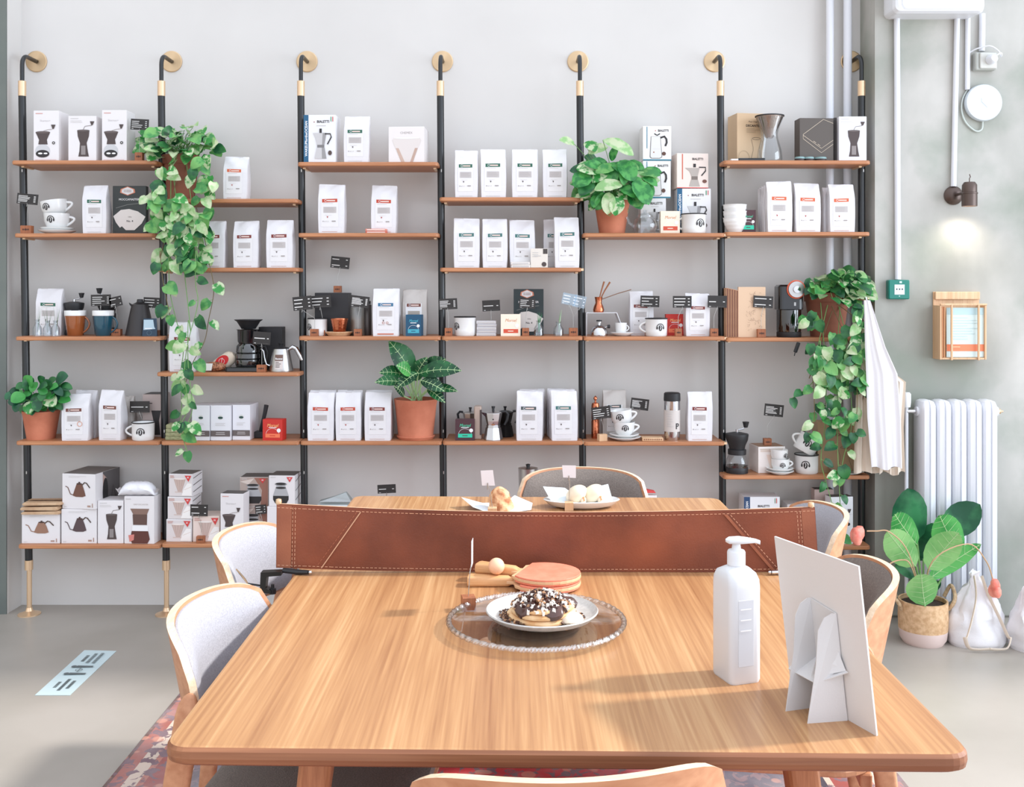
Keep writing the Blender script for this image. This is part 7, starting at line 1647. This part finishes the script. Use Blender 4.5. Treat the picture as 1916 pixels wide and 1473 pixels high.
# round disc
t=thing('wifi_disc','round white disc device with looped cable on the concrete wall','wall device',RP(1836,194)); R=(PX(1871,RY-0.03)-PX(1802,RY-0.03))/2
mb=MB(); mb.lathe([(0,0),(R*0.94,0),(R,-0.008),(R,-0.024),(R*0.96,-0.030),(0,-0.032)],mat('pale_blue_white_plastic',(206,214,220),0.4),n=48,ax='y'); mb.build('body',t)
mb=MB(); mb.tube([(-0.012,-0.0335,0.018),(-0.012,-0.0335,0.002),(0.012,-0.0335,-0.022)],0.0006,I_lg,5); mb.build('mark',t)
mb=MB(); mb.tube(smooth([(-0.060,-0.006,0.062),(-0.083,-0.008,0.020),(-0.088,-0.008,-0.030),(-0.070,-0.008,-0.082),(-0.030,-0.008,-0.118),(-0.002,-0.008,-0.112),(0.002,-0.008,-0.076)]),0.0035,mat('pale_cable',(196,204,198),0.5),8); mb.build('cable',t)
# spotlight
M_brz=mat('dark_bronze',(92,78,72),0.35,metal=0.6)
c0=RP(1783,366); t=thing('wall_spotlight','bronze wall spotlight pointing down with chain loop','spotlight',c0)
mb=MB(); mb.lathe([(0,0),(0.040,0),(0.041,-0.006),(0.030,-0.022),(0.010,-0.028),(0,-0.028)],M_brz,n=32,ax='y'); mb.build('wall_rose',t)
lx=PX(1814,RY-0.10)-c0.x
mb=MB(); mb.tube([(0,-0.02,0),(0.01,-0.10,0.002),(lx,-0.10,0.002)],0.006,M_brz,10); mb.build('arm',t)
mb=MB(); z1=PZ(341,RY-0.1)-c0.z; z0=PZ(386,RY-0.1)-c0.z; zm=(z0+z1)/2
mb.lathe([(0.030,z0),(0.031,z0),(0.031,zm),(0.033,zm+0.001),(0.033,zm+0.006),(0.030,zm+0.008),(0.030,z1-0.012),(0.022,z1),(0,z1+0.001)],M_brz,(lx,-0.10,0),28,cap=False); mb.build('lamp_head',t)
mb=MB(); mb.tube([(lx,-0.10,z1),(lx,-0.10,z1+0.016),(lx+0.004,-0.10,z1+0.022),(lx,-0.10,z1+0.034)],0.0022,M_brz,8); mb.build('chain_loop',t)
em=bpy.data.materials.new('lit_bulb'); em.use_nodes=True; b=em.node_tree.nodes['Principled BSDF']; b.inputs['Emission Color'].default_value=(1,0.85,0.65,1); b.inputs['Emission Strength'].default_value=6
mb=MB(); mb.lathe([(0,z0+0.006),(0.028,z0+0.006),(0.028,z0+0.008),(0,z0+0.008)],em,(lx,-0.10,0),20); mb.build('bulb',t)
sd=bpy.data.lights.new('spot_bulb','SPOT'); so=bpy.data.objects.new('spot_bulb',sd); sc.collection.objects.link(so); so.location=(c0.x+lx,RY-0.10,c0.z+z0-0.002); so.rotation_euler=(math.radians(8),0,0)
sd.energy=3.6; sd.spot_size=math.radians(135); sd.spot_blend=1.0; sd.color=(1,0.88,0.76); sd.shadow_soft_size=0.02
# magazine rack
c0=RP(1788,671); t=thing('magazine_rack','pale wooden wall rack holding printed papers, above the radiator','magazine rack',c0)
w=(PX(1833,RY-0.05)-PX(1746,RY-0.05))/2; H=PZ(546,RY)-PZ(671,RY)
mb=MB(); mb.box(-w,w,-0.006,0,0,H,M_palew,0.001); mb.build('back_panel',t)
mb=MB(); mb.box(-w,-w+0.008,-0.075,-0.006,0,H*0.80,M_palew,0.001); mb.build('side_panel',t)
mb=MB(); mb.box(w-0.008,w,-0.075,-0.006,0,H*0.80,M_palew,0.001); mb.build('side_panel',t)
mb=MB(); mb.box(-w+0.0085,w-0.0085,-0.074,-0.0065,0.0005,0.008,M_palew,0.001); mb.build('bottom_panel',t)
mb=MB(); mb.box(-w+0.004,w-0.002,-0.020,-0.006,H*0.885,H,M_palew,0.002); mb.build('top_block',t)
for x in (-w+0.048,w-0.036):
    mb=MB(); mb.box(x-0.004,x+0.004,-0.083,-0.075,-0.002,H*0.81,M_palew,0.001); mb.build('front_slat',t)
mb=MB(); mb.box(-w,w,-0.081,-0.073,H*0.80,H*0.825,M_palew,0.001); mb.build('front_bar',t)
for k in range(2):
    mb=MB(); mb.box(-w+0.012+k*0.008,-w+0.014+k*0.008+0.002,-0.070,-0.012,0.009,H*0.78,flat(206,150,106)); mb.build('divider',t)
pr=thing('printed_leaflet','pale green printed sheet with orange stripe standing in the wall rack','leaflet',(c0.x+0.006,c0.y-0.062,c0.z+0.010)); mb=MB(); mb.box(-w+0.026,w-0.012,-0.004,0,0,H*0.73,flat(206,222,220)); f=Face(mb,2*w-0.038,H*0.73,y=-0.004); mb.M=Matrix.Translation(Vector((0.007,0,0))); f.rect(0,1,0.12,0.26,flat(226,130,90)); f.rect(0,1,0.86,1.0,flat(176,202,206)); f.bars(0.1,0.9,0.32,0.80,9,flat(186,204,202),rn,0.25); f.bars(0.1,0.5,0.17,0.22,1,flat(236,170,130),rn); mb.build('sheet',pr,fixn=False)
# radiator
yt=750; Yr=RY-0.085; top=PZ(750,Yr-0.05); 
t=thing('radiator','white five section column radiator on the concrete wall','radiator',(PX(1787,Yr),Yr,0)); M_rad=mat('radiator_enamel',(226,228,234),0.3,coat=0.2)
W5=(PX(1858,Yr)-PX(1716,Yr)); pch=W5/5
for k in range(5):
    cx=-W5/2+pch*(k+0.5); mb=MB()
    hw=pch*0.455
    def sec(s,z,dy):
        o=[]; 
        for (x,y) in ((-0.30,-1.0),(-0.12,-1.04),(-0.07,-0.90),(0.07,-0.90),(0.12,-1.04),(0.30,-1.0),(0.75,-0.97),(1.0,-0.80),(1.0,0.80),(0.7,1.0),(-0.7,1.0),(-1.0,0.80),(-1.0,-0.80),(-0.75,-0.97)):
            o.append((cx+x*hw*s,y*dy,z))
        return o
    mb.loops([sec(0.55,0.10,0.045),sec(1.0,0.115,0.055),sec(1.0,top-0.045,0.055),sec(0.97,top-0.022,0.053),sec(0.80,top-0.006,0.045),sec(0.45,top,0.030)],M_rad,True); mb.build('section',t)
for z in (0.16,top-0.05):
    mb=MB(); mb.tube([(-W5/2-0.006,0,z),(W5/2+0.018,0,z)],0.020,M_rad,14); mb.build('header_pipe',t)
mb=MB(); mb.lathe([(0,0.014+W5/2),(0.010,0.014+W5/2),(0.011,0.03+W5/2),(0.004,0.034+W5/2),(0.004,0.042+W5/2),(0,0.043+W5/2)],M_brass,(0,0,top-0.05),12,ax='x'); mb.build('bleed_plug',t)
mb=MB(); mb.tube([(-W5/2-0.004,0,top-0.05),(-W5/2-0.045,0,top-0.05)],0.009,M_chrome,10); mb.tube([(-W5/2-0.045,0,top-0.03),(-W5/2-0.045,0,0.004)],0.008,M_pipe,10); mb.build('supply_pipe',t)
mb=MB(); mb.lathe([(0,0),(0.016,0),(0.018,0.02),(0.018,0.055),(0.012,0.062),(0,0.062)],M_white,(-W5/2-0.045,0,top-0.032),18); mb.build('thermostat_head',t)
# hanging cloths
def cloth(label,name,prof,Y,m,seed,cat='apron',waves=5,amp=0.007,thick=0.012,rag=0.0):
    rg=random.Random(seed); xc=(prof[0][0]+prof[0][1])/2; O=P3(xc,prof[0][2],Y); t=thing(name,label,cat,O,0,'white cloths hanging at the corner'); L=[]; n=36; ph=rg.uniform(0,6)
    # interpolate the outline
    rows=[]
    for a,b in zip(prof,prof[1:]):
        for k in range(6):
            q=k/6; rows.append([a[i]+(b[i]-a[i])*q for i in range(3)])
    rows.append(list(prof[-1])); NR=len(rows)
    for j,(xa,xb,y) in enumerate(rows):
        q=j/(NR-1); l=[]; A=amp*(0.3+0.9*q)
        for side in (0,1):
            for i in range(n+1):
                u=i/n if side==0 else 1-i/n
                x=xa+(xb-xa)*u; wv=math.sin(u*waves*PI*2/2+ph+q*1.3)*A+math.sin(u*waves*2.3*PI+ph*2)*A*0.35
                yy=y+(rag*math.sin(u*9+ph) if j==NR-1 else 0)
                p=P3(x,yy,Y)-O; e=thick/2*(math.sin(PI*min(1,max(0,u)))**0.5)*(0.4+q)
                l.append((p.x,wv+(-e if side==0 else e),p.z))
        L.append(l)
    mb=MB(); mb.loops(L,m,True); mb.build('cloth',t)
    mb=MB(); mb.tube([(0,0,0.0),(0.0,0.01,0.012),(0.004,0.02,0.008)],0.003,m,6); mb.build('hanging_loop',t)
    return t
M_cot=mat('white_cotton',(226,224,226),0.9,bump=0.3,bump_scale=300); M_cot2=mat('cream_cotton',(226,212,196),0.9,bump=0.3,bump_scale=300)
cloth('cream cotton cloth hanging rearmost, next to the last post','hanging_cloth',[(1618,1630,590),(1604,1640,690),(1601,1646,780),(1598,1650,884)],4.27,M_cot2,3,rag=2)
cloth('bright white cotton apron hanging in front at the wall corner','hanging_apron',[(1616,1628,562),(1617,1640,600),(1618,1656,650),(1620,1678,700),(1622,1684,780),(1630,1686,876)],4.20,M_cot,5,waves=4,rag=3)
cloth('pale cotton cloth with uneven hem peeking out on the right','hanging_cloth',[(1655,1668,695),(1650,1695,715),(1648,1690,800),(1644,1692,886)],4.25,M_cot2,9,waves=6,rag=4)
o=thing('wall_hook','small brass hook carrying the hanging white cloths','hook',P3(1622,562,4.23)); mb=MB(); mb.tube([(0,0.12,0.004),(0,0.0,0.0),(0,-0.02,0.008)],0.003,M_brass,8); mb.build('hook_bar',o)
# tote bags on the floor
def totebag(x0,x1,yt,yb,Y,label,seed,knot=0.5):
    rg=random.Random(seed); O=Vector((PX((x0+x1)/2,Y),Y,0)); w=(PX(x1,Y)-PX(x0,Y))/2; H=PZ(yt,Y)
    t=thing('cotton_bag',label,'bag',O,0,'white cotton bags on the floor'); L=[]; n=40
    for (q,s,o) in ((0,0.94,0),(0.05,1.0,0),(0.2,0.98,0.0),(0.4,0.86,0.02),(0.6,0.66,0.04),(0.75,0.46,0.05),(0.86,0.26,0.05),(0.94,0.16,0.04),(1.0,0.20,0.03)):
        l=[]
        for i in range(n):
            a=2*PI*i/n; cr=1+0.06*math.sin(5*a+seed+q*5)*(0.3+q)+0.10*math.sin(9*a+seed*2)*(q>0.3)*q+0.05*math.sin(14*a+q*9)*q
            l.append((w*s*cr*math.copysign(abs(math.cos(a))**0.8,math.cos(a))+o*w*(knot-0.5)*4,0.085*s*cr*math.sin(a),H*q+0.006*math.sin(4*a)*q))
        L.append(l)
    LL=[]
    for a,b in zip(L,L[1:]):
        for k in range(4): LL.append([tuple(a[i][c]+(b[i][c]-a[i][c])*k/4 for c in range(3)) for i in range(n)])
    LL.append(L[-1])
    for l in LL:
        for i,p in enumerate(l):
            v=Vector(p); nz=noise.noise_vector(v*14+Vector((seed,0,0)))*0.018+noise.noise_vector(v*34+Vector((0,seed,0)))*0.008
            k_=min(1,p[2]*12); l[i]=(p[0]+nz.x*k_,p[1]+nz.y*k_,max(0,p[2]+nz.z*k_))
    mb=MB(); mb.loops(LL,M_cot,True); mb.build('sack',t)
    for s in (-1,1):
        mb=MB(); pts=[(0.015*s,-0.02,H*0.93),(s*w*0.22,-0.060,H*0.70),(s*w*0.46,-0.088,H*0.44),(s*w*0.70,-0.102,H*0.20),(s*w*0.78,-0.106,0.055),(s*w*0.66,-0.108,0.018),(s*w*0.36,-0.112,0.012),(0.0,-0.116,0.016)]; mb.tube(smooth(pts),0.0095,M_cot2,8,sx=0.35); mb.build('strap',t)
    return t
totebag(1772,1879,1066,1202,4.06,'white cotton bag with looped straps standing beside the basket pot',2)
totebag(1890,1990,1058,1211,4.00,'white cotton bag cut by the right picture edge',5)
# floor sticker
def FP(x,y,z=0.0): Y=F*(EYE-z)/(y-HY); return Vector((PX(x,Y),Y,z))
q=[FP(65,1302),FP(131,1302),FP(218,1219),FP(158,1217.5)]; c=(q[0]+q[2])/2
t=thing('floor_sticker','pale rectangular distancing sticker with printed figures on the left floor','floor sticker',(c.x,c.y,0)); mb=MB()
mb.loops([[p-c+Vector((0,0,0.0006)) for p in q],[p-c+Vector((0,0,0.0016)) for p in q]],mat('sticker_film',(196,214,216),0.4),False); mb.build('film',t)
ex=(q[3]-q[0]); ey=(q[1]-q[0]); Lx=ex.length; Ly=ey.length; exn=ex.normalized(); eyn=ey.normalized()
mb=MB(); f=Face(mb,Lx,Ly,base=lambda x,y,e: tuple(exn*x+eyn*(-(y-Ly/2))+Vector((0,0,0.0018+e*0.3)))); k=flat(96,104,106)
for (uc,ws) in ((0.22,(0.12,0.24,0.16)),(0.80,(0.14,0.22,0.24))):
    for v,wd in zip((0.70,0.50,0.30),ws):
        x=uc-wd/2
        while x<uc+wd/2: f.rect(x,min(x+0.011,uc+wd/2),v-0.05,v+0.05,k); x+=0.016
for u in (0.44,0.60):
    f.circ(u,0.76,0.010,k); f.poly([(u-0.020,0.68),(u+0.020,0.68),(u+0.014,0.42),(u+0.012,0.18),(u-0.012,0.18),(u-0.014,0.42)],k)
f.line([(0.475,0.5),(0.565,0.5)],0.003,k); f.arc(0.52,0.5,0.012,0,2*PI,0.0025,k,14)
mb.build('print',t,fixn=False)
